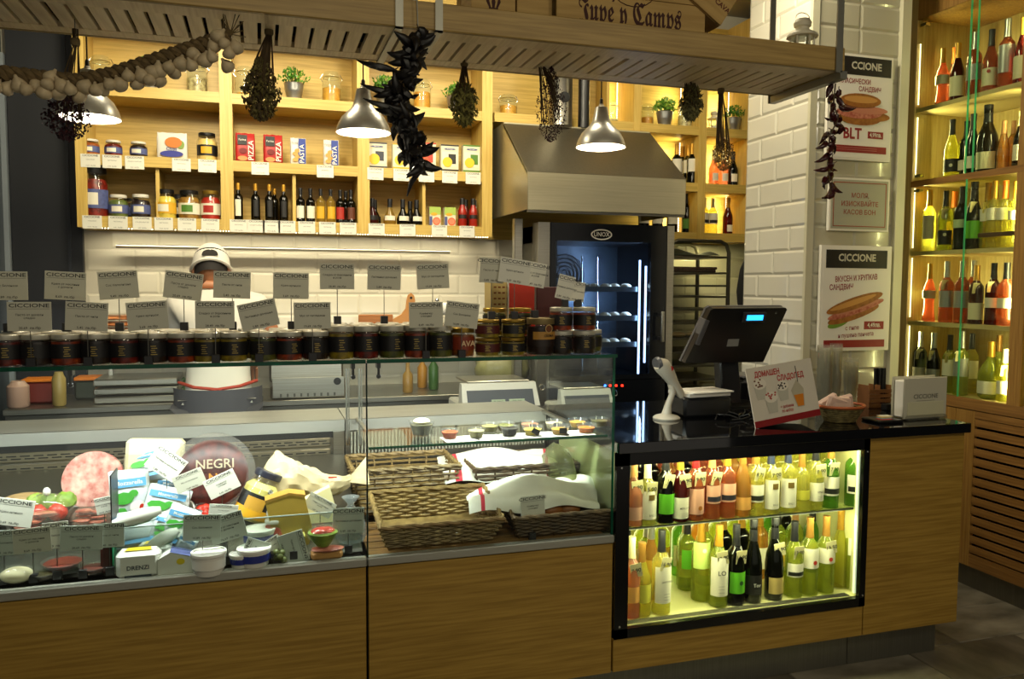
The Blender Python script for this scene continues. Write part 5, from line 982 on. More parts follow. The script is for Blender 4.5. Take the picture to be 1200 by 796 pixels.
def veg(t, k):
    for i, (x, m_) in enumerate(((-.025, TOM), (.03, TOM), (0, LETT), (.05, LETT), (-.04, LETT))): obj(('tomato', 'tomato', 'lettuce_leaf', 'lettuce_leaf', 'lettuce_leaf')[i], M().ball((x, 0 if i < 2 else .02, .03 + (.03 if i > 1 else 0)), (.032, .03, .03), m_, 12, 8, wob=0 if i < 2 else .15), t)
    obj('film', M().ball((0, 0, .035), (.075, .05, .06), WRAP, 16, 10, wob=.06).ball((0, 0, .1), (.012, .012, .014), WPA, 8, 6), t)
put('vegetable_pack', 'red pepper and lettuce in knotted clear film', 'vegetables', 56, 612, veg)
def slices(c, w, d): return lambda t, k: ([obj('slice', M().ball((R.uniform(-w, w) * .5, R.uniform(-d, d) * .4, .008 + .008 * i), (w * .55, d * .55, .007), c, 12, 6, wob=.15), t) for i in range(6)], obj('film', M().cbox(-w, w, -d, d, -.001, .055, WRAP, .012), t))
put('ham_pack', 'film wrapped cured ham slices below the mortadella', 'meat', 106, 616, slices(HAM, .05, .03))
put('ham_pack', 'row of film wrapped ham slices behind the first price cards', 'meat', 40, 620, slices(HAM, .075, .03)); put('ham_pack', 'dark smoked meat slices in film behind the front price cards', 'meat', 5, 616, slices(MEAT, .05, .03))
put('meat_tray', 'long white tray of sliced meat behind the overlapping front cards', 'meat', 78, 640, lambda t, k: (obj('tray', M().cbox(-.12, .12, -.03, .05, 0, .02, WPA, .004), t), obj('meat', M().ball((0, .01, .022), (.11, .035, .012), HAM, 18, 8, wob=.08), t)), dy=.03)
def dish(food, r=.055, h=.03): return lambda t, k: (obj('dish', M().lathe([(r * .6, 0), (r * .75, .002), (r, h), (r * .96, h), (r * .72, .006)], glassy('clear_dish', 'F8F6F2', .06, .9), 20), t), obj('contents', M().lathe([(r * .7, .007), (r * .88, h * .8), (r * .5, h * .98), (0, h * 1.02)], food, 20), t))
put('food_dish', 'shallow oval dish of crushed red pepper at the front', 'dish', 74, 668, dish(mat('crushed_pepper', '8A2A10', .6, noise=.5, nscale=70), .06, .028))
put('food_dish', 'small dish of reddish meat cubes beside the crushed pepper', 'dish', 110, 672, dish(mat('meat_cubes', '6A3020', .5, noise=.4, nscale=60), .04, .022)); put('food_dish', 'small film covered dish of green filling at the front', 'dish', 52, 679, dish(mat('green_filling', '4A4420', .5, noise=.4, nscale=60), .035, .02))
put('wrapped_ball', 'white film wrapped mozzarella at the front corner', 'cheese', 20, 684, lambda t, k: (obj('cheese', M().ball((0, 0, .024), (.045, .03, .024), CHP, 14, 8), t), obj('film', M().ball((0, 0, .025), (.05, .034, .028), WRAP, 14, 8, wob=.1), t)))
put('smoked_meat', 'dark piece of smoked meat standing in green edged film', 'meat', 126, 672, lambda t, k: (obj('meat', M().cbox(-.018, .014, -.01, .04, 0, .10, mat('smoked_rind', '4A2014', .5, noise=.4, nscale=25), .008), t), obj('film_edge', M().cbox(.016, .020, -.012, .04, 0, .10, mat('bottle_green_film', '1E8C60', .3), .001), t)))
# mozzarella bags
def mbag(w, h, green=True, words_=True, d=.028):
    def f(t, k):
        def q(u, v):
            a = 2 * PI * u; s_ = math.sin(PI * min(1, max(0, v))) ** .45; return (w / 2 * math.copysign(abs(math.cos(a)) ** .6, math.cos(a)), d * s_ * math.sin(a), h * v + .003 * math.sin(12 * u))
        obj('bag', M().grid(q, 20, 8, mat('bag_film', 'CCD4D4', .25, noise=.12, nscale=20)), t); mm = M(); y = -d - .0015; G1 = mat('print_leaf_green', '3C9430', .4); B1 = mat('print_sky_blue', '5A9AC8', .4)
        mm.box(-w * .42, w * .42, y - .0008, y, h * .70, h * .86, B1); text(mm, 'Mozzarella', h * .11, WPA, 0, h * .78, y - .0015, .01)
        if green: mm.disc((-w * .15, h * .5), w * .26, h * .12, y - .001, G1, 8).disc((w * .18, h * .32), w * .2, h * .12, y - .001, WPA, 10).disc((w * .28, h * .3), w * .07, h * .07, y - .002, TOM, 8).disc((-w * .22, h * .25), w * .14, h * .09, y - .001, G1, 7).disc((w * .1, h * .58), w * .12, h * .07, y - .002, G1, 7)
        mm.box(-w * .42, w * .42, y - .0008, y, h * .04, h * .14, B1); obj('print', mm, t)
    return f
gb = 'mozzarella bags in the deli case'
put('mozzarella_bag', 'tall blue and green printed mozzarella bag at the stack\'s rear, beside the black divider', 'cheese bag', 152, 620, mbag(.125, .18), rot=(-.1, -.05, .1), group=gb, dy=.06)
put('mozzarella_bag', 'green leaf printed mozzarella bag leaning over the middle of the heap', 'cheese bag', 186, 622, mbag(.14, .135), rot=(-.35, .25, -.1), group=gb, dy=.03)
put('mozzarella_bag', 'lower white mozzarella bag with blue lettering in the heap', 'cheese bag', 160, 640, mbag(.135, .11, False), rot=(-.4, -.08, .1), group=gb, dy=.0)
put('mozzarella_bag', 'light blue crumpled mozzarella bag beside the tomato tub', 'cheese bag', 204, 638, mbag(.10, .12), rot=(-.3, .3, -.2), group=gb, dy=.0)
put('mozzarella_bag', 'small bright blue cornered bag below the tomato tub', 'cheese bag', 212, 650, mbag(.06, .065, False), rot=(-.2, .5, -.2), group=gb)
put('mozzarella_bag', 'green printed mozzarella bag lying flat on top of the heap', 'cheese bag', 172, 600, mbag(.12, .11), rot=(-.6, -.2, -.2), group=gb, dy=.05, z=.86)
put('mozzarella_bag', 'pale blue bag squeezed between the tomato tub and the cheese logs', 'cheese bag', 190, 640, mbag(.11, .09), rot=(-.5, .35, .1), group=gb, dy=.01)
put('mozzarella_bag', 'clear and green bag with red tomato print below the pale cheese', 'cheese bag', 196, 606, mbag(.11, .12), rot=(-.3, .1, -.2), group=gb, dy=.06)
put('divider', 'thin black upright divider beside the mozzarella bags', 'divider', 132, 655, lambda t, k: obj('panel', M().box(-.002, .002, 0, .12, 0, .26, BLACK), t), group=None)
GST = mat('print_deep_green', '1C7A34', .4)
def loaf_pack(w, r):
    return lambda t, k: (obj('pack', M().grid(lambda u, v: (w * (u - .5), r * math.cos(2 * PI * v) * (math.sin(PI * min(max(u, .04), .96)) ** .35), r + r * .9 * math.sin(2 * PI * v) * (math.sin(PI * min(max(u, .04), .96)) ** .35)), 14, 14, WPA), t),
        obj('green_band', M().grid(lambda u, v: (w * (u - .5) * .8, (r + .001) * math.cos(-PI * .75 + .5 * v), r + (r * .9 + .001) * math.sin(-PI * .75 + .5 * v)), 6, 3, GST), t))
put('cheese_log', 'white cheese log with green lettered band lying on the white block', 'cheese', 164, 640, loaf_pack(.14, .026), rot=(0, -.22, .1), z=.80, Y=2.69); put('cheese_log', 'second green banded white log, half behind the cheese block', 'cheese', 196, 652, loaf_pack(.10, .024), rot=(0, -.45, .2), z=.72, Y=2.72)
def blk(w, h, d, word):
    def f(t, k):
        obj('cheese', M().cbox(-w / 2, w / 2, 0, d, 0, h, mat('white_cheese', 'DCDCD2', .35), .014), t); mm = M(); mm.flat([(x, y, h + .001) for x, y in ((-w * .3, d * .2), (w * .3, d * .2), (w * .25, d * .8), (-w * .25, d * .8))], mat('print_sun', 'D8C020', .4))
        text(mm, word, .018, mat('dark_letters', '2A3440', .5), 0, h * .42, -.0015, .02); mm.box(-w * .3, w * .3, -.001, 0, h * .08, h * .16, mat('dark_letters', '2A3440', .5)); obj('label', mm, t)
    return f
put('cheese_block', 'white vacuum packed cheese block with dark lettering, at the front', 'cheese', 162, 680, blk(.125, .085, .06, 'DRENZI')); put('cheese_block', 'second white cheese block half hidden behind the lettered one', 'cheese', 178, 672, blk(.10, .07, .06, ''), dy=.05)
put('cheese_block', 'wedge shaped white cheese pack with blue and yellow lid', 'cheese', 208, 676, lambda t, k: (obj('pack', M().prism([(-.055, 0), (.055, 0), (.06, .05), (-.02, .075), (-.055, .055)], 0, .06, mat('white_cheese', 'DCDCD2', .35)), t), obj('label', M().add([(-.02, 0, .0765), (.058, 0, .0525), (.058, .06, .0525), (-.02, .06, .0765)], [(0, 1, 2, 3)], LB).disc((.01, .045), .012, .01, -.001, mat('print_sun', 'D8C020', .4)), t)))
def tub(r, h, lidm, side, lab=True):
    return lambda t, k: (obj('cup', M().lathe([(r * .82, 0), (r * .84, .002), (r * .97, h - .008)], side, 24), t), obj('lid', M().lathe([(r * .98, h - .01), (r * 1.02, h - .008), (r * 1.02, h), (r * .9, h + .001), (r * .88, h - .002), (0, h - .002)], WPA, 24), t), obj('label', cyl_label(M(), r * .95, h * .3, h * .72, lidm, -PI, 0, 14), t))
put('ricotta_tub', 'round white ricotta tub with a faint green top', 'tub', 245, 672, tub(.052, .068, WPA, WPA)); NAV = mat('navy_band', '26307C', .4)
put('cream_tub', 'white tub with navy band, lower one of the stack', 'tub', 298, 662, tub(.052, .055, NAV, WPA), group='navy banded tubs'); put('cream_tub', 'white tub with navy band and printed lid, upper one of the stack', 'tub', 304, 640, tub(.052, .058, NAV, WPA), group='navy banded tubs', z=None)
put('cream_tub', 'small white tub with navy lid, in front of the stack', 'tub', 283, 664, tub(.036, .042, NAV, WPA), group='navy banded tubs')
def tomtub(r, h, op):
    def f(t, k):
        obj('cup', M().lathe([(r * .7, 0), (r, h), (r * 1.05, h + .002), (r * .98, h), (r * .68, .004)], op, 24), t)
        for i in range(7): a = i * 2.4; obj('tomato', M().ball((r * .5 * math.cos(a) * (i > 0), r * .5 * math.sin(a) * (i > 0), h * .9), (.02, .02, .018), TOM, 12, 8), t)
    return f
put('tomato_tub', 'white oval tub of red tomatoes tilted towards the front', 'tub', 208, 622, tomtub(.058, .06, WPA), rot=(.5, -.15, 0), dy=.07); put('tomato_tub', 'clear film covered dish of pink tomato slices', 'tub', 240, 622, tomtub(.052, .05, glassy('clear_dish', 'F8F6F2', .06, .9)), rot=(.4, .1, 0), dy=.07)
t = jar('large yellow mayonnaise jar with dark lid, leaning back in the deli case', deck(292, 622) + Vector((0, .06, 0)), .175, .062, F_('pale_mayonnaise', 'D8CC78', 'D0C46C'), mat('navy_lid', '1C1E2C', .35), LK, mat('fruit_label', 'C09030', .5), 'food in the deli case', neck=.72); t.rotation_euler = (-.1, .42, 0); t.location.z += .02
obj('fruit_band', cyl_label(M(), .0632, .012, .045, mat('yellow_orange_band', 'D8A020', .4), -PI, 0, 14), t)
def wedge(P_, d, m_, rind=None): return lambda t, k: (obj('cheese', M().prism([(x, z) for x, z in P_], 0, d, m_), t, smooth=0),) + ((obj('rind', M().prism(rind, -.001, d, CHR_), t, smooth=0),) if rind else ())
put('cheese_wedge', 'tall upright wedge of yellow hard cheese with a brown rind on top', 'cheese', 340, 646, wedge([(-.045, 0), (.06, 0), (.075, .05), (.05, .165), (.0, .175), (-.075, .155)], .06, CHY, [(.05, .165), (0, .175), (-.075, .155), (-.077, .163), (0, .184), (.052, .174)]), dy=.03)
put('cheese_wedge', 'pale triangular cheese wedge behind the yellow one', 'cheese', 378, 622, wedge([(-.07, .0), (.065, 0), (.03, .135), (-.07, .09)], .04, mat('cream_cheese_wedge', 'E4D8A0', .5)), dy=.05)
put('cheese_wedge', 'small pale yellow wedge lying in front of the hard cheese', 'cheese', 343, 650, wedge([(-.05, 0), (.045, 0), (.04, .055), (-.02, .05), (-.05, .03)], .05, mat('butter_cheese', 'D8C870', .5)))
def parcel(t, k):
    PPM = mat('greaseproof_paper', 'CDB98E', .5, noise=.2, nscale=16, bump=.5)
    def pf(u, v):
        a = 2 * PI * v; x = -.15 + .33 * u; s_ = (min(1, u * 5) ** .5) * (1 - .78 * max(0, (u - .25) / .75)) if u > 0 else 0; w_ = 1 + .10 * math.sin(14 * u + 3 * a) + .08 * math.sin(5 * a + 31 * u) + .06 * math.sin(9 * a - 19 * u)
        return (x, .055 * s_ * math.cos(a) * w_, .10 + .015 * u + .09 * s_ * math.sin(a) * w_ + .02 * math.sin(6 * u))
    obj('paper', M().grid(pf, 34, 26, PPM), t, smooth=25)
    obj('paper_ear', M().grid(lambda u, v: (.17 + .075 * u, (-.01 + .02 * v) * (1 + 2 * u), .105 + (.09 * v - .01) * u + .01 * math.sin(9 * v)), 8, 6, PPM), t); obj('red_print', M().box(.10, .13, -.032, -.030, .128, .133, RED), t)
put('paper_parcel', 'large crumpled cream paper parcel at the back of the deli case', 'parcel', 352, 610, parcel, dy=.08)
put('plastic_bag', 'twisted clear plastic bag beside the paper parcel', 'bag', 412, 636, lambda t, k: obj('film', M().lathe([(.045, 0), (.055, .02), (.05, .06), (.035, .09), (.012, .12), (.010, .125), (.03, .15)], glassy('crinkled_film', 'DCE0E0', .22, .9, rough=.1), 12), t), dy=.02)
def sandw(t, k):
    obj('bread', M().cbox(-.05, .05, -.02, .03, 0, .028, mat('roll_crust', 'C08848', .6, noise=.2, nscale=20), .008), t); obj('ham', M().ball((0, .0, .032), (.052, .028, .009), HAM, 14, 6, wob=.1), t)
put('sandwich', 'ham sandwich roll in film at the front of the deli case', 'sandwich', 383, 655, sandw)
def salad(t, k):
    obj('cup', M().lathe([(.02, 0), (.035, .02), (.048, .045), (.045, .047)], LETT, 14), t); obj('tomato', M().ball((0, 0, .048), (.038, .03, .014), TOM, 14, 6, wob=.1), t); obj('film', M().ball((0, 0, .04), (.052, .04, .028), WRAP, 14, 8, wob=.05), t)
p = deck(383, 655); t = thing('salad_pack', 'lettuce leaf filled with tomato on top of the ham sandwich', 'salad', (p.x - .012, p.y, p.z + .043), group='food in the deli case'); salad(t, 0)
put('olive_cup', 'small clear cup of dark green olives between the rotated cards', 'cup', 328, 662, lambda t, k: (obj('cup', M().lathe([(.022, 0), (.03, .04)], JG, 14), t), [obj('olive', M().ball((.012 * math.cos(i * 2.4), .012 * math.sin(i * 2.4), .012 + .007 * i), .011, mat('olive_skin', '5A6230', .3), 8, 6), t) for i in range(5)]))
t = jar('small jar of red preserve behind the navy banded tubs', deck(322, 644) + Vector((0, .04, 0)), .09, .035, TOMA, LIDW, LR, LW, 'food in the deli case')
# cards in the deli case
def dcard(i, label, px, py, tilt, w=.105, h=.075, Y=2.652, mt=CARDW, lean=0, pin=True): 
    z0 = .664 if Y < 2.66 else shz_(Y); price_card(i, label, px, py, tilt, Y, z0, w, h, mt, 'price cards inside the deli case', pin, lean)
DG = mat('grey_green_card', 'B8C0B4', .4)
dcard(0, 'grey green price card cut by the picture edge, lowest at the deli front', 4, 636, -1, .10, mt=DG); dcard(1, 'price card overlapping the first one at the deli front', 38, 633, 2, .10, mt=CARD, Y=2.645)
dcard(2, 'narrow white card between the overlapping deli front cards', 66, 627, 2, .07, .08, Y=2.654); dcard(3, 'grey green price card over the crushed pepper dish', 96, 630, -3, .115, mt=DG, Y=2.642); dcard(4, 'price card beside the white cheese block, overlapping its neighbour', 128, 627, -1, .085, mt=DG, Y=2.648)
dcard(5, 'large white price card before the tan loaf, tilted down', 14, 600, -12, .12, .085, Y=2.80); dcard(6, 'small white card held before the mortadella', 122, 592, 10, .05, .055, Y=2.84)
dcard(7, 'white price card tilted steeply before the pale cheese block', 195, 543, -38, .11, .085, Y=2.92); dcard(8, 'beige price card in front of the salami tray', 222, 563, 20, .098, .06, Y=2.88, mt=CARD); dcard(9, 'bright white price card before the salami tray', 260, 567, 24, .105, .068, Y=2.85)
dcard(10, 'grey price card on a pin over the ricotta tub', 237, 618, -3, .11, .082, Y=2.645, mt=DG); dcard(11, 'grey price card tilted upward, overlapping the one over the ricotta tub', 266, 618, 14, .108, .085, Y=2.65, mt=DG); dcard(12, 'white price card lying behind the pair over the ricotta tub', 262, 598, -8, .09, .04, Y=2.76)
dcard(13, 'grey price card turned nearly upright before the navy tubs', 297, 651, 68, .105, .075, Y=2.644, mt=DG); dcard(14, 'white card edge between the two rotated cards', 318, 640, 30, .07, .05, Y=2.66); dcard(15, 'grey price card turned on its side beside the olive cup', 344, 642, -76, .105, .08, Y=2.643, mt=DG)
dcard(16, 'grey price card tilted down behind the tall cheese wedge', 375, 592, -32, .10, .055, Y=2.78, mt=CARD); dcard(17, 'grey price card above the salad, beside the case joint', 408, 610, -2, .10, .085, Y=2.65, mt=DG); dcard(18, 'white price card half hidden behind the yellow cheese', 316, 590, 45, .07, .07, Y=2.84)

# ================================================================ BREAD CASE CONTENTS
WK = mat('wicker', '8C7240', .55, nscale=30, c2='6A5228'); WKD = mat('dark_wicker', '5E4624', .6, nscale=30, c2='42301A')
def basket(name, label, loc, w, d, h, rz=0, mt=WK, levels=9, fl=.06, rot=None):
    t = thing(name, label, 'basket', loc, rz, 'wicker bread baskets', rot)
    def per(s_, hw, hd):                                  # point at parameter s_ along a rounded rectangle
        s_ = s_ % 1 * 4; k = int(s_); f = s_ - k; c = ((-1, -1), (1, -1), (1, 1), (-1, 1)); a, b = c[k], c[(k + 1) % 4]; return ((a[0] + (b[0] - a[0]) * f) * hw, (a[1] + (b[1] - a[1]) * f) * hd)
    ns = 44; mm = M()
    for lv in range(levels):
        z = .012 + (h - .02) * lv / (levels - 1); k = z / h * fl; P_ = []
        for i in range(ns + 1):
            x, y = per(i / ns, w / 2 - fl + k, d / 2 - fl + k); o_ = .005 * (1 if (i + lv) % 2 else -1); n = math.hypot(x, y); P_.append((x + o_ * x / n, y + o_ * y / n, z + R.uniform(-.0015, .0015)))
        mm.tube(P_, .0056, mt, 5)
    obj('woven_sides', mm, t, kind='stuff'); mm = M()
    for i in range(ns // 2): a, b = per(i / (ns // 2), w / 2 - fl, d / 2 - fl), per(i / (ns // 2), w / 2, d / 2); mm.tube([(*a, 0), (*b, h)], .004, mt, 5)
    obj('stakes', mm, t, kind='stuff')
    for q in range(2): obj('rim_strand', M().tube([(per(i / 60, w / 2 + .004 * math.sin(i * 1.6 + q * 3), d / 2 + .004 * math.sin(i * 1.6 + q * 3)) + (h + .004 + .004 * math.cos(i * 1.6 + q * 3),)) for i in range(61)], .0065, mt, 6), t)
    obj('base', M().box(-w / 2 + fl, w / 2 - fl, -d / 2 + fl, d / 2 - fl, 0, .006, mt), t); return t
bz = .656
p = at(506, 600, Y=2.78); basket('bread_basket', 'open wicker basket in front, empty but for paper scraps, beside the case joint', (p.x + .005, 2.762, bz + .022), .42, .27, .095, fl=.035, rot=(.2, 0, 0))
p = at(480, 560, Y=3.1); basket('bread_basket', 'second open wicker basket behind, seen beyond the front basket rim', (p.x - .03, 3.105, bz + .03), .40, .28, .17, fl=.03)
p = at(640, 610, Y=2.8); basket('bread_basket', 'darker wicker basket in front under the white cloth', (p.x + .03, 2.762, bz + .018), .42, .26, .085, mt=WKD, fl=.03, rot=(.16, 0, 0))
p = at(600, 560, Y=3.1); basket('bread_basket', 'dark wicker basket at the rear, covered by a white cloth', (p.x + .02, 3.10, bz + .03), .42, .28, .15, mt=WKD, fl=.03)
LINEN = mat('linen', 'E0DCCC', .85, noise=.04, nscale=30); LRED = mat('linen_red_stripe', 'C03040', .8)
def cloth(name, label, P4, fnz, nu=34, nv=22, stripe_at=(.12,)):
    t = thing(name, label, 'cloth', P4[0], group='white cloths over the bread baskets'); o = Vector(P4[0]); A, B, C_, Dd = (Vector(q) - o for q in P4)
    V = []; 
    for j in range(nv + 1):
        for i in range(nu + 1):
            u, v = i / nu, j / nv; q = A.lerp(B, u).lerp(Dd.lerp(C_, u), v); q.z += fnz(u, v); V.append(q)
    F = []; F2 = []
    for j in range(nv):
        for i in range(nu): (F2 if any(abs((i + .5) / nu - s_) < .018 for s_ in stripe_at) else F).append((j * (nu + 1) + i, j * (nu + 1) + i + 1, (j + 1) * (nu + 1) + i + 1, (j + 1) * (nu + 1) + i))
    m_ = M().add(V, F, LINEN); k = len(m_.mats); m_.mats.append(LRED); m_.f += F2; m_.m += [k] * len(F2); obj('fabric', m_, t, smooth=80); return t
def wob_(a, b, c): return lambda u, v: a * math.sin(PI * min(1, max(0, v))) * math.sin(PI * min(1, max(0, u))) ** .5 + b * math.sin(11 * u + 5 * v) + c * math.sin(7 * v + 13 * u * v)
q = [at(x, y, Y=Y_) for x, y, Y_ in ((550, 603, 2.67), (703, 593, 2.67), (694, 560, 2.90), (546, 574, 2.90))]
cloth('bread_cloth', 'white linen cloth with red stripe over the front bread basket', q, wob_(.06, .011, .010), stripe_at=(.10,))
q = [at(x, y, Y=Y_) for x, y, Y_ in ((522, 568, 2.96), (656, 557, 2.96), (650, 530, 3.24), (512, 535, 3.24))]
cloth('bread_cloth', 'white linen cloth with red stripe over the rear bread basket', q, wob_(.055, .009, .009), stripe_at=(.12, .9))
for i, (x, y, Y_) in enumerate(((635, 612, 2.75), (655, 606, 2.76))): p = at(x + 12, y - 8, Y=2.70); one('croissant', M().ball((0, 0, 0), (.045, .026, .024), mat('croissant_crust', '9A5A20', .5, noise=.3, nscale=30), 14, 8, wob=.05), ('brown crusty roll peeping out under the cloth, beside the card', 'second brown crusty roll under the cloth edge')[i], 'bread', (p.x, 2.70, .735))
for i, (x, y, Y_, r) in enumerate(((462, 635, 2.78, .4), (520, 632, 2.75, -.5), (522, 612, 2.84, .9))):
    p = at(x + 6, y, Y=Y_); one('paper_scrap', M().grid(lambda u, v: (-.035 + .07 * u, -.03 + .05 * v, .004 + .012 * math.sin(3 * u + 4 * v) ** 2), 6, 5, PAPER), ('crumpled white napkin lying flat in the front basket', 'orange cornered white napkin in the front basket', 'white rolled napkin standing in the front basket')[i], 'napkin', (p.x, Y_ - .02, .672), rot=(.5 if i == 2 else 0, 0, r), group='napkins in the front basket')
price_card(19, 'white price card on a pin before the cloth covered basket', 624, 594, 3, 2.640, .655, .088, .082, CARDW)
t = thing('frosted_bag', 'cloudy clear plastic bags piled at the end glass of the bread case', 'bag', (1.12, 2.98, bz)); obj('film', M().ball((0, 0, .13), (.05, .16, .13), glassy('cloudy_film', 'C8CCA8', .35, .9, glow='A8AC80', rough=.12), 16, 12, wob=.08), t)
# bowls on the inner glass shelf
PLB = glassy('clear_bowl', 'FCFCFA', .05, .9)
def bowl(label, px, py, r, h, food, fill=.6, stick=False, Y=None):
    p = at(px, py, Z=1.0155); t = thing('sample_bowl', label, 'bowl', (p.x, p.y if Y is None else Y, 1.0155), group='clear bowls on the inner glass shelf')
    obj('bowl', M().lathe([(r * .62, 0), (r * .7, .002), (r, h), (r * 1.04, h), (r * .98, h - .001), (r * .66, .003)], PLB, 20), t); obj('contents', M().lathe([(r * .64, .003), (r * (.66 + .3 * fill), h * fill), (r * .3, h * fill + .004), (0, h * fill + .004)], food, 20), t)
    if stick: obj('sticker', M().box(-.014, .014, -.001, 0, -.010, .010, LK, TR(0, -r * .93, h * .55, -.15, stick * .6, 0)), t)
    return t
FD = lambda n, c, c2: mat('dip_' + n, c, .4, nscale=50, c2=c2)
t = bowl('large clear bowl of herbs with white cheese on top', 494, 510, .045, .052, FD('herb', '5A5840', '30301E'), .75); obj('cheese', M().ball((0, 0, .05), (.03, .03, .012), CHP, 14, 8), t)
bowl('small bowl of orange red dip', 527, 514, .032, .032, FD('red', 'B84A18', 'A03A10'), .75); bowl('small bowl of pale green dip', 558, 513, .032, .032, FD('pale', 'A8A470', '8C8858'), .8); bowl('bowl of dark dip with a black sticker', 597, 511, .034, .034, FD('dark', '2C2820', '1A1814'), .85, stick=.01)
bowl('bowl of yellow dip with a tilted black sticker', 624, 510, .037, .034, FD('yellow', 'C8B030', 'B8A028'), .65, stick=1); bowl('bowl of golden dip with a black square sticker', 656, 509, .037, .034, FD('gold', 'C89820', 'B88818'), .6, stick=.01); bowl('bowl of orange dip at the end of the front row', 687, 507, .037, .032, FD('orange', 'D87818', 'C86810'), .6)
for i, (px, c, n) in enumerate(((563, '8A8450', 'back row bowl of olive dip, above the pale green one'), (582, '6A6A28', 'back row bowl of dark green dip'), (612, 'B87050', 'back row bowl of pink spread with black sticker'), (642, 'C8BC98', 'back row bowl of cream spread with black sticker'), (672, 'C89838', 'back row bowl of golden fruit'), (700, '6A6038', 'back row bowl of brownish dip near the end glass'))):
    bowl(n, px, 499, .036, .032, FD('b' + c, c, c), .7, stick=.01 if i in (2, 3) else False, Y=2.80)
for i, (px, n) in enumerate(((540, 'first paper slip under the bowls'), (580, 'second paper slip under the bowls'), (622, 'third paper slip under the bowls'), (660, 'fourth paper slip under the bowls'), (693, 'fifth paper slip under the bowls, at the end'))):
    p = at(px, 518, Z=1.0148); one('paper_slip', M().box(-.06, .06, -.05, .05, 0, .0006, PAPER), n, 'paper', (p.x + .01, 2.70, 1.0143), rz=R.uniform(-.1, .1), group='paper slips under the bowls')

# ================================================================ WINE IN THE FRIDGE
gf = 'wine in the counter fridge'; FZS, FZB = .661, .3155
def fb(label, px, py, shelf, h, r, gm, cap, lab, z0, z1, kind='bordeaux', extra=None, price=None, arc=.4, capz=.74, tr=0):
    z = FZS if shelf == 1 else FZB; p = at(px, py, Z=z)
    y = min(max(p.y, 2.685), 3.12); p2 = at(px, py, Y=y); return bottle(label, (p2.x, y, z), h, r, gm, cap, lab, z0, z1, kind, gf, 'wine_bottle', capz, extra, price, arc, tr)
S1 = 'on the fridge glass shelf'
T_ = [(742, 622, .245, GRP, CT, mat('faded_label', 'C89880', .5), .1, .3, 'first rose bottle at the glass edge with tag', '5.90', None), (758, 619, .235, GYE, CW, LW, .1, .55, 'short clear bottle with cream label and brown square', '5.00', square_print('6A5420')), (779, 616, .27, GDK, CB, mat('lime_label', '58A820', .5), .14, .42, 'dark bottle with bright green label', '11', None),
    (796, 613, .265, GRD, CG, LW, .06, .36, 'dark red bottle with cream label and gold cap', '10.90', words('MERLOT', .011)), (814, 612, .27, GRO, CR, mat('pink_label', 'D8A088', .5), .10, .46, 'rose bottle with red cap and pink label', '9.90', blob('A06020', .25)), (833, 610, .265, GRO, CT, mat('pink_label', 'D8A088', .5), .24, .5, 'rose bottle with black wave label, first of two', '7.80', stripe('24202C')),
    (851, 608, .27, GRO, CG, mat('pink_label', 'D8A088', .5), .24, .5, 'rose bottle with black wave label, second of two', None, stripe('24202C')), (869, 606, .275, GAM, CBR, mat('clear_orange_label', 'D89C50', .5), .1, .28, 'orange rose bottle with bronze cap', None, None), (884, 604, .27, GYE, CBR, LW, .2, .45, 'yellow bottle with black mountain label, first of the yellow group', '8.75', stripe('1A1C10')),
    (902, 602, .262, GYE, CN, LW, .08, .52, 'navy capped bottle with brown square label, first of two', '7.00', square_print('6A5420')), (922, 600, .262, GYE, CN, LW, .08, .52, 'navy capped bottle with brown square label, second of two', None, square_print('6A5420')), (938, 599, .235, GYE, CBR, mat('leaf_label', 'C0B840', .5), .2, .36, 'short yellow bottle with bronze cap and white top', None, None),
    (954, 597, .265, GYE, CB, LW, .14, .42, 'yellow bottle with large tag reading eight', '8.90', words('VINO', .012)), (972, 595, .27, GGRN, CBR, LW, .2, .48, 'green bottle with black wave label, first of the green pair', '7.50', stripe('14160E')), (999, 592, .27, GGRN, CBR, LW, .2, .48, 'green bottle with black wave label, beside the fridge edge', None, stripe('14160E'))]
for i, (px, py, h, g_, cp, lb, a, b, nm, pr_, ex) in enumerate(T_): fb(f'{nm}, {S1}', px, py, 1, h, .0335, g_, cp, lb, a, b, 'burgundy' if i in (0, 7) else 'bordeaux', ex, pr_, tr=(i % 3 - 1) * .15)
rc = [(CG, GDK), (CB, GDK), (CG, GAM), (CR, GDK), (CS, GRO), (CT, GRO), (CG, GAM), (CW, GRO), (CG, GYE), (CB, GYE), (CBR, GYE), (CB, GYE), (CT, GYE), (CG, GYE), (CBR, GGRN), (CB, GGRN)]
for j in range(2):
    for i in range(13):
        x = 1.36 + .072 * i + .036 * j + .01; cp, g_ = rc[(i + j * 2) % 16 if i > 0 else 0]
        bottle(f'wine bottle in the {("second", "rear")[j]} row {S1}, {nth(i, 13)} there', (x, (2.80, 2.90)[j], FZS), .272, .033, g_, cp, LW if i % 3 else LK, .12, .42, 'bordeaux', gf)
S2 = 'on the fridge floor'
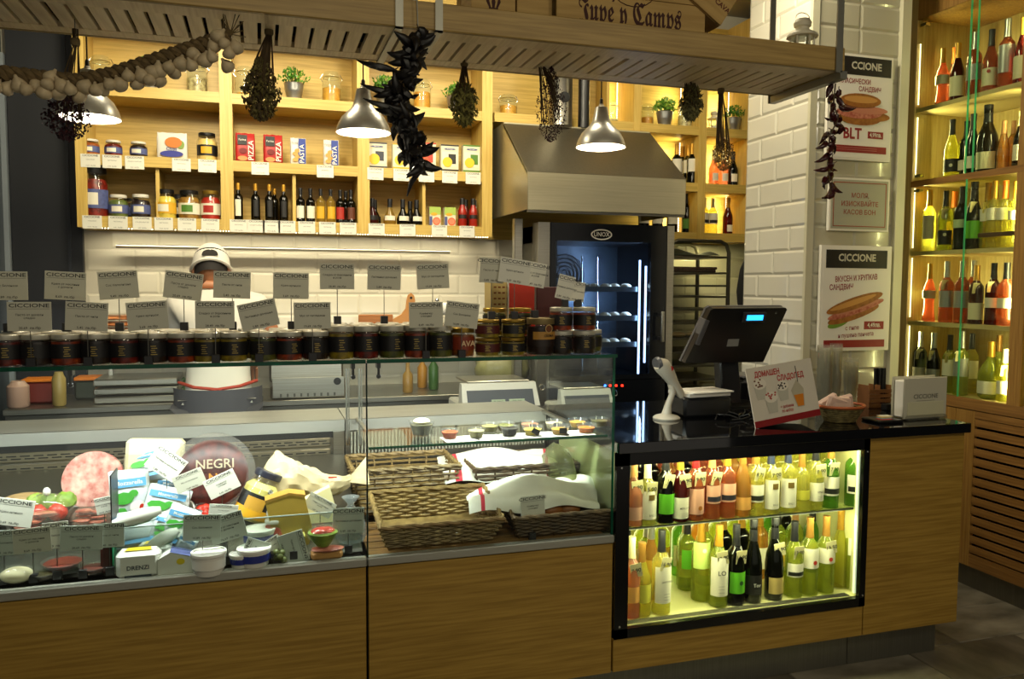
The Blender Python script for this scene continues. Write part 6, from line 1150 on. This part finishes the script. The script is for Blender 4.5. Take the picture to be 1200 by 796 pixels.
B_ = [(739, 731, .30, GRP, CW, mat('clear_orange_label', 'D89C50', .5), .2, .4, 'white capped bottle cut by the fridge frame', '7.90', None, 'bordeaux'), (751, 729, .275, GCL, CBR, mat('leaf_label', 'C0B840', .5), .2, .45, 'full yellow bottle with bronze cap and white top', None, None, 'burgundy'), (774, 723, .315, GYE, CB, LW, .14, .58, 'pale yellow bottle with tag reading sixteen', '16.90', words('SANTORO', .010, f_=.6), 'bordeaux'),
    (762, 700, .32, GAM, CS, mat('gold_leaf_label', 'B8902C', .5), .2, .5, 'amber bottle with silver cap in the second row', None, None, 'burgundy'), (804, 690, .31, GGR, CB, mat('lime_label', '9CC82C', .5), .3, .55, 'green bottle with lime label standing further back', None, None, 'bordeaux'), (820, 702, .315, GGR, CG, mat('pale_lime_label', 'BCD070', .5), .42, .75, 'tall green bottle with big pale lime label', None, blob('E8F0C0', .7), 'bordeaux'),
    (841, 711, .315, GGR, CG, LW, .14, .62, 'green bottle with big lettered cream label and tag reading twelve', '12.90', W2, 'bordeaux'), (861, 708, .31, GDK, CB, mat('lime_label', '58A820', .5), .15, .42, 'black bottle with bright green label and tag reading fourteen', '14.90', blob('1C4A20', .5), 'bordeaux'), (881, 705, .325, GDK, CB, LK, .1, .34, 'dark champagne bottle with black label and white letters', None, W3, 'champagne'),
    (906, 702, .325, GDK, CB, mat('parchment_label', 'B8A060', .5), .08, .28, 'dark bottle with twisted black neck foil and tag reading eighteen', '18.90', None, 'champagne'), (929, 699, .30, GGR, CB, LW, .28, .46, 'green bottle with white label and black cap, tag thirteen', '13.90', stripe('16180E'), 'bordeaux'), (947, 696, .31, GGR, CBR, LW, .36, .62, 'yellow green bottle with a small red star label', None, blob('B02818', .3), 'bordeaux'),
    (966, 693, .31, GGR, CBR, LW, .4, .6, 'yellow green bottle with bronze cap and tag reading thirteen', '13.50', BL1, 'bordeaux'), (983, 686, .32, GCL, CG, None, .3, .5, 'round shouldered yellow bottle behind the front row', None, None, 'burgundy'), (999, 689, .315, GGR, CBR, LW, .45, .68, 'green bottle beside the fridge edge light', '12.00', BL1, 'bordeaux')]
for i, (px, py, h, g_, cp, lb, a, b, nm, pr_, ex, kd) in enumerate(B_): fb(f'{nm}, {S2}', px, py, 0, h, .036, g_, cp, lb, a, b, kd, ex, pr_, tr=(i % 3 - 1) * .2)
for j in range(2):
    for i in range(11):
        if i == 2 and j == 0: continue
        x = 1.39 + .088 * i + .04 * j; cp, g_ = rc[(i * 3 + j * 5 + 1) % 16]; g_ = GGR if g_ in (GRO, GYE) else g_
        bottle(f'wine bottle in the {("third", "rear")[j]} row {S2}, {nth(i, 11)} there', (x, (2.90, 3.02)[j], FZB), .30, .036, g_, cp if cp is not CR else CG, LW if i % 2 else LY, .15, .45, 'bordeaux', gf)

# ================================================================ WINE IN THE CABINET
gc = 'wine in the lit wall cabinet'
def cb(label, px, shelf, h, r, gm, cap, lab, z0, z1, kind='bordeaux', extra=None, price=None, X=3.53, arc=.4, capz=.74, tr=.0):
    p = at(px, 300, X=X); return bottle(label + ', ' + ('lowest', 'second lowest', 'middle', 'second highest', 'top')[shelf] + ' cabinet shelf', (X, p.y, SZ[shelf]), h, r, gm, cap, lab, z0, z1, kind, gc, 'wine_bottle', capz, extra, price, arc, tr, rz=-.95 + R.uniform(-.15, .15))
PK = mat('cream_wide_label', 'D4CCA8', .5); SLV = mat('silver_label', '9A9A98', .35, .4)
cb('waisted rose bottle with cream bands', 1096, 4, .30, .034, GRO, CG, PK, .36, .52, 'waist', arc=.9, X=3.51); cb('dark rose bottle with cream label', 1113, 4, .30, .036, GRD, CG, PK, .08, .42, 'burgundy', X=3.51); cb('rose bottle with orange cap in the second row', 1109, 4, .33, .034, GRO, CO, None, .1, .3, 'burgundy', X=3.64)
cb('rose bottle with blue grey label, behind the green glass edge', 1132, 4, .325, .036, GRO, CS, SLV, .25, .5, X=3.51); cb('red rose bottle with black cap and small square label', 1151, 4, .31, .037, GRO, CB, PK, .1, .38, 'burgundy', extra=blob('A03020', .8), X=3.51); cb('rose bottle with silver glass stopper and silver label', 1169, 4, .335, .037, GRO, CS, SLV, .22, .62, X=3.51); cb('deep red bottle with yellow cap and large cream label', 1187, 4, .315, .036, GRD, CG, PK, .08, .42, 'burgundy', X=3.51)
cb('pale green sparkling bottle with black round emblem label', 1110, 3, .31, .037, GCL, CB, LK, .1, .32, 'burgundy', extra=blob('D8D4C0', .5)); cb('dark bottle half behind the green glass edge', 1127, 3, .29, .036, GDK, CN, LW, .12, .3, X=3.56); cb('dark green bottle with black cap', 1134, 3, .31, .037, GDK, CB, LW, .1, .3, 'burgundy', extra=blob('D8D4C0', .7), X=3.52)
cb('big dark brown champagne bottle', 1151, 3, .34, .052, GAMD, CB, PK, .05, .3, 'champagne', arc=.3, X=3.53); cb('small orange bottle without a cap foil', 1170, 3, .24, .028, GAM, CT, None, 0, 0, 'hock', X=3.52); cb('small amber bottle beside the orange one', 1181, 3, .24, .026, GAM, CT, None, 0, 0, X=3.56); cb('dark bottle with cream cap and round label by the post', 1190, 3, .27, .034, GDK, CW, LW, .12, .4, 'champagne', extra=blob('1A1A18', .5), X=3.52)
cb('tall clear bottle with narrow white label and yellow cap', 1087, 2, .335, .034, GCL, CG, LW, .2, .58, arc=.3, X=3.51); cb('bottle with black cap and big paper tag', 1106, 2, .32, .036, GGR, CB, LK, .1, .34, extra=blob('C8C4A0', .7), price='15', X=3.52); cb('yellow bottle with orange cap in the second row', 1116, 2, .33, .035, GCL, CO, LY, .2, .5, X=3.66)
cb('black capped bottle with pale green band label', 1125, 2, .33, .038, GDK, CB, mat('pale_green_band', 'A8BC90', .5), .35, .48, X=3.52); cb('black bottle with bright green label behind the glass edge', 1139, 2, .345, .043, GDK, CB, mat('lime_label', '58A820', .5), .16, .42, 'champagne', price='12', X=3.51)
cb('clear bottle with white label and paper tag', 1155, 2, .335, .036, GCL, CG, LW, .42, .6, 'burgundy', price='9', X=3.54); cb('pale bottle with white label and gold cap', 1163, 2, .335, .034, GYE, CG, LW, .42, .6, X=3.51); cb('pale bottle with white label and orange cap', 1175, 2, .33, .034, GYE, CO, LW, .42, .6, X=3.52); cb('slim yellow bottle with white label by the post', 1187, 2, .32, .030, GYE, CG, LW, .42, .56, X=3.52)
one('wooden_bar', M().cbox(-.008, .008, -.13, .13, 0, .022, mat('dark_wood_bar', '4A2C18', .6), .002), 'dark wooden bar lying across the pale bottles, middle cabinet shelf', 'bar', (3.462, at(1172, 300, X=3.462).y, 1.80))
cb('waisted rose bottle with two cream bands', 1091, 1, .315, .034, GRO, CG, PK, .4, .54, 'waist', arc=.9, X=3.51); cb('rose bottle with silver cap and tag, cream label', 1111, 1, .325, .036, GRO, CS, SLV, .25, .52, price='18', X=3.51); cb('rose bottle with silver cap, behind the glass edge', 1129, 1, .325, .036, GRO, CS, SLV, .25, .52, X=3.51)
cb('rose bottle with silver cap in the second row', 1142, 1, .33, .036, GRO, CS, None, .2, .5, X=3.62); cb('dark bottle with yellow cap and square cream label', 1146, 1, .30, .035, GRD, CG, PK, .08, .36, price='10', X=3.50); cb('dark red bottle with black cap, tag and white label', 1166, 1, .31, .036, GRD, CB, LW, .28, .44, price='13', X=3.51); cb('bright red bottle with black cap and white label by the post', 1181, 1, .31, .037, GRO, CB, LW, .28, .44, X=3.51)
cb('dark bottle with silver cap and tag', 1083, 0, .315, .036, GDK, CS, LW, .15, .38, price='19', X=3.51); cb('dark bottle with broad silver cap and tag reading 24', 1099, 0, .315, .037, GDK, CS, SLV, .15, .38, 'burgundy', price='24', X=3.51); cb('pale bottle with black cap and paper tag', 1118, 0, .31, .035, GGR, CB, LW, .3, .58, price='17', X=3.52); cb('tall clear bottle with silver cap behind the glass edge', 1132, 0, .335, .037, GGR, CS, SLV, .3, .58, price='21', X=3.50)
cb('pale bottle with black cap in the second row', 1144, 0, .32, .034, GYE, CB, LW, .25, .55, X=3.62); cb('bulbous clear bottle with yellow cap and cream label', 1167, 0, .29, .058, GGR, CG, LW, .1, .32, 'round', X=3.53); cb('slim bottle with bronze cap behind the bulbous one', 1176, 0, .32, .034, GGR, CBR, None, .2, .5, X=3.62); cb('clear bottle with tag by the post', 1184, 0, .26, .034, GCL, CW, LW, .15, .4, price='8', X=3.52)

# ================================================================ POSTERS ON THE PILLAR
def plate(name, label, cat, x0, y0, x1, y1, th=.02, Y=3.47, frame=WHITE, board=PAPER, fr=.012, group=None):
    a, b = at((x0 + x1) / 2, y0, Y=Y), at((x0 + x1) / 2, y1, Y=Y); xl, xr = at(x0, (y0 + y1) / 2, Y=Y).x, at(x1, (y0 + y1) / 2, Y=Y).x; w_, h_ = xr - xl, a.z - b.z
    t = thing(name, label, cat, ((xl + xr) / 2, Y, b.z), group=group); obj('board', M().box(-w_ / 2, w_ / 2, 0, th, 0, h_, frame), t); obj('sheet', M().box(-w_ / 2 + fr, w_ / 2 - fr, -.001, 0, fr, h_ - fr, board), t); return t, w_ - 2 * fr, h_ - 2 * fr, fr
PP_ = mat('poster_paper', 'C8C2AC', .5, nscale=1.5, stretch=(1, 1, 30), c2='BCB59C'); BUN = mat('print_bun', 'A86C28', .5, nscale=40, c2='8A5018'); LF = mat('print_lettuce', '6C9430', .5); HM = mat('print_ham', '9A3A2A', .5, nscale=60, c2='C88068'); DRD = mat('print_dark_red', '8C1418', .5)
t, w_, h_, fr = plate('sandwich_poster', 'framed poster with a round bacon sandwich and black header, high on the pillar', 'poster', 970, 64, 1045, 188, group='sandwich posters'); mm = M(); y = -.0018
mm.box(-w_ * .32, w_ / 2, y, -.001, fr + h_ * .82, fr + h_, LK); text(mm, 'CCIONE', h_ * .10, mat('chalk_print', 'C8C4B0', .6), w_ * .08, fr + h_ * .91, y - .001, .03, sx=.98); text(mm, 'КЛАСИЧЕСКИ', h_ * .068, DRD, -w_ * .10, fr + h_ * .755, y, .02, sx=.8); text(mm, 'САНДВИЧ', h_ * .068, DRD, w_ * .15, fr + h_ * .685, y, .02, sx=.8)
zc = fr + h_ * .48
for x, z, rx_, rz_, m_, k in ((-.16, -.115, .13, .03, LF, 0), (.2, -.06, .3, .05, BUN, 1), (.0, -.08, .36, .075, BUN, 2), (-.02, -.03, .38, .06, HM, 3), (.1, -.0, .36, .04, mat('print_bacon', 'C07A60', .5), 4), (-.05, .045, .3, .03, mat('print_sauce_dark', '5A2414', .5), 5), (.0, .09, .34, .07, BUN, 6), (.0, .1, .28, .035, mat('print_bun_light', 'C89048', .5), 7)): mm.disc((x * w_, zc + z * h_), rx_ * w_, rz_ * h_, y - .0005 - .0004 * k, m_)
text(mm, 'BLT', h_ * .15, DRD, -w_ * .12, fr + h_ * .235, y, .03, sx=.9); mm.box(w_ * .14, w_ * .40, y, -.001, fr + h_ * .20, fr + h_ * .27, DRD); text(mm, '4,99лв.', h_ * .06, PAPER, w_ * .27, fr + h_ * .235, y - .001, .01, sx=.8); mm.box(-w_ * .5, w_ * .46, y, -.001, fr + h_ * .05, fr + h_ * .12, DRD)
for q in range(2): mm.box(-w_ * .46, w_ * .3, y - .0006, y, fr + h_ * (.075 + .02 * q), fr + h_ * (.08 + .02 * q), mat('pink_line', 'B87068', .6))
obj('print', mm, t)
t, w_, h_, fr = plate('notice_sign', 'framed grey notice with red border and typewriter lettering, between the posters', 'sign', 972, 209, 1042, 271, fr=.010, board=mat('notice_grey', 'A8A894', .5)); mm = M(); g_ = .012
for a, b, c, d in ((-w_ / 2 + g_, w_ / 2 - g_, fr + g_, fr + g_ + .004), (-w_ / 2 + g_, w_ / 2 - g_, fr + h_ - g_ - .004, fr + h_ - g_), (-w_ / 2 + g_, -w_ / 2 + g_ + .004, fr + g_, fr + h_ - g_), (w_ / 2 - g_ - .004, w_ / 2 - g_, fr + g_, fr + h_ - g_)): mm.box(a, b, -.0018, -.001, c, d, mat('print_rust', '9A4028', .5))
for i, s_ in enumerate(('МОЛЯ,', 'ИЗИСКВАЙТЕ', 'КАСОВ БОН')): text(mm, s_, .034, mat('print_rust', '9A4028', .5), w_ * .0, fr + h_ * (.68 - .17 * i), -.0018, .008)
obj('print', mm, t)
t, w_, h_, fr = plate('sandwich_poster', 'framed poster with a long ciabatta sandwich and black header, low on the pillar', 'poster', 961, 288, 1043, 411, group='sandwich posters'); mm = M()
mm.box(-w_ * .46, w_ * .46, y, -.001, fr + h_ * .80, fr + h_ * .98, LK); text(mm, 'CICCIONE', h_ * .10, mat('chalk_print', 'C8C4B0', .6), 0, fr + h_ * .90, y - .001, .03, sx=.95); text(mm, 'ВКУСЕН И ХРУПКАВ', h_ * .075, DRD, 0, fr + h_ * .70, y, .02, sx=.68, ry=.06); text(mm, 'САНДВИЧ', h_ * .075, DRD, -w_ * .22, fr + h_ * .61, y, .02, sx=.75, ry=.04)
T = TR(0, 0, fr + h_ * .41, 0, -.28, 0); 
for x, z, rx_, rz_, m_, k in ((-.3, -.095, .16, .04, LF, 0), (-.05, -.06, .40, .055, BUN, 1), (.0, -.02, .44, .045, HM, 2), (.05, -.01, .34, .02, mat('print_bacon', 'C07A60', .5), 3), (.0, .045, .44, .06, BUN, 4), (-.02, .055, .36, .028, mat('print_bun_light', 'C89048', .5), 5)): mm.disc((x * w_, z * h_), rx_ * w_, rz_ * h_, y - .0005 - .0004 * k, m_, T=T)
text(mm, 'с пиле', h_ * .062, DRD, -w_ * .04, fr + h_ * .205, y, .01, sx=.85, ry=.05); mm.box(w_ * .14, w_ * .44, y, -.001, fr + h_ * .19, fr + h_ * .27, DRD); text(mm, '4,49лв.', h_ * .062, PAPER, w_ * .29, fr + h_ * .23, y - .001, .015, sx=.85); text(mm, 'и пушена панчета', h_ * .062, DRD, w_ * .02, fr + h_ * .135, y, .01, sx=.8, ry=.05); mm.box(-w_ * .46, w_ * .46, y, -.001, fr + h_ * .01, fr + h_ * .085, DRD)
obj('print', mm, t)

# ================================================================ THINGS ON THE BLACK COUNTERTOP
CZ = .9945
def ctop(px, py): return at(px, py, Z=CZ)
# point of sale terminal, seen from the back
P0 = at(866, 430, Y=3.08); tm = thing('pos_terminal', 'black cash register terminal with tilted screen and a small blue customer display', 'cash register', (P0.x, 3.1, CZ))
T = TR(-.01, -.02, .335, math.radians(14), 0, math.radians(6)); W_ = .47; Hh = .24; TB = mat('terminal_black', '0E0E10', .3); TG = mat('terminal_grey', '4A4A4E', .35)
O = [(-W_ / 2 - .02, -.115), (W_ / 2 - .065, -.125), (W_ / 2 + .01, .12), (W_ / 2, .128), (-W_ / 2 + .08, .128), (-W_ / 2 + .065, .12)]
obj('screen_housing', M().prism(O, 0, .03, TB, T), tm, smooth=0); O2 = [(x * 1.012, z * 1.015) for x, z in O]; obj('bezel', M().prism(O2, .03, .042, TG, T), tm, smooth=0)
mm = M().cbox(.0, .125, -.012, 0, .065, .112, mat('display_housing', '2A2A2E', .35), .003, T); obj('customer_display', mm, tm); obj('blue_readout', M().box(.02, .108, -.0135, -.012, .076, .10, mat('blue_lcd', (.02, .35, 1.0), emit=2.6), T), tm)
obj('white_sticker', M().box(-.05, .01, -.0015, 0, -.045, -.012, mat('sticker_grey', '7A7A78', .5), T), tm); obj('screw', M().lathe([(.005, 0), (.004, .002)], CHROME, 8, T @ TR(.185, -.001, .105, PI / 2)), tm); obj('card_reader', M().cbox(-.012, .012, -.006, .045, -.045, .07, TG, .003, T @ TR(-W_ / 2 + .038, 0, .01, 0, .27)), tm)
obj('neck', M().cbox(-.05, .05, -.0, .06, .02, .26, TB, .008, TR(0, .02, 0, -.15)), tm); obj('base', M().cbox(-.13, .13, -.10, .12, 0, .035, TB, .01), tm)
P0 = ctop(862, 474); pr = thing('receipt_printer', 'black receipt printer below the terminal, papers lying beside it', 'printer', (P0.x + .05, P0.y, CZ)); obj('body', M().cbox(-.07, .07, -.09, .10, 0, .13, TB, .018), pr); obj('lid', M().cbox(-.066, .066, -.08, .095, .13, .142, TG, .006), pr); obj('paper_slot', M().box(-.05, .05, -.092, -.09, .09, .096, STEELD), pr)
P0 = ctop(818, 486); dr = thing('cash_box', 'low black device under a stack of white papers beside the scanner', 'box', (P0.x, P0.y, CZ), rz=-.1); obj('body', M().cbox(-.10, .12, -.08, .10, 0, .085, TB, .012), dr)
one('paper_stack', M().cbox(-.10, .11, -.07, .09, 0, .016, mat('office_paper', 'C8C4BC', .6), .001).cbox(-.09, .12, -.08, .07, .016, .022, PAPER, .001), 'stack of loose white papers on the low black device', 'paper', (P0.x + .005, P0.y, CZ + .086), rz=.1)
cbm = mat('black_cable', '0C0C0C', .4)
for i in range(5):
    a = ctop(838 + 10 * i, 494 - (i % 2) * 4); one('cable', M().tube([(0, 0, .006)] + [(.03 * k + R.uniform(-.012, .012), .03 * math.sin(k * 1.7 + i), .008 + .018 * abs(math.sin(k + i))) for k in range(1, 6)], .003, cbm, 6), 'black tangled cable on the countertop, ' + ('beside the scanner', 'under the papers', 'in the middle of the tangle', 'near the printer', 'behind the ice cream sign')[i], 'cable', (a.x, a.y, CZ), group='tangled cables')
P0 = ctop(781, 491); sn = thing('barcode_scanner', 'light grey handheld barcode scanner resting in its stand', 'scanner', (P0.x, P0.y, CZ), rz=.15); SC = mat('scanner_grey', 'B8B2A2', .4)
obj('stand_base', M().lathe([(.055, 0), (.057, .006), (.048, .014), (.02, .022), (.012, .03)], SC, 24), sn); obj('stand_neck', M().tube([(.0, 0, .02), (.008, 0, .06), (.03, 0, .11), (.02, 0, .145)], [.022, .014, .013, .016], SC, 10), sn)
obj('scanner_head', M().tube([(-.055, -.01, .235), (-.035, -.01, .225), (.0, -.005, .19), (.035, 0, .145), (.07, 0, .10), (.078, 0, .09)], [.026, .035, .03, .021, .018, .014], SC, 14), sn); obj('lens_rim', M().tube([(-.066, -.01, .232), (-.052, -.01, .235)], [.026, .03], TG, 14), sn); obj('trigger_sticker', M().disc((.0, .0), .012, .010, 0, RED, 10, TR(-.008, -.037, .215, 0, .5)), sn)
CBW = mat('pale_cable', 'A8A4A0', .5); obj('scanner_cord', M().tube([(.078, 0, .09), (.10, -.01, .06), (.14, -.02, .04), (.19, -.02, .045), (.24, -.01, .07), (.30, .01, .075), (.33, .03, .05), (.36, .06, .006)], .004, CBW, 6), sn)
# ice cream sign
a = at(890, 503, Y=2.69); b = at(976, 491, Y=2.74); w_ = .335; h_ = .235; sg = thing('ice_cream_sign', 'leaning table sign for home made ice cream with four pictured cups', 'sign', (a.x - .01, 2.70, CZ), rot=(-.18, -.10, .12)); obj('board', M().box(0, w_, 0, .004, 0, h_, mat('sign_white', 'D8D0C0', .4)), sg); obj('foot', M().box(.02, w_ - .02, 0, .09, 0, .003, mat('acrylic_foot', 'C8C8C0', .2)), sg)
mm = M().box(0, w_, -.0012, 0, 0, h_ * .11, DRD); text(mm, 'ДОМАШЕН', .030, mat('print_bright_red', 'B01C20', .5), w_ * .30, h_ * .87, -.0012, .03, sx=.78); text(mm, 'СЛАДОЛЕД', .030, mat('print_bright_red', 'B01C20', .5), w_ * .64, h_ * .75, -.0012, .03, sx=.78)
def cup(x, z, s_, top, body=mat('print_cup', 'C0BCAC', .4), k=0):
    mm.flat([(x + p_ * s_, -.0014 - k * .0003, z + q_ * s_) for p_, q_ in ((-.022, 0), (.022, 0), (.03, .055), (-.03, .055))], body); mm.disc((x, z + .062 * s_), .032 * s_, .022 * s_, -.002 - k * .0003, mat('print_cream', 'E4DCCC', .5), 14)
    for q in range(9): mm.disc((x + R.uniform(-.024, .024) * s_, z + (.062 + R.uniform(-.012, .018)) * s_), .005 * s_, .004 * s_, -.0026 - k * .0003, top, 6)
cup(.055, h_ * .45, 1, mat('print_choc', '6A3A20', .5)); cup(.10, h_ * .2, 1, mat('print_berry', 'B04038', .5), k=2); cup(.165, h_ * .37, .95, mat('print_dark_choc', '241810', .5), k=1)
mm.flat([(.205, -.0014, .12), (.24, -.0014, .16), (.27, -.0014, .12), (.262, -.0014, .05), (.225, -.0014, .05)], mat('print_glass', 'B8B098', .4)).flat([(.215, -.0018, .10), (.264, -.0018, .10), (.258, -.0018, .053), (.227, -.0018, .053)], mat('print_orange_juice', 'D8801C', .5)).box(.245, .248, -.002, -.0015, .15, .215, INK); text(mm, '+ добавки\nпо избор', .017, RED, .172, h_ * .23, -.0014, .01, sx=.8); obj('print', mm, sg)
# clear cups
CUP = glassy('clear_plastic_cup', 'FEFEFC', .07, .9, glow='E8E6DC')
def cups(label, px, py, n, r, h, dz, hgt=None, lidm=None):
    p = ctop(px, py); t = thing('cup_stack', label, 'cups', p, group='stacks of clear plastic cups')
    me = M().lathe([(r * .7, 0), (r * .98, h - .004), (r * 1.04, h - .003), (r * 1.04, h), (r * .96, h), (r * .68, .004)], CUP, 18).mesh('cup')
    for i in range(n): obj('cup', me, t, loc=(0, 0, i * dz))
    return t
cups('tall stack of clear plastic cups behind the ice cream sign', 965, 474, 24, .037, .085, .0085); cups('slim stack of clear cups with gold edges beside the tall stack', 978, 472, 17, .028, .10, .0115); cups('shorter stack of clear cups with one long cup on top', 996, 470, 11, .036, .10, .011)
# basket with wrapped biscuits
p = ctop(998, 497); bk = thing('biscuit_basket', 'round brown wicker basket with an orange rim on the countertop', 'basket', p + Vector((0, .07, 0))); mm = M(); SEA = mat('seagrass', '7A6A3C', .7, nscale=60, c2='4E421E')
for i in range(7): z = .006 + .0085 * i; r = .062 + .005 * i; mm.tube([((r + .0015 * math.sin(k * 2.2 + i)) * math.cos(k * PI / 18), (r + .0015 * math.sin(k * 2.2 + i)) * .85 * math.sin(k * PI / 18), z) for k in range(37)], .0055, SEA, 6)
obj('woven_side', mm, bk, kind='stuff'); obj('rim', M().tube([(.1 * math.cos(k * PI / 18), .085 * math.sin(k * PI / 18), .066) for k in range(37)], .0065, mat('orange_rim', '9A4C20', .5), 6), bk); obj('base', M().lathe([(.0, .004), (.062, .005)], SEA, 18), bk)
for i, (dx, dy, rx_, nm) in enumerate(((-.035, 0, .3, 'pinkish wrapped biscuit standing in the round basket, beside the sign'), (-.005, -.02, -.1, 'front wrapped biscuit in the round basket, with small print'), (.03, .01, .2, 'wrapped biscuit with green mark in the round basket'), (-.01, .03, .1, 'rear wrapped biscuit in the round basket'))):
    t = thing('wrapped_biscuit', nm, 'biscuit', bk.location + Vector((dx, dy, .03)), rot=(rx_ - .2, .3 - .25 * i, 0), group='wrapped biscuits'); obj('wrapper', M().cbox(-.048, .048, -.012, .012, 0, .075, mat('pink_film', 'D8B8A8', .3, noise=.12, nscale=25), .009), t)
    obj('print', M().box(-.02, .02, -.0135, -.012, .02, .024, mat('print_green' if i == 2 else 'print_brown_small', '6C9430' if i == 2 else '8A5A40', .5)), t)
# wooden straw box
p = ctop(1024, 477); wbx = thing('cutlery_box', 'small wooden slatted box holding black straws and clear cups', 'box', p); WBM = mat('box_pine', '8C5C30', .6, nscale=10, c2='6E4420')
for k in range(4): obj('slat', M().box(-.062, .062, -.04, -.036, .004 + .022 * k, .020 + .022 * k, WBM), wbx); obj('slat', M().box(-.062, .062, .036, .04, .004 + .022 * k, .020 + .022 * k, WBM), wbx)
for x in (-.062, -.002, .058): obj('partition', M().box(x, x + .004, -.036, .036, 0, .105, WBM), wbx)
obj('floor', M().box(-.06, .06, -.036, .036, 0, .004, WBM), wbx)
for i in range(9): a = R.uniform(-.2, .2); one('black_straw', M().tube([(0, 0, 0), (.04 * a, 0, .175)], .0055, BLACK, 6), 'black straw standing in the wooden box, ' + nth(i, 9) + ' of the bundle', 'straw', wbx.location + Vector((.006 + .006 * i, .01 * math.sin(i * 2), .005)), group='black straws')
one('clear_cup', M().lathe([(.02, .0), (.026, .07), (.02, .075)], CUP, 14), 'single clear cup turned up in the wooden box', 'cup', wbx.location + Vector((-.03, 0, .005)))
p = ctop(1041, 496); lt = thing('card_tray', 'flat black tray with coloured leaflets and cards', 'tray', p + Vector((.01, .04, 0))); obj('tray', M().cbox(-.06, .06, -.05, .06, 0, .012, BLACK, .003), lt)
for i, c in enumerate(('C83030', '4A90A8', 'C8A028', 'D0CCC0')): obj('leaflet', M().box(-.04 + .012 * i, .015 + .012 * i, -.035 + .012 * i, .0 + .012 * i, .013 + .002 * i, .0145 + .002 * i, mat('leaflet_' + c, c, .4)), lt)
# napkin holder
a, b = at(1053, 480, Y=2.72), at(1106, 480, Y=2.72); nw = b.x - a.x; nh = thing('napkin_holder', 'white acrylic napkin holder full of white napkins at the counter end', 'napkin holder', ((a.x + b.x) / 2, 2.70, CZ), rz=.05); FR = mat('frosted_acrylic', 'C0BCA8', .25, coat=.3)
obj('front_plate', M().cbox(-nw / 2, nw / 2, 0, .006, .006, .178, FR, .003), nh); obj('napkins', M().cbox(-nw / 2 + .008, nw / 2 - .008, .008, .06, .01, .165, PAPER, .004), nh); obj('rear_plate', M().cbox(-nw / 2, nw / 2, .062, .067, .006, .178, FR, .003), nh); obj('base', M().cbox(-nw / 2 + .012, nw / 2 - .012, -.02, .085, 0, .02, glassy('clear_base', 'E0E0D8', .15, .9), .006), nh)
mm = M(); text(mm, 'CICCIONE', .026, mat('grey_print', '6A685E', .5), 0, .098, -.0012, .015, sx=1.1); mm.box(-.05, .05, -.001, 0, .080, .0815, mat('grey_print', '6A685E', .5)); obj('lettering', mm, nh); obj('label_pocket', M().cbox(-nw / 2 + .02, nw / 2 - .02, -.003, 0, .02, .076, mat('shiny_pocket', 'C8C4A4', .12, coat=.6), .001), nh)
one('black_tin', M().cbox(-.03, .03, -.02, .02, 0, .03, BLACK, .004), 'small black tin on the counter edge behind the napkin holder', 'tin', (2.70, 2.95, CZ))
